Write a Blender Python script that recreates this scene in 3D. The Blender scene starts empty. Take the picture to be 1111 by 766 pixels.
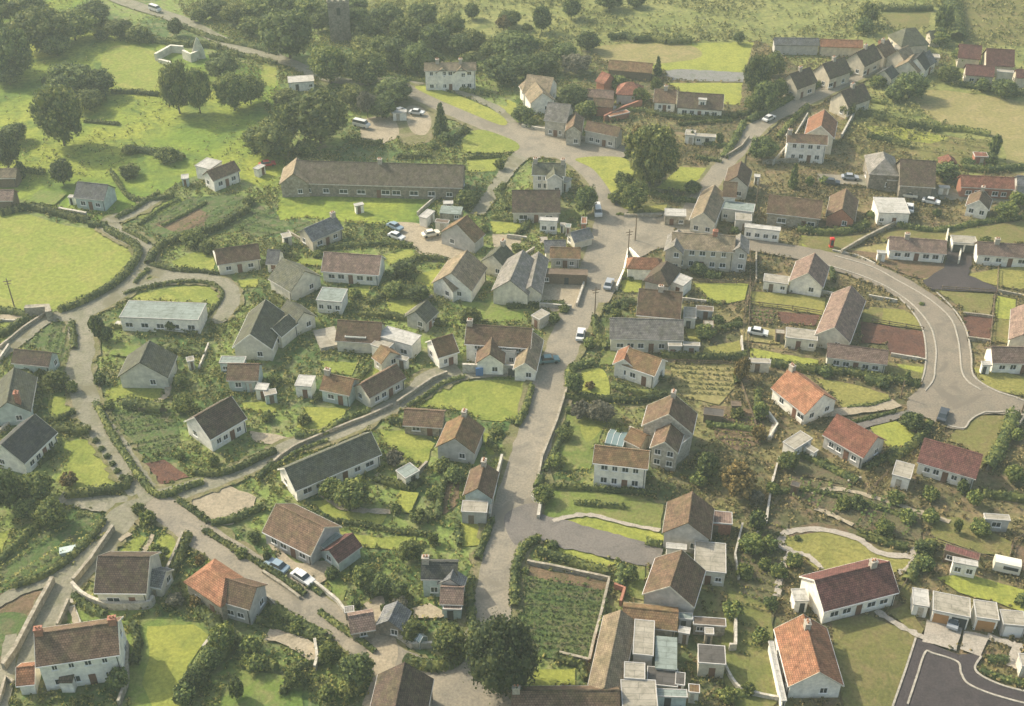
import bpy, bmesh, math, random
import numpy as np
from mathutils import Vector, Matrix
R = math.radians
random.seed(7)
rng = np.random.default_rng(11)
scene = bpy.context.scene
COL = scene.collection

# ------------------------------------------------------------------ camera, sky, sun
CAMH, PITCH, FPX = 134.0, R(36.0), 1300.0
PW, PH = 1111.0, 766.0
cam_d = bpy.data.cameras.new('camera')
cam = bpy.data.objects.new('camera', cam_d)
COL.objects.link(cam)
cam.location = (0, 0, CAMH)
cam.rotation_euler = (math.pi / 2 - PITCH, 0, 0)
cam_d.sensor_width = 36.0
cam_d.lens = 36.0 * FPX / PW
cam_d.clip_start = 1.0
cam_d.clip_end = 9000.0
scene.camera = cam

SUN_EL, SUN_DIR = R(38.0), (-0.85, 0.53)          # the sun stands to the left and beyond the village
world = bpy.data.worlds.new("World")
scene.world = world
world.use_nodes = True
wn = world.node_tree
bg = wn.nodes['Background']
sky = wn.nodes.new('ShaderNodeTexSky')
sky.sky_type = 'NISHITA'
sky.sun_disc = False
sky.sun_elevation = SUN_EL
sky.sun_rotation = math.atan2(SUN_DIR[0], SUN_DIR[1])
sky.air_density = 1.3
sky.dust_density = 4.0
sky.ozone_density = 0.6
wn.links.new(sky.outputs[0], bg.inputs[0])
bg.inputs[1].default_value = 0.15

sun_d = bpy.data.lights.new('sun', 'SUN')
sun_d.energy = 3.5
sun_d.angle = R(0.6)
sun_d.color = (1.0, 0.92, 0.77)
sun = bpy.data.objects.new('sun', sun_d)
COL.objects.link(sun)
sv = Vector((SUN_DIR[0], SUN_DIR[1], 0)).normalized() * math.cos(SUN_EL) + Vector((0, 0, math.sin(SUN_EL)))
sun.rotation_euler = sv.to_track_quat('Z', 'Y').to_euler()
sun.location = sv * 300

scene.view_settings.view_transform = 'Standard'
scene.view_settings.look = 'None'
scene.view_settings.exposure = 0.74
scene.view_settings.gamma = 1.0
scene.view_settings.use_curve_mapping = False
scene.cycles.max_bounces = 5
scene.cycles.diffuse_bounces = 3
scene.cycles.transmission_bounces = 3
scene.cycles.volume_bounces = 0
scene.cycles.use_denoising = True

# ------------------------------------------------------------------ pixel -> world
_c, _s = math.cos(PITCH), math.sin(PITCH)
_T = [0.0, 0.0, 1.0]
def T1(): _T[:] = [0.0, 0.0, 1.0]
def T3(ox, oy): _T[:] = [ox, oy, 1111 / 300.0]
def T6(ox, oy): _T[:] = [ox, oy, 1111 / 180.0]
def px(p): return (_T[0] + p[0] / _T[2], _T[1] + p[1] / _T[2])
def Wp(p, z=0.0):
    """photo pixel -> point of the plane at height z"""
    dx, dy = p[0] - PW / 2, p[1] - PH / 2
    v = (dx, FPX * _c - dy * _s, -FPX * _s - dy * _c)
    t = (z - CAMH) / v[2]
    return Vector((v[0] * t, v[1] * t, z))
def W(p, z=0.0): return Wp(px(p), z)
def scale_at(y): return _c * (y - PH / 2 + FPX * math.tan(PITCH)) / CAMH      # px per metre on the ground
def topx(v):
    d = v.y * _c - (v.z - CAMH) * _s
    return (PW / 2 + FPX * v.x / d, PH / 2 - FPX * (v.y * _s + (v.z - CAMH) * _c) / d)

# ------------------------------------------------------------------ occupancy mask (keeps plants off roads and roofs)
GX0, GY0, GS = -330.0, 70.0, 0.5
mask = np.zeros((1320, 1000), np.uint8)      # x, y
def mark(poly, code):
    P = np.array([(p[0], p[1]) for p in poly])
    x0, y0 = P.min(0); x1, y1 = P.max(0)
    i0, i1 = max(0, int((x0 - GX0) / GS)), min(mask.shape[0], int((x1 - GX0) / GS) + 2)
    j0, j1 = max(0, int((y0 - GY0) / GS)), min(mask.shape[1], int((y1 - GY0) / GS) + 2)
    if i1 <= i0 or j1 <= j0: return
    X, Y = np.meshgrid(GX0 + np.arange(i0, i1) * GS, GY0 + np.arange(j0, j1) * GS, indexing='ij')
    mask[i0:i1, j0:j1][inside(P, X, Y)] = code
def inside(P, X, Y):
    P = np.asarray(P, float)
    r = np.zeros(X.shape, bool)
    n = len(P)
    for k in range(n):
        xa, ya = P[k]; xb, yb = P[(k + 1) % n]
        if ya == yb: continue
        c = ((ya > Y) != (yb > Y)) & (X < (xb - xa) * (Y - ya) / (yb - ya) + xa)
        r ^= c
    return r
def mask_at(X, Y):
    i = np.clip(((X - GX0) / GS).astype(int), 0, mask.shape[0] - 1)
    j = np.clip(((Y - GY0) / GS).astype(int), 0, mask.shape[1] - 1)
    return mask[i, j]

# ------------------------------------------------------------------ materials
MATS = {}
def nodes_of(name, rough=0.9):
    m = bpy.data.materials.new(name)
    m.use_nodes = True
    nt = m.node_tree
    b = nt.nodes['Principled BSDF']
    b.inputs['Roughness'].default_value = rough
    b.inputs['Specular IOR Level'].default_value = 0.2
    MATS[name] = m
    return m, nt, b
def N(nt, t, **kw):
    n = nt.nodes.new(t)
    for k, v in kw.items():
        if k.startswith('i_'): n.inputs[int(k[2:]) if k[2:].isdigit() else k[2:].replace('_', ' ')].default_value = v
        else: setattr(n, k, v)
    return n
def ramp(nt, fac, stops):
    r = nt.nodes.new('ShaderNodeValToRGB')
    e = r.color_ramp.elements
    while len(e) < len(stops): e.new(0.5)
    for k, (p, c) in enumerate(stops):
        e[k].position = p; e[k].color = (c[0], c[1], c[2], 1)
    nt.links.new(fac, r.inputs[0])
    return r.outputs[0]
def mixc(nt, fac, a, b, mode='MIX'):
    m = nt.nodes.new('ShaderNodeMix'); m.data_type = 'RGBA'; m.blend_type = mode
    for sock, v in ((0, fac), (6, a), (7, b)):
        if isinstance(v, (int, float)): m.inputs[sock].default_value = v
        elif isinstance(v, tuple): m.inputs[sock].default_value = (*v, 1)
        else: nt.links.new(v, m.inputs[sock])
    return m.outputs[2]
def noise(nt, scale, detail=4, rough=0.6, vec=None, dist=0.0):
    n = N(nt, 'ShaderNodeTexNoise', i_Scale=scale, i_Detail=detail, i_Roughness=rough, i_Distortion=dist)
    if vec is None:
        tc = N(nt, 'ShaderNodeTexCoord'); vec = tc.outputs['Object']
    nt.links.new(vec, n.inputs['Vector'])
    return n.outputs['Fac']
def bump(nt, b, h, strength, dist):
    n = N(nt, 'ShaderNodeBump', i_Strength=strength, i_Distance=dist)
    nt.links.new(h, n.inputs['Height']); nt.links.new(n.outputs[0], b.inputs['Normal'])

def ground_mat(name, cols, big=0.03, mid=0.25, fine=1.6, contrast=0.5, bumps=0.5, tuft=None, dry=None):
    """three colours mixed by patches of three sizes"""
    m, nt, b = nodes_of(name, 0.95)
    n1 = noise(nt, big, 5, 0.6); n2 = noise(nt, mid, 6, 0.7, dist=0.6); n3 = noise(nt, fine, 4, 0.75)
    lo, hi = 0.5 - 0.28 * (1.1 - contrast), 0.5 + 0.28 * (1.1 - contrast)
    c = ramp(nt, n1, [(lo, cols[0]), (hi, cols[1])])
    f = ramp(nt, n2, [(0.46, (0, 0, 0)), (0.66, (1, 1, 1))])
    c = mixc(nt, f, c, cols[2])
    if dry:          # the plots east of the main road are drier and browner
        tc = N(nt, 'ShaderNodeTexCoord'); sp = N(nt, 'ShaderNodeSeparateXYZ'); nt.links.new(tc.outputs['Object'], sp.inputs[0])
        mr = N(nt, 'ShaderNodeMapRange', i_1=0.0, i_2=45.0); nt.links.new(sp.outputs[0], mr.inputs[0])
        c2 = mixc(nt, f, ramp(nt, n1, [(lo, dry[0]), (hi, dry[1])]), dry[2])
        c = mixc(nt, mr.outputs[0], c, c2)
    g = ramp(nt, n3, [(0.25, (0.45, 0.45, 0.45)), (0.75, (1.5, 1.5, 1.5))])
    c = mixc(nt, min(1.0, 0.55 + contrast * 0.5), c, g, 'MULTIPLY')
    if tuft:
        v = noise(nt, tuft[0], 3, 0.6, dist=1.0)
        f = ramp(nt, v, [(tuft[1], (0, 0, 0)), (tuft[1] + 0.06, (.8, .8, .8))])
        c = mixc(nt, f, c, tuft[2])
    nt.links.new(c, b.inputs['Base Color'])
    bump(nt, b, n3, bumps, 0.35)
    return m

G = ground_mat
G('garden_ground', [(0.067, 0.114, 0.031), (0.160, 0.209, 0.050), (0.193, 0.185, 0.083)], 0.07, 0.3, 1.0, 1.0, dry=[(0.085, 0.085, 0.035), (0.165, 0.145, 0.06), (0.20, 0.14, 0.08)])
G('rough_pasture', [(0.178, 0.194, 0.055), (0.230, 0.224, 0.075), (0.105, 0.130, 0.035)], 0.03, 0.16, 0.9, 0.6, tuft=(0.35, 0.6, (0.12, 0.125, 0.05)))
G('hill_grass', [(0.130, 0.194, 0.024), (0.233, 0.257, 0.039), (0.075, 0.126, 0.022)], 0.022, 0.09, 0.9, 0.8)
G('meadow', [(0.174, 0.213, 0.037), (0.205, 0.232, 0.044), (0.238, 0.237, 0.058)], 0.03, 0.2, 1.1, 0.65)
G('lawn', [(0.179, 0.210, 0.039), (0.245, 0.254, 0.055), (0.141, 0.176, 0.031)], 0.06, 0.3, 1.7, 0.65, dry=[(0.20, 0.19, 0.05), (0.235, 0.215, 0.06), (0.16, 0.16, 0.04)])
G('lawn_dry', [(0.279, 0.278, 0.055), (0.223, 0.247, 0.045), (0.177, 0.200, 0.040)], 0.06, 0.3, 1.7, 0.4)
G('lawn_deep', [(0.101, 0.153, 0.031), (0.152, 0.198, 0.039), (0.193, 0.193, 0.066)], 0.08, 0.3, 1.7, 0.5, dry=[(0.115, 0.115, 0.035), (0.155, 0.15, 0.045), (0.18, 0.145, 0.06)])
G('tan_field', [(0.23, 0.20, 0.075), (0.19, 0.18, 0.065), (0.27, 0.22, 0.10)], 0.04, 0.2, 1.2, 0.4)
G('soil', [(0.11, 0.052, 0.037), (0.17, 0.085, 0.05), (0.08, 0.045, 0.035)], 0.1, 0.6, 2.2, 0.4, 0.9)
G('brown_soil', [(0.14, 0.095, 0.055), (0.19, 0.13, 0.075), (0.10, 0.09, 0.04)], 0.1, 0.5, 2.2, 0.5, 0.8)
G('crop_ground', [(0.061, 0.108, 0.028), (0.101, 0.136, 0.039), (0.142, 0.130, 0.066)], 0.1, 0.5, 2.0, 0.6, 0.8, dry=[(0.085, 0.09, 0.04), (0.13, 0.115, 0.055), (0.15, 0.105, 0.065)])
G('tarmac_old', [(0.220, 0.193, 0.140), (0.269, 0.234, 0.170), (0.179, 0.161, 0.123)], 0.05, 0.25, 2.5, 0.25, 0.15, tuft=(0.11, 0.57, (0.17, 0.15, 0.11)))
G('verge', [(0.168, 0.155, 0.068), (0.109, 0.118, 0.040), (0.210, 0.176, 0.100)], 0.08, 0.4, 1.8, 0.5)
G('lane_surface', [(0.190, 0.179, 0.125), (0.244, 0.224, 0.160), (0.158, 0.155, 0.095)], 0.06, 0.4, 2.2, 0.4, 0.2, tuft=(0.11, 0.57, (0.14, 0.13, 0.075)))
G('tarmac_grey', [(0.145, 0.13, 0.11), (0.18, 0.16, 0.135), (0.12, 0.11, 0.095)], 0.05, 0.3, 3, 0.2, 0.15)
G('tarmac_estate', [(0.189, 0.162, 0.117), (0.225, 0.189, 0.140), (0.162, 0.144, 0.108)], 0.05, 0.3, 3, 0.25, 0.15, tuft=(0.11, 0.57, (0.145, 0.125, 0.095)))
G('tarmac_new', [(0.049, 0.041, 0.041), (0.065, 0.054, 0.053), (0.042, 0.036, 0.036)], 0.1, 0.5, 3, 0.2, 0.15)
G('sandy_yard', [(0.302, 0.252, 0.168), (0.361, 0.302, 0.208), (0.235, 0.202, 0.136)], 0.1, 0.4, 2.2, 0.35, 0.3)
G('concrete', [(0.323, 0.281, 0.221), (0.374, 0.332, 0.262), (0.264, 0.238, 0.189)], 0.2, 0.7, 3, 0.25, 0.1)
G('kerb_stone', [(0.328, 0.298, 0.235), (0.378, 0.342, 0.270), (0.265, 0.243, 0.194)], 0.2, 0.9, 3, 0.25, 0.1)
G('greenhouse_grey', [(0.173, 0.168, 0.155), (0.216, 0.210, 0.191), (0.122, 0.133, 0.099)], 0.1, 0.8, 3, 0.3, 0.1)

def roof_mat(name, c1, c2, moss=(0.09, 0.09, 0.035), mossy=0.35, rough=0.8):
    m, nt, b = nodes_of(name, rough)
    tc = N(nt, 'ShaderNodeTexCoord'); sp = N(nt, 'ShaderNodeSeparateXYZ'); nt.links.new(tc.outputs['Object'], sp.inputs[0])
    ad = N(nt, 'ShaderNodeMath', operation='MULTIPLY', i_1=1.7); nt.links.new(sp.outputs[2], ad.inputs[0])
    cb = N(nt, 'ShaderNodeCombineXYZ'); nt.links.new(sp.outputs[0], cb.inputs[0]); nt.links.new(ad.outputs[0], cb.inputs[1])
    br = N(nt, 'ShaderNodeTexBrick', i_Scale=1.0)
    br.inputs['Color1'].default_value = (*c1, 1); br.inputs['Color2'].default_value = (*c2, 1)
    br.inputs['Mortar'].default_value = (c1[0] * .45, c1[1] * .45, c1[2] * .45, 1)
    br.inputs['Mortar Size'].default_value = 0.03; br.inputs['Brick Width'].default_value = 0.36; br.inputs['Row Height'].default_value = 0.33
    nt.links.new(cb.outputs[0], br.inputs['Vector'])
    oi = N(nt, 'ShaderNodeObjectInfo')
    va = N(nt, 'ShaderNodeVectorMath', operation='ADD'); nt.links.new(tc.outputs['Object'], va.inputs[0]); nt.links.new(oi.outputs['Location'], va.inputs[1])
    n1 = noise(nt, 0.55, 5, 0.7, va.outputs[0]); n2 = noise(nt, 2.2, 4, 0.8, va.outputs[0])
    n3 = noise(nt, 0.9, 3, 0.5, va.outputs[0])
    f = ramp(nt, n1, [(0.46, (0, 0, 0)), (0.60, (mossy,) * 3)])
    c = mixc(nt, f, br.outputs['Color'], moss)
    g = ramp(nt, n2, [(0.3, (0.5,) * 3), (0.7, (1.5,) * 3)])
    c = mixc(nt, 1.0, c, g, 'MULTIPLY')
    c = mixc(nt, 1.0, c, ramp(nt, n3, [(0.35, (0.78,) * 3), (0.65, (1.2,) * 3)]), 'MULTIPLY')
    hs = N(nt, 'ShaderNodeHueSaturation'); nt.links.new(c, hs.inputs['Color'])
    mr = N(nt, 'ShaderNodeMapRange', i_3=0.80, i_4=1.16); nt.links.new(oi.outputs['Random'], mr.inputs[0]); nt.links.new(mr.outputs[0], hs.inputs['Value'])
    nt.links.new(hs.outputs[0], b.inputs['Base Color'])
    bump(nt, b, br.outputs['Fac'], 0.5, -0.06)
    return m
roof_mat('tile_brown', (0.136, 0.084, 0.053), (0.184, 0.120, 0.074))
roof_mat('tile_darkbrown', (0.080, 0.058, 0.043), (0.120, 0.080, 0.057))
roof_mat('tile_orange', (0.269, 0.118, 0.062), (0.320, 0.160, 0.089), mossy=0.2)
roof_mat('tile_red', (0.210, 0.083, 0.054), (0.249, 0.108, 0.070), mossy=0.15)
roof_mat('tile_maroon', (0.116, 0.050, 0.043), (0.160, 0.068, 0.056), mossy=0.1)
roof_mat('tile_pinkbrown', (0.211, 0.141, 0.108), (0.260, 0.183, 0.137), mossy=0.15)
roof_mat('tile_rust', (0.238, 0.144, 0.070), (0.187, 0.114, 0.061), mossy=0.45)
roof_mat('tile_tan', (0.288, 0.224, 0.139), (0.240, 0.184, 0.119), mossy=0.35)
roof_mat('slate_green', (0.095, 0.100, 0.070), (0.125, 0.125, 0.090), mossy=0.4)
roof_mat('slate_grey', (0.136, 0.140, 0.139), (0.184, 0.180, 0.172), mossy=0.25)
roof_mat('slate_dark', (0.048, 0.050, 0.049), (0.072, 0.072, 0.066), mossy=0.25)
roof_mat('stone_brown', (0.155, 0.125, 0.085), (0.20, 0.165, 0.115), mossy=0.4)
roof_mat('stone_grey', (0.216, 0.200, 0.172), (0.272, 0.248, 0.213), mossy=0.3)
def plain(name, c, rough=0.8, var=0.25, scale=0.9, metal=0.0):
    m, nt, b = nodes_of(name, rough)
    oi = N(nt, 'ShaderNodeObjectInfo'); tc = N(nt, 'ShaderNodeTexCoord')
    va = N(nt, 'ShaderNodeVectorMath', operation='ADD'); nt.links.new(tc.outputs['Object'], va.inputs[0]); nt.links.new(oi.outputs['Location'], va.inputs[1])
    n = noise(nt, scale, 6, 0.7, va.outputs[0])
    g = ramp(nt, n, [(0.3, (1 - var,) * 3), (0.7, (1 + var,) * 3)])
    col = mixc(nt, 1.0, c, g, 'MULTIPLY')
    nt.links.new(col, b.inputs['Base Color'])
    b.inputs['Metallic'].default_value = metal
    return m
plain('render_white', (0.76, 0.72, 0.61), var=0.26)
plain('render_cream', (0.52, 0.46, 0.34), var=0.26)
plain('render_grey', (0.43, 0.41, 0.36), var=0.26)
plain('render_teal', (0.42, 0.48, 0.43), var=0.26)
plain('render_pale', (0.58, 0.545, 0.43), var=0.26)
plain('paint_white', (0.75, 0.73, 0.67), 0.5, 0.05)
plain('paint_dark', (0.04, 0.045, 0.045), 0.5, 0.1)
plain('door_orange', (0.40, 0.21, 0.08), 0.5, 0.1)
plain('door_blue', (0.08, 0.17, 0.34), 0.5, 0.1)
plain('door_brown', (0.16, 0.08, 0.05), 0.6, 0.1)
plain('brick', (0.33, 0.15, 0.095), var=0.35, scale=3)
plain('chimney_stone', (0.38, 0.34, 0.27), var=0.3, scale=3)
plain('pot_clay', (0.38, 0.18, 0.10), var=0.2)
plain('timber', (0.16, 0.12, 0.08), var=0.3, scale=3)
plain('pale_timber', (0.42, 0.36, 0.27), var=0.3, scale=3)
plain('bark', (0.10, 0.08, 0.06), var=0.3, scale=3)
plain('car_white', (0.58, 0.58, 0.54), 0.25, 0.03)
plain('car_grey', (0.30, 0.32, 0.33), 0.3, 0.03)
plain('car_teal', (0.11, 0.2, 0.2), 0.3, 0.03)
plain('car_red', (0.45, 0.05, 0.04), 0.3, 0.03)
plain('car_dark', (0.05, 0.06, 0.07), 0.3, 0.03)
plain('car_cream', (0.68, 0.63, 0.50), 0.3, 0.03)
plain('car_blue', (0.22, 0.29, 0.33), 0.3, 0.03)
plain('tyre_rubber', (0.03, 0.03, 0.03), 0.9, 0.1)
plain('red_plastic', (0.6, 0.05, 0.04), 0.4, 0.03)
def felt_mat(name, c, rough=0.85):
    m, nt, b = nodes_of(name, rough)
    tc = N(nt, 'ShaderNodeTexCoord'); oi = N(nt, 'ShaderNodeObjectInfo')
    br = N(nt, 'ShaderNodeTexBrick', i_Scale=1.0); br.inputs['Brick Width'].default_value = 4.2; br.inputs['Row Height'].default_value = 0.95; br.inputs['Mortar Size'].default_value = 0.035
    br.inputs['Color1'].default_value = (*c, 1); br.inputs['Color2'].default_value = (c[0] * .88, c[1] * .88, c[2] * .86, 1); br.inputs['Mortar'].default_value = (c[0] * .55, c[1] * .55, c[2] * .55, 1)
    nt.links.new(tc.outputs['Object'], br.inputs['Vector'])
    va = N(nt, 'ShaderNodeVectorMath', operation='ADD'); nt.links.new(tc.outputs['Object'], va.inputs[0]); nt.links.new(oi.outputs['Location'], va.inputs[1])
    n = noise(nt, 0.7, 6, 0.75, va.outputs[0], dist=.8)
    col = mixc(nt, 1.0, br.outputs['Color'], ramp(nt, n, [(0.32, (.55, .56, .52)), (0.5, (.95,) * 3), (0.7, (1.2,) * 3)]), 'MULTIPLY')
    nt.links.new(col, b.inputs['Base Color'])
felt_mat('flat_white', (0.44, 0.42, 0.365)); felt_mat('flat_felt', (0.32, 0.29, 0.225)); felt_mat('flat_teal', (0.23, 0.265, 0.23)); felt_mat('flat_dark', (0.09, 0.082, 0.072)); felt_mat('flat_brown', (0.15, 0.112, 0.078))
def stone_mat(name, c1, c2, scale=1.2):
    m, nt, b = nodes_of(name, 0.95)
    oi = N(nt, 'ShaderNodeObjectInfo'); tc = N(nt, 'ShaderNodeTexCoord')
    v = N(nt, 'ShaderNodeTexVoronoi', i_Scale=2.4); nt.links.new(tc.outputs['Object'], v.inputs['Vector'])
    sp = N(nt, 'ShaderNodeSeparateColor'); nt.links.new(v.outputs['Color'], sp.inputs[0])
    c = ramp(nt, sp.outputs[0], [(0.0, c1), (1.0, c2)])
    n = noise(nt, scale, 5, 0.7)
    c = mixc(nt, 0.8, c, ramp(nt, n, [(0.3, (0.6,) * 3), (0.7, (1.35,) * 3)]), 'MULTIPLY')
    nt.links.new(c, b.inputs['Base Color']); bump(nt, b, v.outputs['Distance'], 0.6, 0.08)
    return m
stone_mat('field_stone', (0.24, 0.21, 0.15), (0.36, 0.32, 0.24))
stone_mat('pale_stone', (0.36, 0.33, 0.26), (0.50, 0.46, 0.37))
stone_mat('dark_stone', (0.17, 0.15, 0.115), (0.27, 0.235, 0.175))
m, nt, b = nodes_of('window_glass', 0.08)
b.inputs['Base Color'].default_value = (0.03, 0.04, 0.045, 1); b.inputs['Specular IOR Level'].default_value = 0.6
m, nt, b = nodes_of('greenhouse_glass', 0.15)
b.inputs['Base Color'].default_value = (0.16, 0.22, 0.21, 1); b.inputs['Specular IOR Level'].default_value = 0.7

def leaf_mat(name, dark, mid, light, per=1.0):
    m, nt, b = nodes_of(name, 0.75)
    geo = N(nt, 'ShaderNodeNewGeometry'); oi = N(nt, 'ShaderNodeObjectInfo')
    n = noise(nt, 1.3, 3, 0.6, geo.outputs['Position'] if per == 2 else None)
    ad = N(nt, 'ShaderNodeMath', operation='ADD'); nt.links.new(n, ad.inputs[0])
    ml = N(nt, 'ShaderNodeMath', operation='MULTIPLY_ADD', i_1=0.8, i_2=-0.4); nt.links.new(geo.outputs['Random Per Island'], ml.inputs[0]); nt.links.new(ml.outputs[0], ad.inputs[1])
    c = ramp(nt, ad.outputs[0], [(0.25, dark), (0.5, mid), (0.78, light)])
    hs = N(nt, 'ShaderNodeHueSaturation'); nt.links.new(c, hs.inputs['Color'])
    mr = N(nt, 'ShaderNodeMapRange', i_3=0.75, i_4=1.25); nt.links.new(oi.outputs['Random'], mr.inputs[0]); nt.links.new(mr.outputs[0], hs.inputs['Value'])
    nt.links.new(hs.outputs[0], b.inputs['Base Color'])
    tr = N(nt, 'ShaderNodeBsdfTranslucent'); nt.links.new(hs.outputs[0], tr.inputs[0])
    mx = N(nt, 'ShaderNodeMixShader', i_0=0.25)
    nt.links.new(b.outputs[0], mx.inputs[1]); nt.links.new(tr.outputs[0], mx.inputs[2])
    nt.links.new(mx.outputs[0], nt.nodes['Material Output'].inputs[0])
    return m
leaf_mat('leaf_dark', (0.042, 0.068, 0.025), (0.083, 0.115, 0.036), (0.179, 0.210, 0.057))
leaf_mat('leaf_deep', (0.022, 0.035, 0.014), (0.042, 0.06, 0.02), (0.085, 0.10, 0.032))
leaf_mat('leaf_green', (0.059, 0.089, 0.026), (0.112, 0.146, 0.037), (0.230, 0.242, 0.059))
leaf_mat('leaf_olive', (0.063, 0.083, 0.023), (0.121, 0.144, 0.036), (0.240, 0.241, 0.065))
leaf_mat('leaf_rust', (0.075, 0.06, 0.02), (0.15, 0.115, 0.035), (0.26, 0.185, 0.065))
leaf_mat('leaf_grey', (0.09, 0.09, 0.06), (0.15, 0.14, 0.09), (0.23, 0.21, 0.14))
leaf_mat('hedge_leaf', (0.055, 0.078, 0.026), (0.095, 0.122, 0.036), (0.196, 0.206, 0.055))
leaf_mat('hedge_olive', (0.073, 0.099, 0.029), (0.121, 0.151, 0.039), (0.206, 0.224, 0.065))
leaf_mat('plants_mixed', (0.060, 0.087, 0.022), (0.143, 0.174, 0.038), (0.356, 0.314, 0.092), 2)
leaf_mat('plants_dry', (0.066, 0.069, 0.026), (0.150, 0.138, 0.050), (0.324, 0.247, 0.105), 2)
leaf_mat('plants_crop', (0.055, 0.092, 0.023), (0.094, 0.134, 0.032), (0.165, 0.194, 0.054), 2)
leaf_mat('plants_scrub', (0.094, 0.108, 0.036), (0.163, 0.168, 0.055), (0.288, 0.269, 0.097), 2)

# ------------------------------------------------------------------ haze
def haze(density):
    m = bpy.data.materials.new('haze'); m.use_nodes = True; nt = m.node_tree
    nt.nodes.remove(nt.nodes['Principled BSDF'])
    v = nt.nodes.new('ShaderNodeVolumePrincipled')
    v.inputs['Density'].default_value = density
    v.inputs['Color'].default_value = (0.82, 0.95, 0.84, 1)
    v.inputs['Anisotropy'].default_value = 0.1
    nt.links.new(v.outputs[0], nt.nodes['Material Output'].inputs['Volume'])
    me = bpy.data.meshes.new('haze')
    bm = bmesh.new(); bmesh.ops.create_cube(bm, size=1.0); bm.to_mesh(me); bm.free()
    me.materials.append(m)
    o = bpy.data.objects.new('haze', me); COL.objects.link(o)
    o.scale = (3040, 3040, 139); o.location = (0, 1100, -1 + 139 / 2)
    o['kind'] = 'stuff'
haze(0.00036)

# ------------------------------------------------------------------ mesh helpers
def obj(name, me, parent=None, loc=None, rotz=None, mat=None):
    o = bpy.data.objects.new(name, me)
    COL.objects.link(o)
    if parent is not None: o.parent = parent
    if loc is not None: o.location = loc
    if rotz is not None: o.rotation_euler = (0, 0, rotz)
    if mat is not None and me is not None and not me.materials: me.materials.append(MATS[mat])
    return o
def mesh(name, verts, faces, mat=None, smooth=False):
    me = bpy.data.meshes.new(name)
    me.from_pydata([tuple(v) for v in verts], [], faces)
    if mat: me.materials.append(MATS[mat])
    if smooth: me.shade_smooth()
    me.update()
    return me
def quads_mesh(name, V, mat, tris=None, trimat=None):
    """V (n,4,3) loose quads, plus optional solid triangles (verts, faces)"""
    n = len(V)
    vs = V.reshape(-1, 3)
    loops = np.arange(n * 4)
    starts = np.arange(n) * 4
    tot = np.full(n, 4)
    if tris is not None:
        tv, tf = tris
        loops = np.concatenate([loops, tf.reshape(-1) + len(vs)])
        starts = np.concatenate([starts, n * 4 + np.arange(len(tf)) * 3])
        tot = np.concatenate([tot, np.full(len(tf), 3)])
        vs = np.concatenate([vs, tv])
    me = bpy.data.meshes.new(name)
    me.vertices.add(len(vs)); me.vertices.foreach_set('co', vs.astype(np.float32).ravel())
    me.loops.add(len(loops)); me.loops.foreach_set('vertex_index', loops.astype(np.int32))
    me.polygons.add(len(starts)); me.polygons.foreach_set('loop_start', starts.astype(np.int32))
    try: me.polygons.foreach_set('loop_total', tot.astype(np.int32))
    except Exception: pass
    me.materials.append(MATS[mat])
    me.update(calc_edges=True)
    return me
class MB:
    """collects boxes and prisms into one mesh"""
    def __init__(s): s.v = []; s.f = []
    def add(s, verts, faces):
        k = len(s.v); s.v += [tuple(v) for v in verts]; s.f += [tuple(i + k for i in f) for f in faces]; return s
    def box(s, x0, x1, y0, y1, z0, z1):
        return s.add([(x0, y0, z0), (x1, y0, z0), (x1, y1, z0), (x0, y1, z0), (x0, y0, z1), (x1, y0, z1), (x1, y1, z1), (x0, y1, z1)],
                     [(0, 3, 2, 1), (4, 5, 6, 7), (0, 1, 5, 4), (1, 2, 6, 5), (2, 3, 7, 6), (3, 0, 4, 7)])
    def prism_x(s, prof, x0, x1):
        """closed profile [(y,z)] extruded along x"""
        n = len(prof)
        v = [(x0, y, z) for y, z in prof] + [(x1, y, z) for y, z in prof]
        f = [tuple(range(n))[::-1], tuple(range(n, 2 * n))] + [(i, (i + 1) % n, n + (i + 1) % n, n + i) for i in range(n)]
        return s.add(v, f)
    def prism_y(s, prof, y0, y1):
        n = len(prof)
        v = [(x, y0, z) for x, z in prof] + [(x, y1, z) for x, z in prof]
        f = [tuple(range(n)), tuple(range(n, 2 * n))[::-1]] + [(i, n + i, n + (i + 1) % n, (i + 1) % n) for i in range(n)]
        return s.add(v, f)
    def cyl(s, c, r, z0, z1, r1=None, n=8):
        r1 = r if r1 is None else r1
        v = [(c[0] + r * math.cos(2 * math.pi * k / n), c[1] + r * math.sin(2 * math.pi * k / n), z0) for k in range(n)]
        v += [(c[0] + r1 * math.cos(2 * math.pi * k / n), c[1] + r1 * math.sin(2 * math.pi * k / n), z1) for k in range(n)]
        return s.add(v, [tuple(range(n))[::-1], tuple(range(n, 2 * n))] + [(i, (i + 1) % n, n + (i + 1) % n, n + i) for i in range(n)])
    def build(s, name, mat, parent=None, loc=None, rotz=None):
        me = mesh(name, s.v, s.f, mat)
        bm = bmesh.new(); bm.from_mesh(me); bmesh.ops.recalc_face_normals(bm, faces=bm.faces); bm.to_mesh(me); bm.free()
        return obj(name, me, parent, loc, rotz)

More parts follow.
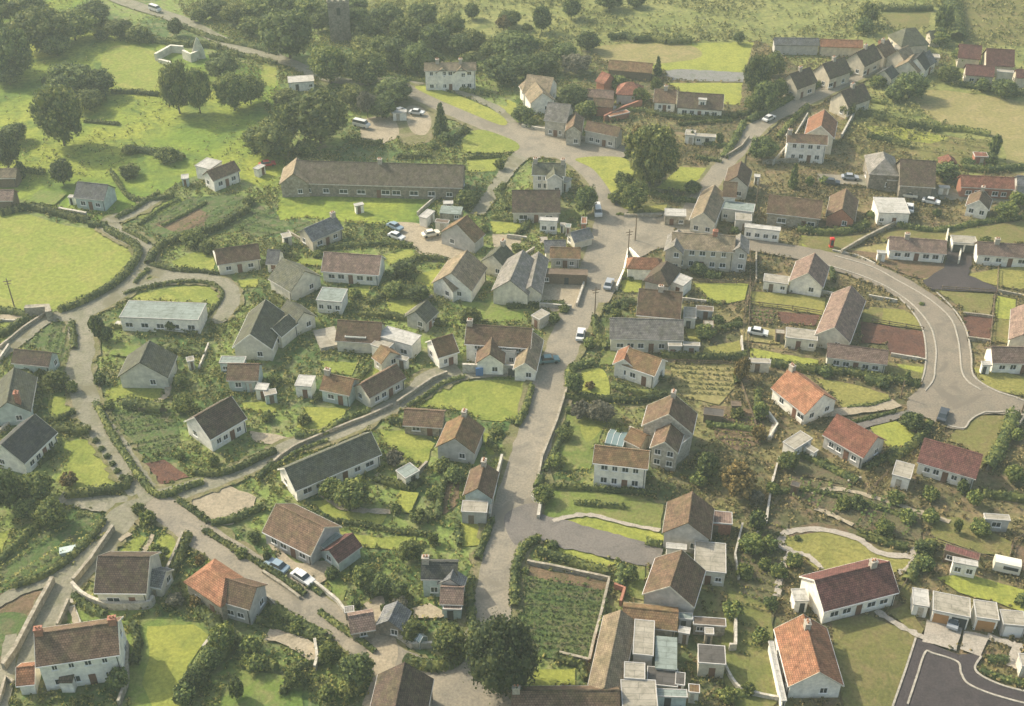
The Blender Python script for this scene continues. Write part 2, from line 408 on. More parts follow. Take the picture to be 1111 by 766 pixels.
def tag(o, label=None, cat=None, group=None, kind=None):
    if label: o['label'] = label
    if cat: o['category'] = cat
    if group: o['group'] = group
    if kind: o['kind'] = kind
    return o
PLACES = []        # (name of the place, photo x, photo y)
AUTO = []          # (object, look, x, y)
GROUPS = {'tree': 'trees among the houses', 'bush': 'bushes in the gardens', 'hedge': 'hedges between the plots', 'wall': 'garden and lane walls', 'fence': 'garden fences', 'car': 'cars about the village', 'pole': 'poles beside the roads'}
def auto(o, look, cat, pos, group=None):
    group = group or GROUPS.get(cat)
    tag(o, look, cat, group)
    q = topx(Vector((pos[0], pos[1], 0)))
    AUTO.append((o, look, q[0], q[1]))
    return o

# ------------------------------------------------------------------ splines, patches, roads
def smooth_pts(P, closed=False, step=4):
    out = []; n = len(P)
    for i in range(n if closed else n - 1):
        if closed: a, b, c, d = P[(i - 1) % n], P[i], P[(i + 1) % n], P[(i + 2) % n]
        else: a, b, c, d = P[max(i - 1, 0)], P[i], P[i + 1], P[min(i + 2, n - 1)]
        a, b, c, d = map(np.array, (a, b, c, d))
        for k in range(step):
            t = k / step
            out.append(tuple(0.5 * ((2 * b) + (-a + c) * t + (2 * a - 5 * b + 4 * c - d) * t * t + (-a + 3 * b - 3 * c + d) * t ** 3)))
    if not closed: out.append(tuple(P[-1]))
    return out
ZL = [0.02]
def patch(name, mat, pts, smooth=False, z=None, code=1, up=0.0):
    """a sheet of ground; every sheet lies a few millimetres above the one before"""
    if z is None: ZL[0] += 0.002; z = ZL[0]
    w = [tuple(W(p))[:2] for p in pts]
    if smooth: w = smooth_pts(w, True, 5)
    return sheet(name, mat, w, z + up, code)
def sheet(name, mat, w, z, code=1):
    # ragged edges: split long sides and jitter
    if code:
        ww = []
        n = len(w)
        for i in range(n):
            a, b = np.array(w[i]), np.array(w[(i + 1) % n]); L = np.linalg.norm(b - a); k = max(1, int(L / 1.5))
            for j in range(k): ww.append(tuple(a + (b - a) * j / k + (rng.normal(0, 0.12, 2) if j else 0)))
        w = ww
    me = mesh(name, [(x, y, 0) for x, y in w], [tuple(range(len(w)))], mat)
    bm = bmesh.new(); bm.from_mesh(me)
    bmesh.ops.triangulate(bm, faces=bm.faces)
    for f in bm.faces:
        if f.normal.z < 0: f.normal_flip()
    bm.to_mesh(me); bm.free()
    o = obj(name, me, loc=(0, 0, z)); tag(o, kind='structure')
    if code: mark(w, code)
    return o
def ribbon_world(c, widths):
    L, Rr = [], []
    n = len(c)
    for i in range(n):
        a, b = np.array(c[max(i - 1, 0)]), np.array(c[min(i + 1, n - 1)])
        d = (b - a) / (np.linalg.norm(b - a) + 1e-9); nn = np.array((-d[1], d[0]))
        L.append(np.array(c[i]) + nn * widths[i] / 2); Rr.append(np.array(c[i]) - nn * widths[i] / 2)
    return L, Rr
def road(name, mat, pts, code=2, up=0.0, edge=None):
    """pts: (x, y, width m)"""
    c3 = smooth_pts([(*tuple(W(p[:2]))[:2], p[2]) for p in pts], False, 6)
    c = [p[:2] for p in c3]
    ws = [p[2] * (.84 if mat in ('lane_surface', 'tarmac_old') else 1) for p in c3]
    if edge:
        L, Rr = ribbon_world(c, [w + edge[1] for w in ws])
        ZL[0] += 0.002
        strip(edge[0], edge[2], L, Rr, ZL[0], 1, 0.35)
    L, Rr = ribbon_world(c, ws)
    ZL[0] += 0.002
    return strip(name, mat, L, Rr, ZL[0] + up, code, 0.1)
def strip(name, mat, L, Rr, z, code, jit=0.0):
    n = len(L)
    L = [p + rng.normal(0, jit, 2) for p in L]; Rr = [p + rng.normal(0, jit, 2) for p in Rr]
    v = [(p[0], p[1], 0) for p in L] + [(p[0], p[1], 0) for p in Rr]
    f = [(i, n + i, n + i + 1, i + 1) for i in range(n - 1)]
    me = mesh(name, v, f, mat)
    o = obj(name, me, loc=(0, 0, z)); tag(o, kind='structure')
    if code:
        for i in range(n - 1): mark([L[i], L[i + 1], Rr[i + 1], Rr[i]], code)
    return o
def kerb(pts, mat='kerb_stone', w=0.28, h=0.12, name='kerb', smooth=True):
    c = [tuple(W(p))[:2] for p in pts]
    if smooth: c = smooth_pts(c, False, 6)
    L, Rr = ribbon_world(c, [w] * len(c))
    n = len(c)
    v = []; f = []
    for i in range(n): v += [(L[i][0], L[i][1], 0), (L[i][0], L[i][1], h), (Rr[i][0], Rr[i][1], h), (Rr[i][0], Rr[i][1], 0)]
    for i in range(n - 1):
        a, b2 = i * 4, i * 4 + 4
        f += [(a, b2, b2 + 1, a + 1), (a + 1, b2 + 1, b2 + 2, a + 2), (a + 2, b2 + 2, b2 + 3, a + 3)]
    f += [(0, 1, 2, 3), (n * 4 - 1, n * 4 - 2, n * 4 - 3, n * 4 - 4)]
    o = obj(name, mesh(name, v, f, mat), loc=(0, 0, ZL[0])); tag(o, kind="structure")
    return o

# ------------------------------------------------------------------ walls, hedges, fences
def wall(pts, h=1.2, w=0.4, mat='field_stone', look='low stone garden wall', cat='wall', name='stone_wall', smooth=False, cap=None):
    c = [tuple(W(p))[:2] for p in pts]
    if smooth: c = smooth_pts(c, False, 5)
    cc = []
    for i in range(len(c) - 1):
        a, b = np.array(c[i]), np.array(c[i + 1]); k = max(1, int(np.linalg.norm(b - a) / 1.5))
        cc += [tuple(a + (b - a) * j / k) for j in range(k)]
    cc.append(c[-1]); c = cc
    L, Rr = ribbon_world(c, [w] * len(c))
    n = len(c); o0 = np.array(c[n // 2]); v = []; f = []
    for i in range(n):
        hh = h + random.uniform(-.05, .05) * (1 if name == 'stone_wall' else 0.2)
        l, r = L[i] - o0, Rr[i] - o0
        v += [(l[0], l[1], 0), (l[0], l[1], hh), (r[0], r[1], hh), (r[0], r[1], 0)]
    for i in range(n - 1):
        a, b2 = i * 4, i * 4 + 4
        f += [(a, b2, b2 + 1, a + 1), (a + 1, b2 + 1, b2 + 2, a + 2), (a + 2, b2 + 2, b2 + 3, a + 3)]
    f += [(0, 1, 2, 3), (n * 4 - 1, n * 4 - 2, n * 4 - 3, n * 4 - 4)]
    o = obj(name, mesh(name, v, f, mat), loc=(o0[0], o0[1], 0))
    return auto(o, look, cat, o0)
def cards(P, Nn, size, jit=0.7):
    """leaf quads at points P facing about Nn"""
    n = len(P)
    d = Nn + rng.normal(0, jit, (n, 3)); d /= np.linalg.norm(d, axis=1)[:, None] + 1e-9
    r = rng.normal(0, 1, (n, 3)); u = np.cross(d, r); u /= np.linalg.norm(u, axis=1)[:, None] + 1e-9
    v = np.cross(d, u)
    s = (size * rng.uniform(0.55, 1.45, n))[:, None] if np.isscalar(size) else (size * rng.uniform(0.6, 1.4, n))[:, None]
    a = rng.uniform(0.6, 1.1, (n, 1))
    return np.stack([P - u * s * .5, P - v * s * .5 * a, P + u * s * .5, P + v * s * .5 * a], axis=1)
def hedge(pts, h=1.5, w=1.1, mat='hedge_leaf', look='clipped green hedge', smooth=False, dens=26, cat='hedge', gap=0.0):
    h, w = h * .82, w * .74
    c = [tuple(W(p))[:2] for p in pts]
    if smooth: c = smooth_pts(c, False, 5)
    seg = [(np.array(c[i]), np.array(c[i + 1])) for i in range(len(c) - 1)]
    o0 = np.array(c[len(c) // 2])
    Q = []; Tv = []; Tf = []; k = 0
    for a, b in seg:
        L = np.linalg.norm(b - a)
        if L < 0.2: continue
        d = (b - a) / L; nn = np.array((-d[1], d[0]))
        n = int(L * dens * (0.5 + 0.35 * (h + w) / 2))
        t = rng.uniform(-0.2, L + 0.2, n); th = rng.uniform(-0.35, math.pi + 0.35, n)
        wob = 1 + 0.18 * np.sin(t * 1.3 + a[0]) + rng.normal(0, 0.10, n)
        y = np.cos(th) * w / 2 * wob; z = h * (0.45 + 0.55 * np.sin(th) * wob)
        P = np.stack([a[0] + d[0] * t + nn[0] * y - o0[0], a[1] + d[1] * t + nn[1] * y - o0[1], np.clip(z, .1, None)], 1)
        Nn = np.stack([nn[0] * np.cos(th), nn[1] * np.cos(th), np.sin(th)], 1)
        Q.append(cards(P, Nn, 0.42, 0.6))
        m = max(1, int(L / 1.2))
        for j in range(m + 1):
            q = a + d * L * j / m - o0; f_ = rng.uniform(0.8, 0.95); g_ = rng.uniform(0.8, 0.95)
            for yy, zz in ((-w / 2 * f_, 0), (-w / 2 * f_, h * .7 * g_), (0, h * .93 * g_), (w / 2 * f_, h * .7 * g_), (w / 2 * f_, 0)):
                Tv.append((q[0] + nn[0] * yy, q[1] + nn[1] * yy, zz))
            if j < m:
                for s_ in range(4):
                    i0 = k + s_; Tf += [(i0, i0 + 1, i0 + 6), (i0, i0 + 6, i0 + 5)]
            k += 5
    if not Q: return None
    me = quads_mesh('hedge', np.concatenate(Q), mat, (np.array(Tv), np.array(Tf)))
    o = obj('hedge', me, loc=(o0[0], o0[1], 0))
    for a, b in seg: mark(quad_line(a, b, w), 3)
    return auto(o, look, cat, o0)
def quad_line(a, b, w):
    d = (b - a) / (np.linalg.norm(b - a) + 1e-9); nn = np.array((-d[1], d[0])) * w / 2
    return [a + nn, b + nn, b - nn, a - nn]
def fence(pts, h=1.1, look='thin timber garden fence', mat='timber', pitch=2.5):
    c = [np.array(tuple(W(p))[:2]) for p in pts]; o0 = c[len(c) // 2]
    mb = MB()
    for a, b in zip(c[:-1], c[1:]):
        L = np.linalg.norm(b - a); d = (b - a) / L; k = max(1, int(L / pitch))
        for j in range(k + 1):
            q = a + d * L * j / k - o0; mb.box(q[0] - .06, q[0] + .06, q[1] - .06, q[1] + .06, 0, h + .1)
        nn = np.array((-d[1], d[0])) * 0.02
        for z0, z1 in ((h * .42, h * .56), (h * .82, h * .98)):
            p = [a - nn - o0, b - nn - o0, b + nn - o0, a + nn - o0]
            mb.add([(*q, z0) for q in p] + [(*q, z1) for q in p], [(0, 3, 2, 1), (4, 5, 6, 7), (0, 1, 5, 4), (1, 2, 6, 5), (2, 3, 7, 6), (3, 0, 4, 7)])
    o = mb.build('fence', mat, loc=(o0[0], o0[1], 0))
    return auto(o, look, 'fence', o0)

# ------------------------------------------------------------------ houses
WIN = {}
def window_meshes(w, h):
    k = (round(w, 2), round(h, 2))
    if k not in WIN:
        f = MB()
        t = 0.09
        f.box(-w / 2, w / 2, -.03, .05, 0, t); f.box(-w / 2, w / 2, -.03, .05, h - t, h)
        f.box(-w / 2, -w / 2 + t, -.031, .049, t, h - t); f.box(w / 2 - t, w / 2, -.031, .049, t, h - t)
        f.box(-t / 3, t / 3, -.032, .048, t, h - t)
        f.box(-w / 2 - .1, w / 2 + .1, -.12, .05, -.1, -.002)
        fo = f.build('window', 'paint_white'); me = fo.data; bpy.data.objects.remove(fo)
        g = MB().box(-w / 2 + t, w / 2 - t, -.012, .03, t, h - t).build('pane', 'window_glass'); ge = g.data; bpy.data.objects.remove(g)
        WIN[k] = (me, ge)
    return WIN[k]
def add_window(parent, x, y, z, ang, w, h):
    me, ge = window_meshes(w, h)
    o = obj('window', me, parent, (x, y, z), ang)
    obj('pane', ge, o)
    return o
def add_door(parent, x, y, ang, mat='door_brown', w=0.95, h=2.05, name='door'):
    o = MB().box(-w / 2, w / 2, -.05, .02, 0, h).build(name, mat, parent, (x, y, 0.02), ang)
    return o
def facing(nx, ny, c):
    v = Vector((0, 0, CAMH)) - Vector((c[0], c[1], 2)); v.normalize()
    return nx * v.x + ny * v.y
HN = [0]
def frame_of(A, B, E, hw, hr, og, pitch=38.0):
    """ridge A-B and a point E of one eave, all in the photograph; the ridge height follows from the roof pitch"""
    e = W(E, hw); e2 = Vector((e.x, e.y)); tp = math.tan(R(pitch))
    def solve(z):
        a, b = W(A, z), W(B, z)
        u = Vector((b.x - a.x, b.y - a.y)); L = u.length; u.normalize()
        return a, b, u, L, (e2 - Vector((a.x, a.y))).dot(Vector((-u.y, u.x)))
    sign0 = solve(hw)[4]
    lo, hi = hw + .4, hw + 6.0
    for _ in range(30):
        m_ = (lo + hi) / 2; d = solve(m_)[4]
        d = d if sign0 > 0 else -d
        if hw + tp * d > m_: lo = m_
        else: hi = m_
    hr = (lo + hi) / 2
    a, b, u, L, d = solve(hr)
    s = 1 if d > 0 else -1
    half = abs(d) - og
    if half < 1.7 or half > 5.5: print('HALF', round(half, 1), 'L', round(L, 1), 'hr', round(hr, 1), A, B, E)
    half = min(max(half, 1.7), 5.5)
    hr = min(max(hr, hw + tp * 1.9), hw + tp * 5.8)
    c = ((a.x + b.x) / 2, (a.y + b.y) / 2)
    return c, math.atan2(u.y, u.x), L, half, s, u, hr

def gable_body(parent, c, ang, L, half, s, u, hw, hr, roof, wall_, hip, ch, win, og=0.3, vg=None, near=True, root_c=None, root_ang=0.0, chm='chimney_stone', door=True):
    """walls, roof, chimneys, windows in a frame placed inside the parent's frame"""
    rise = hr - hw
    sl = rise / (half + og)
    ca, sa = math.cos(-root_ang), math.sin(-root_ang)
    dx, dy = c[0] - root_c[0], c[1] - root_c[1]
    loc = (dx * ca - dy * sa, dx * sa + dy * ca, 0)
    ra = ang - root_ang
    Lw = L / 2 - (0.2 if not hip[0] and not hip[1] else 0.0)
    xl, xr = -Lw - hip[0] * half, Lw + hip[1] * half
    if not hip[0]: xl = -L / 2 + 0.2
    if not hip[1]: xr = L / 2 - 0.2
    th = 0.16
    wt = hr - th - 0.004          # underside of the ridge
    we = wt - sl * half
    mb = MB()
    if hip[0] or hip[1]:
        mb.box(xl, xr, -half, half, 0, we)
        if not hip[0]: mb.prism_x([(-half, we + .001), (half, we + .001), (0, wt)], xl, xl + .3)
        if not hip[1]: mb.prism_x([(-half, we + .001), (half, we + .001), (0, wt)], xr - .3, xr)
    else:
        mb.prism_x([(-half, 0), (half, 0), (half, we), (0, wt), (-half, we)], xl, xr)
    wl = mb.build('wall', wall_, parent, loc, ra)
    mb = MB()
    o_ = half + og
    if hip[0] or hip[1]:
        xa = xl - (og if hip[0] else 0.25); xb = xr + (og if hip[1] else 0.25)
        ia = -L / 2 if hip[0] else xa; ib = L / 2 if hip[1] else xb
        v = [(xa, -o_, hw), (xb, -o_, hw), (xb, o_, hw), (xa, o_, hw), (ia, 0, hr), (ib, 0, hr),
             (xa, -o_, hw - th), (xb, -o_, hw - th), (xb, o_, hw - th), (xa, o_, hw - th), (ia, 0, hr - th), (ib, 0, hr - th)]
        f = [(0, 1, 5, 4), (2, 3, 4, 5), (1, 2, 5), (3, 0, 4), (7, 6, 10, 11), (9, 8, 11, 10), (8, 7, 11), (6, 9, 10),
             (0, 6, 7, 1), (1, 7, 8, 2), (2, 8, 9, 3), (3, 9, 6, 0)]
        mb.add(v, f)
    else:
        x0, x1 = -L / 2 - .1, L / 2 + .1
        mb.prism_x([(-o_, hw), (0, hr), (o_, hw), (o_, hw - th), (0, hr - th), (-o_, hw - th)], x0, x1)
        mb.prism_x([(-.13, hr - .02), (.13, hr - .02), (.07, hr + .07), (-.07, hr + .07)], x0 + .02, x1 - .02)
    rf = mb.build('roof', roof, parent, loc, ra)
    if vg and not hip[0] and not hip[1]:
        for xs in (-L / 2 - .1 - .04, L / 2 + .1):
            mb = MB().prism_x([(-o_, hw + .03), (0, hr + .05), (o_, hw + .03), (o_, hw - .25), (0, hr - .23), (-o_, hw - .25)], xs, xs + .04)
            mb.build('bargeboard', vg, parent, loc, ra)
    for t in ch:
        off = 0.0; sz = 0.5
        if isinstance(t, tuple): t, off = t[0], t[1]
        x = -L / 2 + t * L; x = min(max(x, -L / 2 + .55), L / 2 - .55)
        y = off * half; z0 = hr - abs(off) * rise - .6
        mb = MB().box(x - .5, x + .5, y - .38, y + .38, z0, hr + 1.0)
        mb.box(x - .57, x + .57, y - .45, y + .45, hr + .85, hr + 1.02)
        c0 = mb.build('chimney', chm, rf)
        mb = MB().cyl((x - .2, y), .14, hr + 1.02, hr + 1.4, .11).cyl((x + .22, y), .14, hr + 1.02, hr + 1.38, .11)
        mb.build('chimney_pot', 'pot_clay', c0)
    nl, ng, fl = win
    ux, uy = math.cos(ang), math.sin(ang)
    for sg in (-1, 1):
        nx, ny = -uy * sg, ux * sg
        if facing(nx, ny, c) > 0.12 and nl:
            span = (xr - xl) - 1.6
            ww, wh = (1.7, 1.15) if fl == 1 else (1.15, 1.25)
            if not near: ww *= 1.0
            dslot = nl // 2 if nl > 1 else -1
            for fI in range(fl):
                zz = 0.95 + fI * 2.6
                if fl > 1 and fI == 1: zz = max(3.0, we - 1.55)
                for k in range(nl):
                    x = xl + .8 + span * (k + .5) / nl
                    a_ = 0 if sg < 0 else math.pi
                    if fI == 0 and k == dslot and door:
                        xp, yp = x, sg * (half + .0)
                        cx_, sy_ = math.cos(ra), math.sin(ra)
                        add_door(parent, loc[0] + xp * cx_ - yp * sy_, loc[1] + xp * sy_ + yp * cx_, ra + a_)
                        if span / nl < 3: continue
                        x += 1.6
                    yp = sg * half; cx_, sy_ = math.cos(ra), math.sin(ra)
                    add_window(parent, loc[0] + x * cx_ - yp * sy_, loc[1] + x * sy_ + yp * cx_, zz, ra + a_, min(ww * random.choice([.7, .85, 1, 1.15]), span / nl * .7), wh * random.choice([.9, 1.0, 1.0]))
        nx, ny = ux * sg, uy * sg
        if facing(nx, ny, c) > 0.12 and ng:
            for fI in range(fl):
                zz = 0.95 + fI * 2.6
                if fI == 1: zz = max(3.0, we - 1.4)
                for k in range(ng):
                    y = -half + 2 * half * (k + .5 + (.0 if ng > 1 else .18)) / ng
                    xp = xr if sg > 0 else xl
                    cx_, sy_ = math.cos(ra), math.sin(ra)
                    add_window(parent, loc[0] + xp * cx_ - y * sy_, loc[1] + xp * sy_ + y * cx_, zz, ra + (math.pi / 2 if sg > 0 else -math.pi / 2), 1.1, 1.15)
    # fascia boards along the eaves
    if near and not hip[0] and not hip[1]:
        for sg in (-1, 1):
            y0 = sg * (o_ + .002); y1 = sg * (o_ + .07)
            MB().box(-L / 2 - .08, L / 2 + .08, min(y0, y1), max(y0, y1), hw - th - .06, hw - .05).build('gutter', 'paint_white' if vg else 'render_grey', parent, loc, ra)
            if facing(-uy * sg, ux * sg, c) > .12 and L > 5:
                xp = (xr - .25) if sg < 0 else (xl + .25)
                MB().box(xp - .05, xp + .05, min(sg * (half + .01), sg * (half + .11)), max(sg * (half + .01), sg * (half + .11)), 0, we - .05).build('downpipe', 'paint_dark', parent, loc, ra)
    cr, sr = math.cos(ang), math.sin(ang)
    mark([(c[0] + x * cr - y * sr, c[1] + x * sr + y * cr) for x, y in ((xl - .5, -o_ - .3), (xr + .5, -o_ - .3), (xr + .5, o_ + .3), (xl - .5, o_ + .3))], 4)
    return loc, ra, (xl, xr, half)
def H(label, A, B, E, hw=2.7, hr=5.2, roof='tile_brown', wall_='render_white', ch=(), win=(3, 1, 1), hip=(0, 0), vg=None, name='house', cat='house', og=0.3, near=True, wings=(), chm='chimney_stone', group=None, door=True, pitch=None):
    pt = pitch or 38.0
    if isinstance(E, (int, float)):      # half width given in metres, ridge height as stated
        a, b = W(A, hr), W(B, hr); u = Vector((b.x - a.x, b.y - a.y)); L = u.length; u.normalize(); half = E
        c, ang, s = ((a.x + b.x) / 2, (a.y + b.y) / 2), math.atan2(u.y, u.x), 1
    else:
        c, ang, L, half, s, u, hr = frame_of(A, B, E, hw, hr, og, pt)
    root = obj(name, None, loc=(c[0], c[1], 0), rotz=ang); root.empty_display_size = 1
    tag(root, label, cat, group)
    gable_body(root, c, ang, L, half, s, u, hw, hr, roof, wall_, hip, ch, win, og, vg, near, c, ang, chm, door)
    for w in wings:
        d = dict(hw=hw, hr=hr, roof=roof, wall_=wall_, ch=(), win=(0, 1, 1), hip=(0, 0)); d.update(w[3] if len(w) > 3 else {})
        c2, a2, L2, h2, s2, u2, hr2 = frame_of(w[0], w[1], w[2], d['hw'], d['hr'], og, pt)
        gable_body(root, c2, a2, L2, h2, s2, u2, d['hw'], hr2, d['roof'], d['wall_'], d['hip'], d['ch'], d['win'], og, vg, near, c, ang, chm, False)
    q = topx(Vector((c[0], c[1], 2)))
    PLACES.append((label, q[0], q[1]))
    return root
def BK(label, a, b, c, h=2.6, roof='flat_felt', wall_='render_grey', name='shed', cat='shed', doors=None, slab=0.14, ov=0.12, win=0, slope=0.0, group=None, opening=None, place=False, parent=None):
    """flat-roofed building from three corners of its roof: a-b one edge, c beyond the corner b or across"""
    pa, pb, pc = W(a, h), W(b, h), W(c, h)
    u = Vector((pb.x - pa.x, pb.y - pa.y)); L = u.length; u.normalize(); n = Vector((-u.y, u.x))
    d = (Vector((pc.x, pc.y)) - Vector((pa.x, pa.y))).dot(n); s = 1 if d > 0 else -1; D = abs(d)
    if D < 1.0 or D > 16 or L > 32: print('BLOCK', label, 'L', round(L, 1), 'D', round(D, 1))
    D = max(D, 1.2)
    cx = pa.x + u.x * L / 2 + n.x * d / 2; cy = pa.y + u.y * L / 2 + n.y * d / 2
    ang = math.atan2(u.y, u.x)
    root = obj(name, None, loc=(cx, cy, 0), rotz=ang)
    tag(root, label, cat, group)
    lx, ly = L / 2 - ov, D / 2 - ov
    hb = h - slab
    zf, zb = hb, hb
    drop = slope * D
    f_ = s   # the far side from edge ab is at y = +s
    def zz(y): return hb - drop * (0.5 + 0.5 * f_ * y / (D / 2))
    MB().prism_x([(-ly, 0), (ly, 0), (ly, zz(ly) - .003), (-ly, zz(-ly) - .003)], -lx, lx).build('wall', wall_, root)
    yo = D / 2
    MB().prism_x([(-yo, zz(-yo)), (yo, zz(yo)), (yo, zz(yo) + slab), (-yo, zz(-yo) + slab)], -L / 2, L / 2).build('roof', roof, root)
    if slope == 0 and name != 'terrace':
        MB().box(-L / 2 - .02, L / 2 + .02, -yo - .02, -yo + .1, hb - .04, h + .06).box(-L / 2 - .02, L / 2 + .02, yo - .1, yo + .02, hb - .04, h + .06).box(-L / 2 - .02, -L / 2 + .1, -yo + .101, yo - .101, hb - .04, h + .06).box(L / 2 - .1, L / 2 + .02, -yo + .101, yo - .101, hb - .04, h + .06).build('fascia', 'render_grey' if wall_ != 'timber' else 'timber', root)
    ux, uy = math.cos(ang), math.sin(ang)
    best = None
    for sg in (-1, 1):
        fc = facing(-uy * sg, ux * sg, (cx, cy))
        if best is None or fc > best[0]: best = (fc, sg)
    sg = best[1]; a_ = 0 if sg < 0 else math.pi
    if doors:
        mat, k = doors[:2]
        dw = min(2.5, (2 * lx - .3) / k - .25)
        for i in range(k):
            x = -lx + 2 * lx * (i + .5) / k
            add_door(root, x, sg * ly, a_, doors[2] if len(doors) > 2 and (i == 0) == (a_ != 0) else mat, dw, min(2.1, h - .5), 'garage_door')
    if not doors and not win and h > 1.9 and name not in ('terrace', 'water_tank', 'porch'):
        x = random.uniform(-.35, .35) * lx
        add_door(root, x, sg * ly, a_, random.choice(['door_brown', 'timber', 'paint_dark', 'pale_timber']), min(.9, lx * .8), min(1.95, h - .3))
        if lx > 2.2: add_window(root, (lx - .9) * (1 if x < 0 else -1), sg * ly, .9, a_, 1.0, .9)
    if win:
        for i in range(win):
            x = -lx + 2 * lx * (i + .5) / win
            add_window(root, x, sg * ly, .95 if h < 4 else 1.0, a_, min(1.5, 2 * lx / win * .6), 1.1)
            if h > 4.6: add_window(root, x, sg * ly, 3.3, a_, min(1.3, 2 * lx / win * .6), 1.1)
    mark([(cx + x * ux - y * uy, cy + x * uy + y * ux) for x, y in ((-L / 2 - .3, -D / 2 - .3), (L / 2 + .3, -D / 2 - .3), (L / 2 + .3, D / 2 + .3), (-L / 2 - .3, D / 2 + .3))], 4)
    q = topx(Vector((cx, cy, 1)))
    if place: PLACES.append((label, q[0], q[1]))
    return root

# ------------------------------------------------------------------ trees
def ico(sub=1):
    bm = bmesh.new(); bmesh.ops.create_icosphere(bm, subdivisions=sub, radius=1.0)
    v = np.array([x.co[:] for x in bm.verts]); f = np.array([[q.index for q in p.verts] for p in bm.faces]); bm.free()
    return v, f
ICO = ico(2)
def crown_mesh(kind, mat, seed, leaves, leaf):
    """unit crown: radius 1, centre at 0, built of overlapping clumps of leaf-sized faces"""
    global rng
    keep = rng; rng = np.random.default_rng(seed)
    lobes = []
    if kind == 'cone':
        for k in range(26):
            z = -0.95 + 1.85 * k / 25; r = 0.62 * (1 - (z + 1) / 2.05); a = k * 2.4
            lobes.append((np.array((math.cos(a) * r * .7, math.sin(a) * r * .7, z)), 0.16 + r * .55))
    else:
        nl = {'full': 70, 'round': 38, 'loose': 44, 'bush': 15}[kind]
        for k in range(nl):
            z = 1 - 2 * (k + .5) / nl; a = k * 2.39996 + rng.uniform(-.3, .3); r = math.sqrt(1 - z * z)
            rad = rng.uniform(.72, .82) if kind == 'full' else rng.uniform(.58, .84) if kind != 'loose' else rng.uniform(.45, .92)
            cen = np.array((math.cos(a) * r * rad, math.sin(a) * r * rad, z * rad * (0.95 if z > 0 else .8)))
            lobes.append((cen, rng.uniform(.17, .33) if kind != 'loose' else rng.uniform(.12, .25)))
        lobes.append((np.array((0, 0, 0.0)), .85 if kind == 'full' else .70 if kind != 'loose' else .42))
    area = np.array([l[1] ** 2 for l in lobes]); cnt = (area / area.sum() * leaves).astype(int) + 3
    Q = []; tv = []; tf = []; kk = 0
    for (cen, r), n in zip(lobes, cnt):
        d = rng.normal(0, 1, (n, 3)); d[:, 2] += 0.25; d /= np.linalg.norm(d, axis=1)[:, None]
        rr = r * (1 + rng.normal(.03, .2, n))[:, None]
        Q.append(cards(cen + d * rr, d, leaf, 0.55))
        v = ICO[0] * r * .76 * (1 + rng.normal(0, .10, (len(ICO[0]), 1))) + cen
        tv.append(v); tf.append(ICO[1] + kk); kk += len(v)
    Q = np.concatenate(Q)
    me = quads_mesh('crown', Q, mat, (np.concatenate(tv), np.concatenate(tf)))
    rng = keep
    return me
CROWN = {}
def crown(kind, mat, size):
    v = random.randrange(3)
    k = (kind, mat, size, v)
    if k not in CROWN:
        leaves, leaf = {'big': (9000 if kind == 'full' else 4600, .08 if kind == 'full' else .10), 'mid': (2300, .15), 'small': (650, .27)}[size]
        CROWN[k] = crown_mesh(kind, mat, hash((kind, size)) % 1000 * 0 + len(kind) * 31 + {'big': 1, 'mid': 2, 'small': 3}[size] * 7 + v, leaves, leaf)
    return CROWN[k]
def trunk_mesh():
    mb = MB()
    def limb(p0, p1, r0, r1, n=7):
        p0, p1 = Vector(p0), Vector(p1); d = (p1 - p0).normalized(); a = d.orthogonal().normalized(); b = d.cross(a)
        v = []
        for p, r in ((p0, r0), (p1, r1)):
            v += [tuple(p + a * r * math.cos(2 * math.pi * k / n) + b * r * math.sin(2 * math.pi * k / n)) for k in range(n)]
        mb.add(v, [tuple(range(n))[::-1], tuple(range(n, 2 * n))] + [(i, (i + 1) % n, n + (i + 1) % n, n + i) for i in range(n)])
    limb((0, 0, -.02), (0.01, 0, .42), .055, .038)
    for k in range(6):
        a = k * 1.05 + .3; limb((0.01, 0, .36 + .02 * k), (.26 * math.cos(a), .26 * math.sin(a), .66 + .03 * k), .022, .008)
    limb((.01, 0, .40), (.0, .02, .85), .034, .012)
    o = mb.build('trunk', 'bark'); me = o.data; bpy.data.objects.remove(o)
    return me
TRUNK = trunk_mesh()
KIND = {
    'D': ('full', 'leaf_deep', 'very dark dense rounded tree', 'broadleaf_tree', 'tree'),
    'q': ('loose', 'leaf_olive', 'large golden-olive tree', 'broadleaf_tree', 'tree'),
    'd': ('round', 'leaf_dark', 'dark round broadleaf tree', 'broadleaf_tree', 'tree'),
    'g': ('round', 'leaf_green', 'green round broadleaf tree', 'broadleaf_tree', 'tree'),
    'o': ('round', 'leaf_olive', 'olive-green rounded tree', 'broadleaf_tree', 'tree'),
    'r': ('loose', 'leaf_rust', 'rust-tinted autumn tree', 'autumn_tree', 'tree'),
    'l': ('loose', 'leaf_green', 'loose airy green tree', 'broadleaf_tree', 'tree'),
    'y': ('loose', 'leaf_grey', 'bare greyish twiggy tree', 'bare_tree', 'tree'),
    'c': ('cone', 'leaf_dark', 'dark pointed conifer', 'conifer_tree', 'tree'),
    'b': ('bush', 'leaf_green', 'low green bush', 'bush', 'bush'),
    'k': ('bush', 'leaf_dark', 'dark round bush', 'bush', 'bush'),
    'p': ('bush', 'leaf_olive', 'olive-coloured bush', 'bush', 'bush'),
}
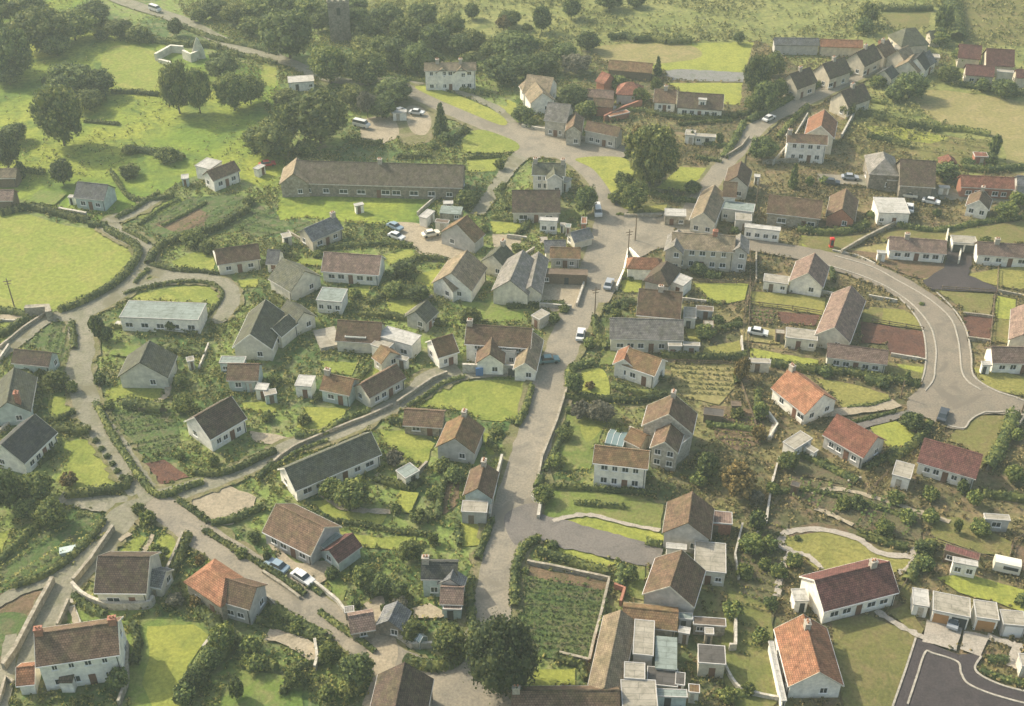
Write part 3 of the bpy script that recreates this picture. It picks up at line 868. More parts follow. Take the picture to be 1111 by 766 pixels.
def tree(kind, x, y, rx, ry, look=None, group=None):
    """crown centre and half sizes in photo pixels of the current tile"""
    p = px((x, y)); rx, ry = rx / _T[2], ry / _T[2]
    shape, mat, lk, name, cat = KIND[kind]
    if cat == 'bush': rx, ry = rx * .8, ry * .8
    elif p[1] > 230: rx, ry = rx * .92, ry * .92
    look = look or lk
    s = scale_at(p[1]); r = rx / s
    dep = PITCH + math.atan((p[1] - PH / 2) / FPX)
    v = (ry / s) ** 2 - (r * math.sin(dep)) ** 2
    hz = math.sqrt(max(v, (0.62 * r) ** 2)) / math.cos(dep)
    hz = min(hz, 2.2 * r if shape != 'cone' else 4 * r)
    istree = cat == 'tree'
    zc = hz * (1.12 if istree else 0.86)
    w = Wp(p, zc)
    size = 'big' if r > 3.4 else ('mid' if r > 1.5 else 'small')
    me = crown(shape, mat, size)
    rot = random.uniform(0, 6.28)
    sc = (r * 1.04, r * 1.04, hz * 1.04)
    if istree:
        root = obj(name, None, loc=(w.x, w.y, 0), rotz=rot)
        t = obj('trunk', TRUNK, root); tt = zc * 1.1; t.scale = (max(r, tt * .5) * 1.0, max(r, tt * .5) * 1.0, tt)
        cr = obj('crown', me, root, (0, 0, zc)); cr.scale = sc
    else:
        root = obj(name, me, loc=(w.x, w.y, zc), rotz=rot); root.scale = sc
    mark([(w.x + r * .8 * math.cos(a), w.y + r * .8 * math.sin(a)) for a in np.linspace(0, 5.5, 7)], 3)
    auto(root, look, cat, (w.x, w.y), group)
    return root

# ------------------------------------------------------------------ vehicles and small things
CARM = {}
def car_parts(kind):
    if kind in CARM: return CARM[kind]
    if kind == 'car':
        L, Wd = 4.0, 1.55
        body = [(-2.0, .35), (2.0, .35), (2.02, .62), (1.95, .80), (1.05, .90), (-1.35, .92), (-1.98, .82), (-2.03, .6)]
        cab = [(-1.45, .9), (.95, .88), (.50, 1.36), (-.95, 1.38)]
    else:
        L, Wd = 4.4, 1.7
        body = [(-2.2, .35), (2.2, .35), (2.22, .8), (2.1, 1.15), (1.75, 1.2), (-2.2, 1.2)]
        cab = [(-2.15, 1.19), (1.7, 1.19), (1.35, 1.85), (-2.1, 1.88)]
    h = Wd / 2
    mb = MB().prism_y(body, -h, h)
    n = len(cab); zt = max(z for _, z in cab)
    v = [(x, -(h - .06 if z < zt - .3 else h - .2), z) for x, z in cab] + [(x, (h - .06 if z < zt - .3 else h - .2), z) for x, z in cab]
    gl = MB().add(v, [tuple(range(n)), tuple(range(n, 2 * n))[::-1]] + [(i, n + i, n + (i + 1) % n, (i + 1) % n) for i in range(n)])
    rx0, rx1 = min(x for x, z in cab if z > zt - .3) + .03, max(x for x, z in cab if z > zt - .3) - .03
    mb.box(rx0, rx1, -h + .21, h - .21, zt - .04, zt + .05)
    bo = mb.build('body', 'car_white'); go = gl.build('glass', 'window_glass')
    mw = MB(); r = .31
    mw.add([(r * math.cos(k * .5236), -.1, r * math.sin(k * .5236)) for k in range(12)] + [(r * math.cos(k * .5236), .1, r * math.sin(k * .5236)) for k in range(12)],
           [tuple(range(12)), tuple(range(12, 24))[::-1]] + [(i, 12 + i, 12 + (i + 1) % 12, (i + 1) % 12) for i in range(12)])
    wo = mw.build('wheel', 'tyre_rubber')
    CARM[kind] = (bo.data, go.data, wo.data, L, h, {})
    for o in (bo, go, wo): bpy.data.objects.remove(o)
    return CARM[kind]
def car(x, y, x2, y2, col, look, kind='car', name='parked_car', cat='car', z=0.33):
    b_, g_, w_, L, h, cache = car_parts(kind)
    a, b = W((x, y)), W((x2, y2)); ang = math.atan2(b.y - a.y, b.x - a.x)
    if col not in cache:
        m2 = b_.copy(); m2.materials.clear(); m2.materials.append(MATS[col]); cache[col] = m2
    root = obj(name, None, loc=(a.x, a.y, z), rotz=ang)
    obj('body', cache[col], root); obj('glass', g_, root)
    for sx in (-1, 1):
        for sy in (-1, 1): obj('wheel', w_, root, (sx * L * .32, sy * (h - .1), .31))
    return auto(root, look, cat, (a.x, a.y))
def pole(x, y, h, look, arm=True):
    w = W((x, y))
    root = obj('telegraph_pole', None, loc=(w.x, w.y, 0), rotz=0.3)
    MB().cyl((0, 0), .15, 0, h, .09).build('post', 'timber', root)
    if arm:
        MB().box(-.8, .8, -.06, .06, h - .75, h - .6).box(-.6, .6, -.05, .05, h - 1.35, h - 1.22).build('crossarm', 'timber', root)
    return auto(root, look, 'pole', (w.x, w.y))
def greenhouse(label, a, b, c, h=2.2, mat='greenhouse_glass'):
    pa, pb, pc = W(a, h), W(b, h), W(c, h)
    u = Vector((pb.x - pa.x, pb.y - pa.y)); L = u.length; u.normalize(); n = Vector((-u.y, u.x)); d = (Vector((pc.x, pc.y)) - Vector((pa.x, pa.y))).dot(n); D = max(abs(d), 1.5)
    cx = pa.x + u.x * L / 2 + n.x * d / 2; cy = pa.y + u.y * L / 2 + n.y * d / 2
    root = obj('greenhouse', None, loc=(cx, cy, 0), rotz=math.atan2(u.y, u.x)); tag(root, label, 'greenhouse')
    MB().prism_x([(-D / 2, 0), (D / 2, 0), (D / 2, 1.5), (0, h), (-D / 2, 1.5)], -L / 2, L / 2).build('glazing', mat, root)
    mb = MB(); k = max(2, int(L / .9))
    for i in range(k + 1):
        x = -L / 2 + L * i / k
        mb.prism_x([(-D / 2 - .03, 0), (-D / 2 - .03, 1.53), (0, h + .04), (D / 2 + .03, 1.53), (D / 2 + .03, 0), (D / 2 + .004, 0), (D / 2 + .004, 1.5), (0, h + .004), (-D / 2 - .004, 1.5), (-D / 2 - .004, 0)], x - .03, x + .03)
    mb.build('frame', 'paint_white', root)
    mark([(cx - 2, cy - 2), (cx + 2, cy - 2), (cx + 2, cy + 2), (cx - 2, cy + 2)], 4)
    return root
# ================================================================== GROUND
g0 = mesh('ground', [(-1500, -400, 0), (1500, -400, 0), (1500, 2600, 0), (-1500, 2600, 0)], [(0, 1, 2, 3)], 'garden_ground')
tag(obj('ground', g0), kind='structure')
T1()
P = patch
# pastures and hillside
P('pasture', 'rough_pasture', [(420, -60), (1400, -80), (1400, 60), (1111, 180), (1000, 175), (930, 130), (850, 60), (815, 45), (800, 85), (720, 80), (640, 55), (560, 60), (470, 55)], True, code=0)
P('hillside', 'hill_grass', [(-260, 60), (-60, -60), (60, -50), (110, 15), (180, 50), (240, 62), (300, 86), (312, 150), (300, 205), (250, 190), (200, 195), (140, 235), (110, 245), (60, 228), (0, 215), (-200, 220)], True, code=0)
P('field', 'meadow', [(118, 52), (150, 50), (175, 60), (183, 80), (160, 100), (125, 92), (110, 75)], True, code=1)
P('field', 'meadow', [(0, 232), (27, 232), (73, 245), (118, 250), (142, 264), (150, 278), (137, 297), (108, 318), (68, 334), (24, 339), (-30, 337), (-120, 300), (-120, 240)], True)
P('field', 'meadow', [(285, 70), (300, 74), (300, 95), (282, 92)], code=1)
P('pasture', 'lawn_deep', [(1045, -10), (1130, -10), (1130, 50), (1046, 49)], code=0)
P('field', 'lawn_dry', [(650, 50), (700, 47), (818, 46), (808, 79), (717, 76), (655, 66)], code=1)
P('field', 'tan_field', [(650, 50), (740, 48), (760, 62), (700, 70), (655, 66)], True, code=1)
P('lawn', 'lawn_dry', [(722, 90), (806, 90), (803, 114), (784, 113), (740, 101)])
P('greenhouse_bed', 'greenhouse_grey', [(720, 77), (740, 75), (809, 79), (806, 89), (724, 87)])
P('field', 'lawn_deep', [(955, 15), (1010, 14), (1008, 30), (965, 30)], code=1)
P('field', 'tan_field', [(1000, 98), (1111, 110), (1300, 140), (1300, 215), (1111, 190), (1095, 185), (1080, 150), (1010, 128)], True, code=1)
P('field', 'lawn_deep', [(905, 130), (960, 132), (1040, 150), (1085, 152), (1080, 190), (1000, 176), (935, 172), (920, 155)], code=0)
P('field', 'lawn_dry', [(938, 136), (995, 140), (1030, 150), (1010, 156), (950, 148)], code=0)
# upper middle
P('grass_verge', 'lawn_dry', [(447, 97), (468, 100), (500, 113), (549, 131), (547, 135), (520, 128), (475, 110)])
P('grass_verge', 'lawn_dry', [(520, 110), (565, 118), (562, 128), (550, 127)])
P('green_island', 'lawn', [(505, 148), (522, 140), (545, 148), (565, 158), (560, 166), (505, 166), (500, 158)], True)
P('lawn', 'lawn_dry', [(506, 172), (545, 171), (537, 186), (508, 187)])
P('lawn', 'lawn_dry', [(550, 108), (560, 112), (562, 126), (552, 124)])
P('green', 'lawn', [(622, 174), (650, 171), (684, 176), (690, 205), (694, 228), (672, 228), (655, 202)], True)
P('lawn', 'lawn_dry', [(712, 204), (738, 181), (778, 183), (764, 200), (756, 206), (740, 208)])
P('lawn', 'lawn', [(698, 225), (724, 222), (722, 229), (700, 231)])
P('yard', 'verge', [(425, 112), (446, 104), (468, 114), (482, 138), (470, 152), (440, 158), (425, 135)], True)
P('yard', 'sandy_yard', [(440, 118), (456, 116), (468, 130), (462, 146), (446, 142)], True)
P('yard', 'sandy_yard', [(395, 130), (425, 128), (432, 148), (405, 158), (392, 150)], True)
P('meadow', 'hill_grass', [(302, 214), (480, 212), (470, 222), (455, 240), (430, 244), (385, 242), (330, 236), (300, 240)])
P('yard', 'sandy_yard', [(422, 243), (455, 243), (480, 256), (508, 268), (505, 280), (468, 284), (456, 276), (440, 262)], True)
P('lawn', 'lawn', [(416, 277), (447, 270), (450, 278), (422, 289)])
P('lawn', 'lawn_dry', [(455, 297), (487, 288), (482, 302), (466, 312), (450, 306)])
P('lawn', 'lawn_dry', [(420, 326), (462, 324), (448, 345), (420, 342)])
P('lawn', 'lawn', [(378, 313), (402, 310), (398, 322), (380, 324)])
P('lawn', 'lawn_deep', [(500, 328), (570, 330), (566, 350), (505, 348)])
P('lawn', 'lawn_dry', [(530, 240), (575, 243), (570, 252), (535, 254)])
P('path', 'sandy_yard', [(534, 254), (572, 256), (556, 272), (540, 280), (536, 268)])
# allotments, left
P('allotment', 'crop_ground', [(146, 240), (205, 214), (262, 212), (300, 232), (300, 245), (256, 252), (190, 262), (160, 252)])
P('allotment', 'lawn', [(150, 236), (172, 222), (196, 214), (203, 216), (160, 240)])
P('allotment', 'brown_soil', [(168, 244), (214, 225), (226, 232), (222, 246), (190, 252)])
P('plot', 'crop_ground', [(262, 228), (300, 232), (310, 252), (280, 258), (246, 244)])
P('lawn', 'lawn', [(186, 284), (214, 273), (233, 278), (232, 294), (190, 290)])
P('lawn', 'lawn', [(141, 323), (165, 316), (190, 312), (222, 311), (240, 320), (238, 332), (227, 337), (224, 329), (150, 327)], True)
P('lawn', 'lawn_deep', [(149, 308), (162, 297), (189, 305), (170, 309)])
P('lawn', 'lawn_dry', [(258, 304), (280, 303), (279, 312), (262, 312)])
P('plot', 'crop_ground', [(28, 372), (55, 352), (80, 352), (84, 372), (78, 396), (55, 396)])
P('lawn', 'lawn', [(0, 352), (26, 342), (18, 352), (0, 360)], code=1)
P('lawn', 'lawn', [(0, 368), (18, 363), (4, 378), (0, 381)], code=1)
P('lawn', 'lawn', [(53, 436), (66, 430), (78, 436), (74, 451), (56, 453)], True)
P('lawn', 'lawn', [(66, 479), (100, 477), (114, 500), (132, 523), (118, 528), (80, 533), (60, 522), (74, 500)])
P('lawn', 'lawn', [(116, 424), (150, 412), (178, 410), (175, 424), (168, 436), (138, 432), (120, 436)], True)
P('lawn', 'lawn', [(262, 437), (300, 436), (300, 448), (266, 446)])
P('plot', 'crop_ground', [(120, 446), (190, 448), (196, 480), (180, 495), (140, 488), (118, 462)])
P('soil_bed', 'soil', [(157, 503), (178, 499), (206, 518), (174, 526)])
P('rough_plot', 'crop_ground', [(52, 575), (112, 562), (118, 578), (80, 614), (20, 637), (0, 640), (0, 615)])
P('lawn', 'lawn', [(-20, 584), (12, 575), (2, 600), (-20, 604)], code=1)
P('rough_plot', 'brown_soil', [(-10, 650), (52, 642), (56, 650), (20, 712), (-10, 720)], True)
P('rough_plot', 'crop_ground', [(-10, 670), (30, 668), (24, 700), (-10, 712)], True)
# bottom left
P('lawn', 'lawn', [(128, 602), (150, 580), (160, 584), (148, 602)])
P('lawn', 'lawn', [(162, 602), (178, 578), (196, 582), (188, 604), (176, 618), (164, 612)])
P('lawn', 'lawn_deep', [(68, 676), (78, 662), (118, 664), (128, 678)])
P('lawn', 'lawn_deep', [(154, 672), (160, 668), (215, 676), (228, 688), (208, 718), (196, 768), (160, 800), (140, 800), (138, 690)])
P('lawn', 'lawn_dry', [(160, 680), (210, 678), (226, 690), (204, 722), (194, 775), (168, 775), (154, 742), (162, 716)])  # left edge traces the farmhouse shadow; the darker sheet beneath paints that shade
P('lawn', 'lawn_deep', [(262, 728), (300, 732), (330, 745), (325, 800), (236, 800), (240, 752)])
P('lawn', 'lawn', [(214, 600), (222, 596), (240, 606), (226, 612)])
# centre
P('lawn', 'lawn', [(456, 442), (478, 423), (504, 414), (540, 413), (580, 416), (576, 436), (566, 457), (552, 455), (545, 458), (522, 456), (500, 446), (480, 444)])
P('lawn', 'lawn', [(344, 392), (388, 394), (382, 408), (356, 404)])
P('lawn', 'lawn', [(388, 410), (400, 400), (418, 402), (398, 416)])
P('lawn', 'lawn', [(280, 438), (306, 440), (294, 449), (278, 449)])
P('lawn', 'lawn_dry', [(330, 442), (376, 444), (374, 456), (340, 470), (322, 464)])
P('lawn', 'lawn', [(410, 466), (444, 470), (472, 482), (462, 505), (446, 502), (428, 490), (416, 480)])
P('lawn', 'lawn', [(336, 545), (364, 542), (420, 560), (414, 570), (368, 568)])
P('lawn', 'lawn', [(360, 574), (410, 584), (452, 582), (448, 600), (392, 594)])
P('lawn', 'lawn_dry', [(500, 568), (528, 566), (520, 592), (498, 594)])
P('lawn', 'lawn_deep', [(350, 630), (366, 626), (376, 640), (372, 655), (362, 650)])
P('lawn', 'lawn', [(524, 470), (540, 472), (536, 494), (528, 494)])
P('plot', 'brown_soil', [(484, 516), (500, 512), (496, 548), (480, 560)])
P('yard', 'sandy_yard', [(194, 545), (212, 534), (243, 526), (278, 540), (276, 556), (252, 570), (230, 572)], code=2)
P('yard', 'sandy_yard', [(270, 468), (300, 472), (322, 480), (310, 486), (288, 482), (276, 480)], code=2)
# the plots right of the main road
P('lawn', 'lawn_deep', [(610, 450), (660, 450), (650, 480), (640, 510), (592, 512), (600, 480)])
P('lawn', 'lawn', [(630, 455), (660, 452), (650, 470), (636, 480)], True)
P('lawn', 'lawn_dry', [(628, 405), (650, 400), (660, 412), (660, 432), (640, 436), (628, 428)], True)
P('plot', 'tan_field', [(728, 396), (800, 398), (798, 420), (780, 440), (742, 432), (728, 412)])
P('plot', 'brown_soil', [(770, 440), (826, 446), (832, 480), (800, 490), (776, 475)])
P('lawn', 'lawn_deep', [(584, 528), (640, 532), (720, 548), (716, 590), (640, 574), (590, 560)])
P('lawn', 'lawn_dry', [(600, 566), (616, 562), (650, 562), (716, 580), (714, 592), (640, 580)], True)
P('lawn', 'lawn_dry', [(590, 588), (630, 596), (668, 612), (656, 618), (592, 602)])
P('lawn', 'lawn_deep', [(680, 612), (700, 614), (698, 652), (680, 648)])
P('plot', 'crop_ground', [(562, 614), (660, 632), (640, 720), (586, 714), (560, 690)])
P('plot', 'brown_soil', [(567, 614), (660, 632), (656, 642), (564, 624)])
P('lawn', 'lawn_dry', [(578, 728), (624, 726), (624, 744), (576, 748)])
P('lawn', 'lawn_deep', [(668, 366), (676, 364), (672, 398), (650, 396)], code=1)
P('lawn', 'lawn', [(742, 352), (760, 352), (760, 372), (746, 372)])
P('lawn', 'lawn_dry', [(752, 308), (812, 309), (808, 326), (790, 330), (768, 326)])
P('lawn', 'lawn_dry', [(670, 306), (698, 300), (696, 318), (676, 318)])
P('terrace', 'brown_soil', [(688, 284), (716, 280), (712, 292), (700, 300)])
P('lawn', 'lawn', [(764, 378), (802, 370), (804, 384), (762, 386)])
P('lawn', 'lawn', [(814, 317), (862, 320), (896, 324), (894, 343), (812, 330)])
P('plot', 'brown_soil', [(812, 336), (842, 338), (838, 352), (812, 350)])
P('plot', 'soil', [(843, 339), (890, 343), (884, 354), (846, 352)])
P('lawn', 'lawn_dry', [(812, 378), (888, 392), (886, 399), (814, 389)])
P('plot', 'tan_field', [(800, 352), (850, 360), (846, 374), (806, 370)])
# inside the crescent
P('lawn', 'lawn_deep', [(867, 258), (905, 262), (918, 275), (868, 270)])
P('lawn', 'lawn_dry', [(867, 256), (912, 260), (930, 262), (912, 273), (870, 268)])
P('lawn', 'lawn_deep', [(868, 258), (930, 256), (965, 245), (975, 240), (912, 276), (880, 270)], True)
P('lawn', 'tan_field', [(916, 272), (960, 265), (1020, 280), (1022, 298), (1010, 306), (985, 300), (950, 282)])
P('front_garden', 'brown_soil', [(918, 273), (950, 275), (1018, 285), (1024, 293), (1002, 303), (978, 297), (948, 284)], True)
P('lawn', 'lawn_deep', [(950, 254), (985, 250), (1060, 248), (1160, 232), (1160, 262), (1040, 268), (1000, 262), (958, 264)])
P('lawn', 'lawn', [(1052, 298), (1084, 292), (1120, 290), (1120, 318), (1078, 310), (1050, 302)])
P('lawn', 'lawn_deep', [(1014, 316), (1078, 320), (1074, 343), (1044, 340), (1032, 326)])
P('lawn', 'lawn_dry', [(1082, 322), (1102, 326), (1098, 348), (1078, 346)])
P('lawn', 'lawn_deep', [(1080, 346), (1096, 348), (1092, 374), (1074, 372)])
P('soil_bed', 'soil', [(1044, 340), (1078, 346), (1073, 372), (1050, 366)])
P('lawn', 'lawn', [(944, 334), (980, 337), (996, 347), (1002, 359), (960, 353), (938, 348)])
P('lawn', 'lawn_deep', [(938, 336), (958, 335), (956, 352), (936, 350)])
P('soil_bed', 'soil', [(934, 350), (1001, 361), (1006, 391), (966, 386), (962, 374), (934, 373)])
P('lawn', 'lawn_deep', [(962, 394), (1003, 397), (1001, 414), (985, 416), (960, 404)])
P('lawn', 'lawn_dry', [(972, 396), (1002, 399), (1000, 406), (976, 400)])
P('lawn', 'lawn', [(884, 411), (925, 418), (964, 429), (964, 436), (914, 443), (900, 428)])
P('lawn', 'lawn_dry', [(944, 465), (972, 458), (994, 472), (984, 484), (966, 488), (952, 478)])
P('lawn', 'lawn_deep', [(1046, 460), (1062, 452), (1098, 452), (1078, 500), (1068, 508), (1058, 492), (1026, 478)])
P('lawn', 'lawn', [(1056, 400), (1080, 402), (1130, 416), (1130, 436), (1080, 424), (1062, 414)])
P('plot', 'crop_ground', [(850, 520), (920, 528), (1000, 556), (1000, 590), (930, 575), (860, 540)])
P('plot', 'crop_ground', [(850, 466), (880, 500), (930, 520), (920, 528), (850, 512)])
P('lawn', 'lawn_deep', [(1006, 566), (1040, 562), (1098, 590), (1096, 606), (1060, 602), (1012, 592)])
P('lawn', 'lawn_dry', [(1016, 628), (1050, 624), (1120, 644), (1120, 668), (1070, 652), (1040, 644)])
P('plot', 'brown_soil', [(1097, 592), (1130, 596), (1130, 640), (1100, 612)])
P('plot', 'crop_ground', [(820, 560), (855, 568), (850, 640), (830, 700), (800, 720), (800, 620)])
P('lawn', 'lawn_deep', [(790, 640), (836, 660), (846, 760), (800, 800), (780, 720)])
P('lawn', 'lawn_deep', [(902, 676), (942, 668), (995, 692), (966, 770), (925, 800), (905, 720)])
P('lawn', 'lawn', [(855, 582), (892, 577), (930, 587), (952, 602), (986, 606), (988, 615), (972, 622), (896, 622), (868, 604), (852, 598)], True)
P('lawn', 'lawn_deep', [(974, 626), (994, 620), (1000, 640), (986, 660), (976, 648)])
P('lawn', 'lawn_deep', [(960, 664), (982, 656), (1002, 684), (998, 692)])
P('flower_bed', 'brown_soil', [(850, 576), (888, 568), (916, 574), (924, 582), (896, 578), (856, 584)])

# ================================================================== ROADS
RD = road
# old lanes first, then the main road
RD('lane', 'lane_surface', [(300, 63, 6), (243, 46, 6), (200, 24, 6), (151, 8, 6), (119, -4, 6), (60, -30, 6)])
RD('lane', 'lane_surface', [(280, 57, 6), (312, 68, 5.5), (350, 84, 5), (385, 90, 5), (420, 88, 5), (452, 92, 6)])
RD('lane', 'lane_surface', [(556, 134, 3), (540, 119, 3), (523, 111, 3), (508, 104, 3), (470, 92, 3), (452, 90, 4)])
RD('lane', 'lane_surface', [(176, 212, 3), (165, 220, 3.4), (146, 231, 4), (119, 242, 5), (127, 253, 5), (146, 262, 5), (157, 271, 5), (159, 286, 5), (146, 304, 5), (130, 318, 5.5), (108, 331, 5.5), (89, 342, 6), (88, 362, 5.5), (90, 382, 5.5), (85, 402, 5.5), (92, 432, 5.5), (105, 459, 5.5), (122, 483, 5.5), (138, 508, 5.5), (151, 529, 5.5), (164, 545, 6)], edge=('verge', 1.6, 'verge'))
RD('lane', 'lane_surface', [(159, 291, 3.6), (175, 297, 4), (200, 302, 4), (232, 305, 4.5), (248, 314, 4.5), (251, 326, 4.5), (244, 340, 4), (234, 352, 3)], edge=('verge', 1.2, 'verge'))
RD('lane', 'lane_surface', [(128, 320, 4), (145, 313, 3.6), (165, 308, 3.6), (195, 305, 3.6)])
RD('lane', 'lane_surface', [(-30, 402, 4.5), (0, 385, 4.5), (27, 364, 4.5), (51, 347, 4.5), (80, 343, 4.5)])
RD('path', 'sandy_yard', [(-10, 347, 2.5), (12, 346, 2.5), (28, 345, 2.5)])
RD('lane', 'lane_surface', [(148, 549, 5), (125, 548, 4.5), (100, 546, 4.5), (66, 540, 3)])
RD('lane', 'lane_surface', [(160, 548, 5), (136, 560, 6), (122, 578, 5.5), (104, 602, 5.5), (84, 622, 6), (66, 645, 5), (52, 672, 4.5), (36, 706, 3.5), (20, 740, 3)], edge=('verge', 1.5, 'verge'))
RD('lane', 'lane_surface', [(84, 620, 4), (50, 632, 3), (20, 643, 2.5), (-10, 660, 2.5)])
RD('lane', 'lane_surface', [(12, 690, 2), (8, 728, 2.5), (0, 770, 2.5)])
RD('lane', 'lane_surface', [(518, 234, 4), (530, 216, 4), (541, 200, 4), (552, 184, 4.5), (568, 166, 6)])
RD('lane', 'lane_surface', [(504, 407, 4), (540, 405, 3.5), (585, 405, 4)])
RD('street', 'lane_surface', [(160, 546, 6), (205, 532, 4.5), (243, 519, 4.2), (280, 503, 4.2), (318, 485, 4.2), (352, 475, 4.2), (388, 461, 4.2), (426, 442, 4.5), (450, 427, 5), (470, 413, 7), (500, 404, 6)], edge=('verge', 1.4, 'verge'))
RD('street', 'tarmac_old', [(162, 545, 6), (182, 556, 6), (206, 573, 6), (238, 595, 6), (280, 622, 6), (312, 643, 6), (347, 665, 6), (380, 688, 6), (412, 712, 7), (440, 728, 7), (475, 735, 6), (500, 728, 7)], edge=('verge', 1.2, 'verge'))
RD('yard', 'lane_surface', [(930, 196, 7), (995, 207, 8), (1050, 214, 6), (1111, 217, 5)])
RD('road', 'tarmac_old', [(886, 194, 5), (930, 197, 6)])
RD('road', 'tarmac_old', [(745, 240, 6), (768, 203, 5.5), (785, 181, 5.5), (804, 159, 5.5), (829, 133, 6), (878, 108, 6), (927, 84, 6), (962, 68, 6), (1000, 56, 5)], edge=('verge', 2.0, 'verge'))
# main road with its wide verges
main = [(506, 830, 9), (513, 770, 8.5), (517, 735, 8.5), (524, 700, 7), (534, 660, 7), (542, 620, 7), (551, 580, 7.5), (561, 540, 8), (573, 500, 7.5), (586, 455, 7.5), (598, 415, 7.5), (612, 375, 7.5), (628, 335, 8), (643, 300, 8), (657, 268, 9), (664, 238, 9), (660, 212, 8), (648, 192, 8), (628, 174, 9), (600, 160, 10), (578, 152, 9), (552, 145, 8), (514, 130, 7.5), (478, 115, 7), (452, 103, 6.5), (432, 92, 5)]
RD('main_road', 'tarmac_old', main, edge=('verge', 3.0, 'verge'))
patch('main_road', 'tarmac_old', [(552, 134), (600, 140), (640, 152), (678, 160), (676, 172), (622, 175), (600, 172), (570, 172), (548, 158), (556, 146)], True, code=2)
patch('square', 'tarmac_old', [(646, 236), (700, 232), (730, 232), (800, 262), (800, 271), (742, 262), (732, 250), (726, 268), (706, 274), (690, 284), (674, 306), (660, 330), (640, 330), (636, 296), (648, 268)], code=2)
patch('main_road', 'tarmac_old', [(500, 690), (520, 690), (530, 720), (560, 800), (440, 800), (470, 740), (480, 722)], True, code=2)
patch('yard', 'sandy_yard', [(586, 300), (638, 298), (634, 312), (622, 336), (600, 340), (584, 334)], code=2)
patch('drive', 'sandy_yard', [(400, 682), (425, 688), (432, 712), (420, 742), (404, 770), (392, 770), (406, 730), (398, 706)], True, code=2)
patch('yard', 'sandy_yard', [(392, 660), (414, 648), (420, 664), (434, 672), (424, 692), (402, 690), (396, 676)], True, code=2)
patch('terrace', 'sandy_yard', [(446, 662), (466, 656), (486, 668), (478, 672), (450, 672)], code=2)
patch('drive', 'sandy_yard', [(290, 588), (300, 592), (322, 612), (352, 610), (366, 616), (348, 634), (330, 626), (306, 612)], True, code=2)
patch('drive', 'sandy_yard', [(884, 449), (920, 443), (968, 435), (978, 442), (966, 446), (918, 452), (892, 454)], code=2)
patch('drive', 'tarmac_grey', [(926, 462), (970, 450), (1000, 440), (1006, 446), (968, 458), (938, 466)], code=2)
RD('drive', 'tarmac_grey', [(572, 572, 6.5), (600, 578, 6), (640, 588, 5.5), (680, 598, 5.2), (716, 606, 5)])
patch('drive', 'tarmac_grey', [(548, 560), (584, 548), (586, 580), (572, 592), (556, 590)], True, code=2)
patch('grass_verge', 'lawn_dry', [(450, 96), (468, 96), (505, 108), (535, 121), (550, 133), (543, 137), (510, 124), (475, 109)], True)
patch('green_island', 'lawn', [(506, 148), (520, 142), (538, 146), (562, 157), (556, 166), (506, 166)], True)
patch('green_island', 'lawn_dry', [(624, 174), (655, 171), (682, 176), (690, 205), (690, 226), (674, 226), (656, 200), (642, 184)], True)
# estate road: footways, carriageway, kerbs
fl = [(742, 252), (811, 259), (865, 268), (912, 277), (950, 288), (982, 303), (1010, 320), (1034, 338), (1047, 360), (1053, 385), (1054, 404), (1062, 414), (1080, 424), (1130, 442), (1420, 520)]
fi = [(1410, 545), (1130, 458), (1078, 450), (1062, 452), (1050, 460), (1045, 468), (1028, 466), (1010, 458), (984, 446), (984, 434), (1000, 420), (1003, 402), (1004, 380), (1000, 358), (988, 338), (974, 325), (950, 312), (915, 298), (880, 285), (811, 273), (742, 266)]
patch('footway', 'tarmac_estate', fl + fi, code=2)
rl = [(742, 254), (811, 261), (862, 270), (905, 279), (945, 291), (975, 307), (1006, 325), (1030, 346), (1038, 366), (1041, 385), (1043, 404), (1050, 414), (1064, 424), (1090, 434), (1130, 444), (1420, 524)]
ri = [(1412, 541), (1130, 456), (1078, 449), (1062, 451), (1050, 459), (1044, 466), (1028, 464), (1012, 456), (990, 446), (988, 436), (1006, 422), (1013, 406), (1015, 380), (1010, 358), (998, 341), (982, 326), (956, 310), (920, 296), (880, 283), (811, 271), (742, 264)]
patch('estate_road', 'tarmac_estate', rl + ri, code=2)
kerb([(905, 279), (945, 291), (975, 307), (1006, 325), (1030, 346), (1038, 366), (1041, 385), (1043, 404), (1050, 416), (1064, 425)])
kerb([(1003, 426), (1012, 414), (1014, 400), (1015, 380), (1010, 358), (998, 341), (982, 326), (956, 310), (920, 296), (880, 285)])
kerb([(1016, 319), (1034, 337), (1047, 358), (1053, 385), (1054, 404), (1060, 414), (1080, 426), (1105, 434), (1130, 442), (1420, 520)])
kerb([(974, 324), (988, 338), (1000, 358), (1004, 380), (1003, 402), (999, 416)])
kerb([(1410, 546), (1130, 458), (1078, 449), (1063, 451), (1052, 458), (1046, 466), (1034, 465), (1028, 463)])
# dark new road, bottom right
patch('footway', 'tarmac_new', [(994, 694), (970, 766), (940, 900), (1450, 960), (1450, 830), (1111, 752), (1085, 745), (1064, 735), (1056, 728), (1066, 712), (1040, 712)], code=2)
patch('new_road', 'tarmac_new', [(1003, 710), (984, 766), (955, 900), (1450, 960), (1450, 848), (1111, 765), (1070, 753), (1045, 740), (1040, 722)], code=2)
kerb([(993, 694), (982, 728), (968, 768), (960, 792)], smooth=False)
kerb([(984, 766), (994, 736), (1003, 710), (1012, 711), (1038, 720), (1042, 732), (1050, 744), (1075, 755), (1111, 765), (1150, 772)])
kerb([(1064, 714), (1057, 726), (1064, 735), (1085, 745), (1111, 752), (1150, 760)])
patch('forecourt', 'concrete', [(1005, 674), (1044, 682), (1037, 708), (1000, 698)], code=2)
patch('forecourt', 'concrete', [(1045, 686), (1073, 692), (1063, 714), (1041, 706)], code=2)
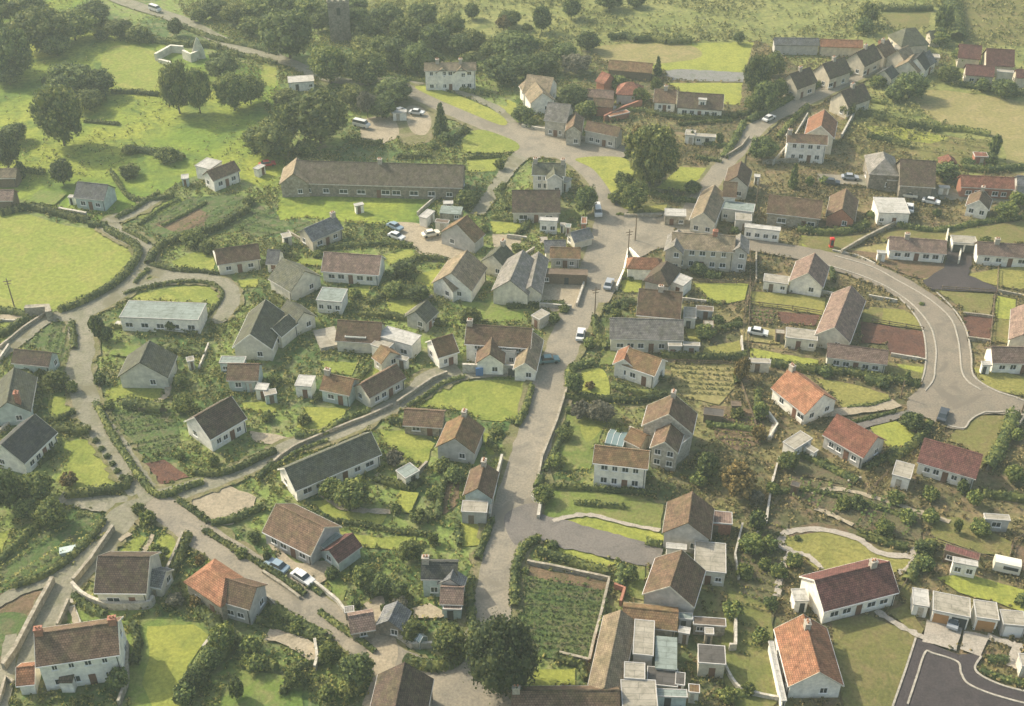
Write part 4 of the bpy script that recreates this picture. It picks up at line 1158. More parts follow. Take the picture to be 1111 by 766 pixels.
patch('forecourt', 'tarmac_new', [(1028, 270), (1058, 270), (1050, 300), (1082, 314), (1082, 319), (1010, 316), (1000, 306), (1024, 292)], code=2)
RD('footpath', 'concrete', [(950, 664, 1.0), (975, 680, 1.0), (1002, 694, 1.0)])
RD('footpath', 'concrete', [(1070, 692, 1.1), (1090, 698, 1.1), (1108, 704, 1.1)])
RD('footpath', 'concrete', [(1104, 700, 1.4), (1097, 726, 1.4)])
RD('footpath', 'concrete', [(842, 648, 1.1), (848, 620, 1.1), (857, 600, 1.1), (848, 594, 1.1), (848, 584, 1.1), (858, 578, 1.1), (892, 576, 1.1), (930, 586, 1.1), (952, 601, 1.1), (984, 605, 1.1), (992, 600, 1.2)])
RD('footpath', 'concrete', [(992, 596, 1.2), (991, 610, 1.2), (984, 620, 1.1), (974, 623, 1.1)])
RD('footpath', 'concrete', [(857, 600, .9), (876, 605, .9), (892, 619, .9)])
RD('footpath', 'concrete', [(600, 567, .8), (618, 562, .8), (645, 561, .8), (675, 569, .8), (715, 577, .8)])
RD('footpath', 'sandy_yard', [(880, 536, .9), (910, 532, .9), (950, 542, .9), (1000, 558, .9), (1030, 568, .9)])
RD('footpath', 'sandy_yard', [(884, 553, .8), (905, 562, .8), (925, 571, .8)])
RD('footpath', 'sandy_yard', [(408, 516, 1), (424, 526, 1), (446, 530, 1)])
RD('footpath', 'sandy_yard', [(350, 538, 1), (372, 552, 1.2), (400, 556, 1.2), (424, 557, 1)])
RD('footpath', 'sandy_yard', [(130, 588, .9), (142, 580, .9)])
RD('footpath', 'sandy_yard', [(84, 681, .9), (78, 660, .9)])
RD('footpath', 'sandy_yard', [(156, 602, .8), (166, 582, .8)])
RD('footpath', 'concrete', [(820, 440, .9), (830, 450, .9), (840, 462, .9), (834, 478, .9)])
RD('footpath', 'sandy_yard', [(168, 438, 1), (181, 430, 1), (182, 414, 1), (175, 409, 1)])
RD('footpath', 'sandy_yard', [(290, 690, 2), (318, 696, 2.4), (345, 715, 2.4)])
# ================================================================== HOUSES
# ---- bottom left
T3(0, 566)
H('white farmhouse with end chimneys, bottom left', (140, 450), (470, 403), (310, 560), 5.4, 8.8, 'tile_brown', 'render_white', (0.0, 1.0), (4, 1, 2), vg='render_white', chm='brick', name='farmhouse',
  wings=[((70, 592), (140, 585), (100, 645), dict(hw=2.3, hr=3.4, roof='tile_orange', win=(0, 0, 1)))])
BK('dark-roofed porch on the white farmhouse front', (240, 612), (298, 612), (298, 640), 2.6, 'tile_darkbrown', 'render_white', 'porch', 'porch', slope=.3)
H('dark steep-roofed house in its walled yard', (395, 138), (600, 140), (490, 288), 3.2, 7.4, 'tile_darkbrown', 'render_pale', (), (2, 1, 1), vg='render_pale',
  wings=[((615, 195), (665, 205), (640, 260), dict(hw=2.2, hr=3.4, roof='slate_grey'))])
H('orange hip-roofed cottage by the fork lane', (845, 185), (905, 225), (800, 285), 3.6, 6.8, 'tile_orange', 'field_stone', (), (2, 1, 1), hip=(1, .6),
  wings=[((900, 225), (1030, 262), (968, 345), dict(hw=3.6, hr=6.6, roof='tile_brown', wall_='render_grey', win=(2, 1, 1)))])
T6(240, 520)
H('grey-brown bungalow above the fork lane', (370, 165), (690, 320), (430, 430), 2.7, 5.6, 'tile_brown', 'render_grey', (), (4, 0, 1), vg='render_pale')
H('small maroon-roofed garage beside the grey-brown bungalow', (725, 490), (880, 380), (860, 470), 2.4, 3.9, 'tile_maroon', 'render_teal', (), (0, 1, 1), name='garage', cat='garage')
BK('pale lean-to between bungalow and maroon garage', (650, 440), (770, 350), (790, 400), 2.5, 'flat_teal', 'render_teal', 'lean_to')
T3(280, 566)
H('slate cottage with grey wing beside main road', (658, 160), (800, 162), (700, 232), 4.0, 6.8, 'slate_dark', 'render_teal', (0.0,), (2, 0, 1),
  wings=[((785, 195), (772, 235), (740, 235), dict(hw=3.4, hr=4.8, roof='slate_grey', wall_='render_white')),
         ((735, 265), (825, 268), (778, 325), dict(hw=2.8, hr=4.2, roof='tile_pinkbrown', wall_='render_teal', win=(1, 0, 1)))])
BK('blue-walled outhouse below the slate cottage', (745, 330), (820, 332), (820, 350), 2.4, 'tile_pinkbrown', 'render_teal', 'outhouse')
H('rounded low stone cottage at the fork', (365, 392), (462, 375), (420, 422), 2.2, 3.6, 'tile_pinkbrown', 'field_stone', (), (1, 1, 1))
BK('tiny round-topped hut by the fork cottage', (345, 345), (385, 340), (390, 358), 2.0, 'stone_grey', 'field_stone', 'hut')
H('narrow grey stone barn left of the slate cottage', (560, 320), (525, 395), (600, 390), 2.6, 4.2, 'slate_grey', 'dark_stone', (), (0, 1, 1), name='barn', cat='barn')
H('big dark roof at the bottom road junction', (588, 566), (540, 790), (695, 690), 4.2, 8.0, 'tile_darkbrown', 'field_stone', (), (0, 0, 1))
# ---- bottom centre-right
T3(550, 566)
H('two-tone gabled house above the grey drive end', (745, -120), (728, 2), (628, 20), 3.6, 6.8, 'tile_brown', 'render_grey', (), (0, 1, 1), wings=[])
BK('white flat porch between the two gabled houses', (640, 85), (722, 92), (718, 112), 3.0, 'flat_white', 'render_white', 'porch', 'porch')
BK('large pale flat-roofed annex behind the two-tone gable', (755, 76), (880, 88), (862, 205), 3.0, 'flat_felt', 'render_pale', 'annex')
BK('brown flat outbuilding behind the two-tone gable', (770, -50), (905, -38), (895, 10), 2.6, 'tile_pinkbrown', 'brick', 'outbuilding')
H('two-tone gabled house below the grey drive end', (703, 115), (655, 258), (548, 280), 3.4, 6.6, 'tile_brown', 'render_grey', (), (0, 0, 1), vg='render_pale')
T6(640, 640)
H('long orange-roofed farm range by the plot', (205, 135), (95, 655), (40, 400), 2.8, 5.0, 'tile_tan', 'brick', (), (0, 0, 1), name='farm_range', cat='barn')
H('low mossy range across the farmyard top', (225, 112), (590, 150), 1.9, 2.4, 3.8, 'tile_rust', 'field_stone', (), (0, 0, 1), name='barn', cat='barn')
BK('pale two-step flat roof inside the farmyard', (300, 195), (435, 208), (400, 440), 3.4, 'flat_felt', 'render_grey', 'outbuilding', place=True)
BK('greenish sloping flat roof in the farmyard middle', (440, 306), (585, 318), (545, 515), 3.2, 'flat_teal', 'render_grey', 'outbuilding', slope=.1)
BK('cream flat roof at the farmyard lower left', (230, 480), (370, 490), (362, 600), 3.5, 'flat_felt', 'render_cream', 'outbuilding')
BK('widest cream flat roof, farmyard bottom', (205, 600), (440, 604), (425, 790), 3.3, 'flat_felt', 'render_cream', 'outbuilding')
BK('small white roof by the farmyard gate', (598, 242), (675, 256), (668, 296), 2.4, 'flat_white', 'render_grey', 'shed')
BK('small grey roof tucked under the farm gable', (595, 150), (688, 156), (682, 198), 2.5, 'flat_teal', 'render_grey', 'shed')
BK('small square pale roof in the dark yard', (768, 250), (830, 255), (826, 298), 2.6, 'flat_felt', 'field_stone', 'shed')
BK('long brown shed roof around the dark yard', (690, 176), (910, 192), (905, 246), 2.3, 'flat_brown', 'field_stone', 'shed')
BK('black flat-roofed barn with pale rim', (722, 362), (905, 376), (890, 500), 3.0, 'flat_dark', 'render_cream', 'barn', 'barn', place=True)
BK('rusty-roofed privy at the farmyard edge', (660, 628), (735, 634), (722, 690), 2.4, 'tile_rust', 'render_pale', 'shed')
BK('long teal lean-to at the picture bottom', (440, 660), (650, 668), (648, 720), 2.4, 'flat_teal', 'render_teal', 'lean_to')
BK('dark sheet roof between the cream flat roofs', (385, 510), (590, 530), (575, 650), 2.2, 'flat_dark', 'field_stone', 'shed')
BK('narrow white-ended shed in the farmyard', (575, 548), (640, 556), (630, 640), 2.3, 'flat_dark', 'render_white', 'shed')
T3(550, 566)
H('brown-roofed cottage cut by the bottom edge', (20, 680), (450, 676), (240, 760), 3.0, 5.6, 'tile_brown', 'field_stone', (0.02,), (0, 0, 1))
# ---- bottom right estate
T3(811, 566)
H('white house with big dark red roof', (271, 234), (568, 160), (470, 320), 3.0, 6.6, 'tile_maroon', 'render_white', (0.78,), (5, 0, 1), vg='render_white')
BK('white side annex of the dark red roof', (175, 270), (232, 268), (235, 318), 2.6, 'flat_white', 'render_white', 'annex')
H('bright orange-roofed bungalow on the bottom edge', (225, 374), (289, 602), (134, 540), 2.8, 5.6, 'tile_orange', 'render_white', ((0.22, 0.0),), (2, 1, 1), vg='render_pale')
BK('white lean-to along the orange bungalow side', (84, 480), (104, 480), (165, 720), 2.2, 'flat_white', 'render_white', 'lean_to')
BK('small white shed left of the garages', (662, 264), (726, 274), (702, 338), 2.5, 'flat_white', 'render_white', 'shed', 'shed')
BK('double garage with orange doors', (746, 278), (895, 308), (868, 380), 2.8, 'flat_felt', 'render_white', 'garage', 'garage', doors=('door_orange', 2, 'paint_dark'), place=True)  # one door panel is painted dark for the shade inside its open bay
BK('single garage with one orange door', (908, 312), (1001, 325), (978, 392), 2.8, 'flat_felt', 'render_white', 'garage', 'garage', doors=('door_orange', 1))
BK('grey single garage at the right edge', (1012, 352), (1108, 360), (1096, 418), 2.6, 'flat_felt', 'render_grey', 'garage', 'garage', doors=('paint_white', 1))
BK('small pale shed at the garage path end', (1088, 528), (1150, 534), (1148, 585), 2.4, 'flat_felt', 'render_pale', 'shed')
T6(931, 560)
BK('long dark maroon shed roof on the lawn', (590, 182), (820, 252), (808, 298), 2.6, 'tile_maroon', 'timber', 'shed', place=True)
BK('white cabin with two small windows', (635, 280), (803, 312), (798, 328), 2.9, 'flat_white', 'render_white', 'cabin', 'cabin', win=2)
BK('pale square garden hut above the lawn', (840, -20), (1010, -8), (1004, 30), 2.6, 'flat_felt', 'render_grey', 'hut', win=1)
# ---- right: cul-de-sac houses
T6(820, 400)
H('orange bungalow nearest the curved drive', (228, -5), (455, 168), (90, 120), 2.7, 6.3, 'tile_orange', 'render_white', (0.06,), (2, 2, 1))
H('middle reddish bungalow beside the footpath', (545, 305), (815, 455), (600, 530), 2.8, 5.6, 'tile_red', 'render_grey', (), (4, 1, 1), vg=None)
BK('white flat garage left of the reddish bungalow', (180, 490), (300, 415), (385, 465), 2.5, 'flat_felt', 'render_white', 'garage', 'garage', win=0)
BK('low white link wall by the reddish bungalow', (345, 500), (420, 545), (400, 570), 2.0, 'flat_felt', 'render_white', 'lean_to')
T3(811, 370)
H('dark red bungalow right of the hedge corner', (712, 390), (945, 456), (780, 515), 2.7, 5.2, 'tile_maroon', 'render_white', (), (5, 0, 1), vg=None)
BK('white block garage by the dark red bungalow', (598, 478), (672, 498), (640, 552), 2.7, 'flat_felt', 'render_white', 'garage', 'garage')
H('low terrace bungalow inside the crescent bend', (325, 8), (566, 38), (440, 80), 2.7, 4.8, 'tile_pinkbrown', 'render_pale', (), (5, 0, 1), vg=None)
BK('open shed with white posts by the fence', (5, 68), (90, 72), (90, 90), 2.3, 'flat_felt', 'render_pale', 'shed')
# ---- crescent
T3(811, 180)
H('small bungalow where the estate road begins', (270, 350), (243, 430), (180, 425), 2.7, 5.2, 'tile_pinkbrown', 'render_white', (), (0, 1, 1), vg='render_pale')
BK('pale carport beside the small bungalow', (68, 432), (168, 445), (158, 475), 2.5, 'flat_felt', 'render_white', 'carport', 'carport')
H('long stepped semi-detached roof inside the crescent', (416, 482), (350, 648), (286, 640), 2.8, 5.4, 'tile_pinkbrown', 'render_pale', (), (3, 1, 1), vg='render_pale',
  wings=[])
BK('flat-roofed garage below the stepped semis', (155, 648), (282, 662), (274, 702), 2.6, 'flat_felt', 'render_pale', 'garage', 'garage')
BK('dark-fronted hut beside the flat-roofed garage', (112, 655), (150, 658), (148, 675), 2.2, 'flat_felt', 'timber', 'hut')
H('left bungalow above the crescent', (572, 283), (800, 300), (670, 345), 2.6, 4.7, 'tile_pinkbrown', 'render_white', (0.3,), (5, 0, 1), vg=None)
BK('white coal shed on the left crescent bungalow', (520, 338), (556, 340), (556, 352), 2.3, 'flat_white', 'render_white', 'shed')
BK('pair of flat-roofed garages between the bungalows', (816, 278), (915, 284), (910, 312), 2.7, 'flat_felt', 'render_white', 'garage', 'garage', doors=('paint_dark', 2))  # door panels coloured dark as the shade within the open fronts
H('right bungalow above the crescent', (925, 303), (1200, 322), (1000, 362), 2.6, 4.7, 'tile_pinkbrown', 'render_white', (0.28,), (5, 0, 1), vg=None)
T6(931, 320)
H('sunlit gable at the right edge', (1120, 60), (1108, 262), (1016, 200), 2.8, 5.4, 'tile_pinkbrown', 'render_pale', (), (0, 0, 1))
H('brown bungalow right of the crescent', (895, 345), (1260, 352), (1000, 458), 2.6, 4.9, 'tile_pinkbrown', 'render_white', (), (4, 0, 1), vg=None)
BK('white block beside the brown crescent bungalow', (825, 448), (890, 452), (888, 466), 2.4, 'flat_white', 'render_white', 'shed')
T6(931, 140)
BK('large white-roofed workshop by the yard', (100, 455), (308, 462), (298, 565), 3.2, 'flat_white', 'render_white', 'workshop', 'workshop', place=True)
H('white gabled bungalow below the maroon roofs', (835, 405), (812, 475), (720, 510), 2.6, 5.2, 'tile_brown', 'render_white', (0.0,), (0, 2, 1), vg='render_white')
H('broad dark brown roof with dormer', (285, 200), (520, 215), (400, 385), 3.6, 7.4, 'tile_darkbrown', 'dark_stone', (), (0, 0, 1))
H('dark turreted stone house behind the yard', (168, 150), (180, 195), (70, 300), 4.0, 9.5, 'stone_grey', 'dark_stone', (), (1, 1, 1), hip=(.9, .9))
BK('low grey porch of the turreted house', (185, 315), (260, 318), (260, 345), 2.8, 'flat_felt', 'dark_stone', 'porch', 'porch')
H('red-roofed house half hidden by trees', (605, 168), (625, 200), (690, 270), 3.4, 7.2, 'tile_red', 'brick', (), (0, 1, 1), hip=(.5, .5))
H('long red-brown terrace roof, upper right', (690, 308), (1045, 325), (860, 395), 3.0, 6.2, 'tile_red', 'brick', (), (5, 0, 1))
BK('small white hut by the yard', (540, 378), (612, 382), (610, 392), 2.2, 'flat_white', 'render_white', 'hut')
H('grey cottage roof at the far right edge', (1060, 330), (1200, 335), (1100, 365), 2.8, 5.0, 'slate_grey', 'render_grey', (), (0, 0, 1))
T3(811, 180)
H('brick cottage with dark gable near the crescent', (396, 90), (380, 172), (322, 165), 2.6, 6.2, 'tile_brown', 'brick', (), (0, 1, 1))
H('long brown roof above the village shop', (88, 116), (302, 140), (180, 200), 3.2, 6.4, 'tile_brown', 'field_stone', (), (2, 0, 1))
BK('village shop with white roof and glass front', (-10, 230), (134, 246), (130, 262), 3.2, 'flat_white', 'render_white', 'shop', 'shop', win=4, place=True)
# ---- far right top
T3(811, 0)
H('big white two-storey house, upper right', (160, 538), (322, 548), (240, 575), 5.2, 7.4, 'tile_brown', 'render_white', (0.0,), (4, 1, 2), vg='render_white',
  wings=[((310, 440), (296, 505), (235, 515), dict(hw=4.6, hr=8.0, roof='tile_orange', wall_='render_pale'))])
T6(840, 30)
FAR = 'houses along the far straight road'
for lab, A_, B_, w_ in (('first pale gabled house of the far row', (240, 262), (105, 310), ((200, 280), (175, 318))), ('second pale gabled house of the far row', (470, 195), (325, 242), ((430, 210), (405, 250))),
                        ('third pale gabled house of the far row', (668, 108), (552, 165), ((640, 125), (618, 165))), ('pale gabled house opposite the far row', (600, 372), (447, 425), ((560, 385), (530, 430)))):
    H(lab, A_, B_, 3.0, 3.6, 6.8, 'tile_darkbrown', 'render_cream', (0.5,), (2, 1, 1), near=False, group=FAR)
H('fourth gabled house high up the far road', (765, 78), (690, 118), 2.8, 3.4, 6.2, 'tile_brown', 'render_cream', (0.5,), (2, 1, 1), near=False, group=FAR)
H('tan cottage behind the far road trees', (900, 118), (830, 150), 3.0, 3.2, 6.2, 'tile_tan', 'render_cream', (), (2, 1, 1), near=False)
H('small slate house among far sheds', (1040, 150), (985, 180), 2.6, 3.0, 5.6, 'slate_grey', 'render_pale', (), (2, 1, 1), near=False)
H('dark-roofed house up the far road', (790, 250), (740, 285), (850, 300), 2.6, 6.4, 'slate_dark', 'render_pale', (), (0, 1, 1), near=False)
H('sunlit tan roof near the far road end', (940, 175), (900, 225), (830, 240), 2.6, 6.8, 'tile_tan', 'render_pale', (), (0, 1, 1), near=False)
H('long grey shed roof across the top', (0, 66), (300, 70), (150, 118), 3.0, 5.2, 'slate_grey', 'render_grey', (), (0, 0, 1), name='barn', cat='barn', near=False)
H('long pink-tan roof right of the grey shed', (310, 84), (590, 92), (450, 126), 3.0, 5.0, 'tile_orange', 'render_cream', (), (0, 0, 1), near=False)
H('pinkish low roof behind the far row', (700, 92), (770, 98), (735, 130), 2.6, 4.8, 'tile_orange', 'render_cream', (), (0, 0, 1), near=False)
T6(931, 20)
H('large mossy hipped roof, far upper right', (320, 65), (385, 60), (350, 185), 2.8, 8.2, 'slate_green', 'render_cream', (), (0, 1, 1), hip=(.6, .6), near=False)
H('dark gabled roof with white porch, far right', (440, 215), (395, 262), 2.8, 3.0, 6.0, 'slate_dark', 'render_white', (), (0, 1, 1), near=False)
H('pink-ended cottage beyond the mossy roof', (475, 95), (548, 92), (510, 125), 2.8, 5.2, 'slate_green', 'render_cream', (), (0, 0, 1), near=False)
H('far left roof of the maroon group', (680, 170), (830, 183), 3.0, 3.0, 5.8, 'tile_maroon', 'render_cream', (), (0, 0, 1), near=False, group='maroon-roofed houses by the right field')
H('far right roof of the maroon group', (862, 200), (1048, 210), 3.6, 3.0, 6.4, 'tile_maroon', 'render_cream', (), (0, 0, 1), near=False, group='maroon-roofed houses by the right field')
H('near roof of the maroon group, cream end', (725, 305), (915, 320), (810, 385), 3.0, 6.2, 'tile_maroon', 'render_cream', (), (3, 1, 1), near=False, group='maroon-roofed houses by the right field')
BK('cream block behind the rightmost field bush', (930, 340), (1042, 350), (1042, 365), 4.0, 'flat_felt', 'render_cream', 'annex')
H('maroon roof on the right edge', (1060, 340), (1230, 345), (1130, 400), 3.0, 6.2, 'tile_maroon', 'render_cream', (), (0, 1, 1), near=False, group='maroon-roofed houses by the right field')
# ---- upper centre
T6(560, 50)
H('tan-roofed farmhouse with white gable, upper centre', (75, 190), (250, 212), (160, 330), 3.6, 8.6, 'tile_tan', 'render_white', (), (0, 1, 1), wings=[((100, 195), (180, 310), (60, 330), dict(hw=3.4, hr=7.6, roof='tile_tan', wall_='render_white'))])
H('grey stone chapel with arched front', (215, 374), (365, 392), (270, 505), 4.6, 8.8, 'stone_grey', 'pale_stone', (), (3, 1, 1), name='chapel', cat='chapel',
  wings=[((400, 440), (385, 530), (335, 520), dict(hw=4.2, hr=8.0, roof='tile_brown', wall_='pale_stone'))])
H('grey-fronted hall right of the chapel', (480, 500), (700, 545), (590, 590), 3.8, 6.6, 'tile_brown', 'render_grey', (), (4, 0, 1), name='hall', cat='hall')
H('pinkish long shed behind the dark trees', (455, 298), (655, 312), (550, 338), 2.6, 4.6, 'tile_pinkbrown', 'render_pale', (), (0, 0, 1), near=False)
H('brown outbuilding with white shed, upper centre', (520, 348), (655, 358), (590, 405), 2.8, 5.0, 'tile_brown', 'brick', (), (0, 0, 1), near=False)
BK('little white shed below the brown outbuilding', (622, 400), (670, 404), (668, 412), 2.0, 'flat_white', 'render_white', 'shed')
H('square red hipped roof, upper centre', (745, 238), (785, 240), (762, 328), 2.8, 6.8, 'tile_red', 'render_grey', (), (0, 1, 1), hip=(.9, .9), near=False)
H('tall brown-red cottage among garden trees', (575, 170), (632, 192), (600, 262), 3.8, 7.4, 'tile_red', 'brick', (), (0, 0, 1), near=False)
H('long dark-fronted sheds by the top field', (625, 92), (915, 115), 2.4, 2.4, 4.2, 'tile_rust', 'timber', (), (0, 0, 1), name='barn', cat='barn', near=False)
H('white bungalow with brown roof, upper centre', (930, 286), (1075, 294), 2.8, 2.8, 5.2, 'tile_brown', 'render_white', (0.5,), (3, 0, 1), near=False, vg='render_white')
T3(550, 0)
H('wide brown roof with white dormer', (690, 368), (872, 380), (780, 438), 2.8, 6.0, 'tile_darkbrown', 'render_white', (), (5, 0, 1), vg='render_white', near=False)
BK('white box dormer bungalow front', (770, 392), (804, 394), (804, 402), 5.0, 'flat_white', 'render_white', 'dormer', 'dormer', win=1)
BK('brick garden building by the orange wall', (400, 458), (480, 440), (490, 452), 1.6, 'tile_orange', 'brick', 'outbuilding')
BK('white hut beside the big rusty tree', (720, 520), (760, 524), (756, 545), 2.6, 'flat_felt', 'render_white', 'hut')
BK('long pale hut behind the topiary pair', (755, 535), (840, 540), (838, 552), 2.4, 'flat_felt', 'render_pale', 'hut')
H('white cottage pair at the junction island', (105, 652), (235, 657), (170, 706), 4.4, 7.4, 'slate_green', 'render_white', (0.0, 1.0), (4, 1, 2), vg='render_white', near=True,
  wings=[((185, 668), (192, 705), (165, 712), dict(hw=4.2, hr=6.6, roof='slate_green'))])
T3(550, 180)
BK('white lean-to of the junction cottages', (225, 40), (262, 50), (255, 70), 2.6, 'flat_felt', 'render_white', 'lean_to')
H('broad brown roof below the junction cottages', (22, 97), (213, 97), (115, 188), 2.8, 6.4, 'tile_darkbrown', 'render_grey', (), (3, 0, 1))
BK('white square cottage behind the road bend', (132, 205), (205, 208), (203, 222), 3.4, 'flat_white', 'render_white', 'cottage', 'cottage', win=2, place=True)
H('whitish roof beside the parked van', (255, 268), (330, 248), (290, 302), 2.2, 4.4, 'slate_grey', 'render_pale', (), (0, 1, 1))
BK('thin brick outhouse beside the whitish roof', (300, 205), (322, 206), (320, 232), 2.6, 'tile_orange', 'brick', 'outhouse')
# ---- centre right, along the square
T6(660, 170)
H('barn-like house with orange slope and gable', (712, 188), (636, 374), (532, 445), 3.4, 7.0, 'tile_tan', 'render_pale', (), (0, 2, 1), vg='render_pale')
BK('white flat-roofed bus shelter on the square', (378, 345), (520, 352), (512, 400), 2.8, 'flat_white', 'field_stone', 'shelter', 'shelter')
H('brown hipped house behind the barn-like house', (775, 165), (865, 172), (800, 270), 4.4, 7.6, 'tile_brown', 'render_white', (), (1, 1, 1))
BK('green-grey flat roofs behind the shop', (772, 292), (985, 318), (975, 372), 3.2, 'flat_teal', 'render_pale', 'outbuilding')
BK('pale grey yard store beside the shop', (850, 372), (960, 380), (950, 430), 2.8, 'flat_felt', 'render_grey', 'outbuilding')
H('mossy brown roof beside the straight road', (890, 30), (862, 130), (950, 150), 3.8, 6.8, 'tile_brown', 'render_pale', (), (0, 1, 1))
BK('tiny bright white hut by the straight road', (978, 115), (1018, 118), (1016, 138), 2.2, 'flat_white', 'render_white', 'hut')
H('long cream inn with red chimneys', (430, 505), (850, 530), (640, 628), 5.0, 8.2, 'tile_tan', 'render_cream', ((0.68, 0.0),), (5, 0, 2), name='inn', cat='inn', chm='brick',
  wings=[((468, 500), (440, 610), (400, 620), dict(hw=5.0, hr=7.6, roof='stone_grey', wall_='render_cream', win=(0, 1, 2))),
         ((885, 520), (880, 610), (930, 620), dict(hw=4.8, hr=7.0, roof='stone_grey', wall_='render_grey', win=(0, 1, 2)))])
T6(680, 280)
H('terracotta-roofed corner house by the square', (45, -8), (200, -2), (125, 75), 3.0, 5.4, 'tile_orange', 'render_white', (), (0, 0, 1), hip=(.6, .6))
H('dark hipped house below the square', (270, 20), (225, 80), (135, 120), 3.0, 6.6, 'tile_darkbrown', 'render_grey', (), (0, 1, 1), hip=(.7, .7))
H('square brown roof above the grey house', (85, 203), (372, 228), (210, 395), 3.0, 6.8, 'tile_brown', 'render_cream', (0.5,), (4, 0, 1), vg='render_cream')
H('long grey-roofed house with dormers, roadside', (-110, 400), (378, 412), (120, 545), 3.2, 6.8, 'stone_grey', 'render_pale', (), (6, 0, 1))
BK('white-roofed garage right of the hipped house', (345, 98), (442, 134), (425, 205), 2.8, 'flat_white', 'render_white', 'garage', 'garage')
BK('cream flat garage right of the brown roof', (382, 326), (466, 332), (458, 405), 2.7, 'flat_felt', 'render_white', 'garage', 'garage')
BK('grey flat block joined to the grey house', (275, 565), (368, 567), (366, 590), 2.8, 'flat_felt', 'render_grey', 'annex')
BK('low grey block right of the grey house', (378, 560), (490, 565), (488, 590), 2.6, 'flat_felt', 'render_grey', 'annex')
# ---- right of the main road, middle
T3(550, 370)
H('white cottage with clipped brown roof', (492, 28), (622, 72), (545, 125), 3.2, 6.4, 'tile_rust', 'render_white', (), (2, 1, 1), vg='render_white',
  wings=[((490, 22), (470, 75), (425, 110), dict(hw=3.2, hr=5.6, roof='tile_orange'))])
H('white farmhouse front with rusty roof', (355, 418), (572, 442), (450, 502), 5.2, 7.8, 'tile_rust', 'render_white', (), (4, 1, 2), vg='render_white', name='farmhouse')
T6(640, 400)
H('tall stone house behind the white front', (562, 170), (528, 302), (692, 425), 4.8, 9.0, 'tile_brown', 'pale_stone', (0.0,), (0, 1, 1), vg='render_pale', name='farmhouse')
H('front stone gable beside the white front', (542, 368), (502, 488), (395, 545), 4.4, 8.0, 'tile_brown', 'pale_stone', (), (0, 2, 2), vg='render_pale', name='farmhouse')
BK('pale sloping link roof behind the stone gable', (608, 412), (682, 452), (640, 545), 4.2, 'flat_felt', 'pale_stone', 'lean_to')
BK('dark water tank in the brown plots', (765, 255), (900, 272), (890, 322), 1.9, 'flat_dark', 'timber', 'water_tank', 'tank')
T3(550, 370)
H('long outhouse left of the rusty roof', (498, 365), (560, 395), (530, 402), 2.2, 3.4, 'tile_rust', 'pale_stone', (), (0, 0, 1), name='outhouse', cat='outhouse')
# ---- centre, between the main road and the street
T3(280, 370)
H('long dark slate bungalow below the street', (108, 510), (452, 366), (340, 522), 2.7, 5.6, 'slate_green', 'render_white', (), (6, 1, 1), vg='render_white')
H('small brown cottage on the lawn edge', (590, 272), (746, 282), 2.2, 2.2, 3.9, 'tile_brown', 'field_stone', (), (2, 0, 1))
H('orange-gabled cottage left of the main road', (832, 290), (790, 388), (702, 450), 2.8, 5.9, 'tile_rust', 'render_grey', (0.0,), (0, 1, 1))
BK('small teal-roofed shed in the garden', (552, 520), (610, 488), (655, 518), 2.4, 'flat_teal', 'render_pale', 'shed')
H('narrow roadside house with orange slope', (910, 488), (882, 590), (948, 610), 3.0, 6.0, 'tile_brown', 'render_teal', (0.0,), (0, 1, 1))
BK('low grey extension of the narrow roadside house', (822, 640), (925, 645), (918, 690), 2.8, 'flat_felt', 'render_grey', 'annex')
H('orange-roofed cottage by the white garage', (268, 128), (385, 152), (310, 208), 2.8, 5.2, 'tile_rust', 'render_teal', (0.1,), (2, 0, 1))
BK('pale green-white garage in the middle gardens', (165, 135), (232, 140), (225, 185), 2.8, 'flat_white', 'render_white', 'garage', 'garage')
H('long brown cottage with white street front', (412, 172), (556, 92), (540, 178), 2.8, 5.5, 'tile_brown', 'render_pale', (), (4, 1, 1))
T6(360, 310)
H('brown bungalow with teal glass recess', (42, 228), (335, 246), (285, 385), 2.7, 5.8, 'tile_brown', 'render_pale', (), (0, 1, 1))
BK('teal sun room of the brown bungalow', (100, 300), (240, 306), (236, 350), 3.4, 'flat_teal', 'render_teal', 'sun_room', 'sun room', win=2)
BK('curved cream flat-roofed house', (372, 268), (600, 332), (548, 405), 3.5, 'flat_white', 'render_white', 'house', 'house', win=2, place=True)
BK('low cream wing of the flat-roofed house', (330, 330), (438, 366), (392, 440), 3.0, 'flat_felt', 'render_white', 'annex')
H('white corner cottage with tawny roof', (668, 362), (805, 322), (745, 475), 3.0, 5.8, 'tile_rust', 'render_white', (), (2, 1, 1), vg='render_white')
T6(480, 310)
H('white terrace with brown roofs, left end', (165, 256), (600, 285), 2.8, 4.2, 6.6, 'tile_brown', 'render_white', (0.0,), (4, 1, 2), vg='render_white', name='terrace', cat='terrace')
H('middle wing of the white terrace', (335, 285), (318, 455), 2.4, 3.0, 5.2, 'tile_brown', 'render_white', (), (0, 1, 1), name='terrace', cat='terrace')
H('right wing of the white terrace', (602, 308), (552, 515), (495, 470), 2.7, 6.4, 'tile_tan', 'render_white', (), (0, 1, 1), vg='render_white', name='terrace', cat='terrace')
BK('white low front between the terrace wings', (385, 395), (500, 405), (495, 440), 3.6, 'flat_felt', 'render_white', 'cottage', 'cottage', win=2)
BK('pale stone shed behind the terrace', (665, 155), (722, 185), (690, 250), 2.6, 'flat_felt', 'pale_stone', 'shed')
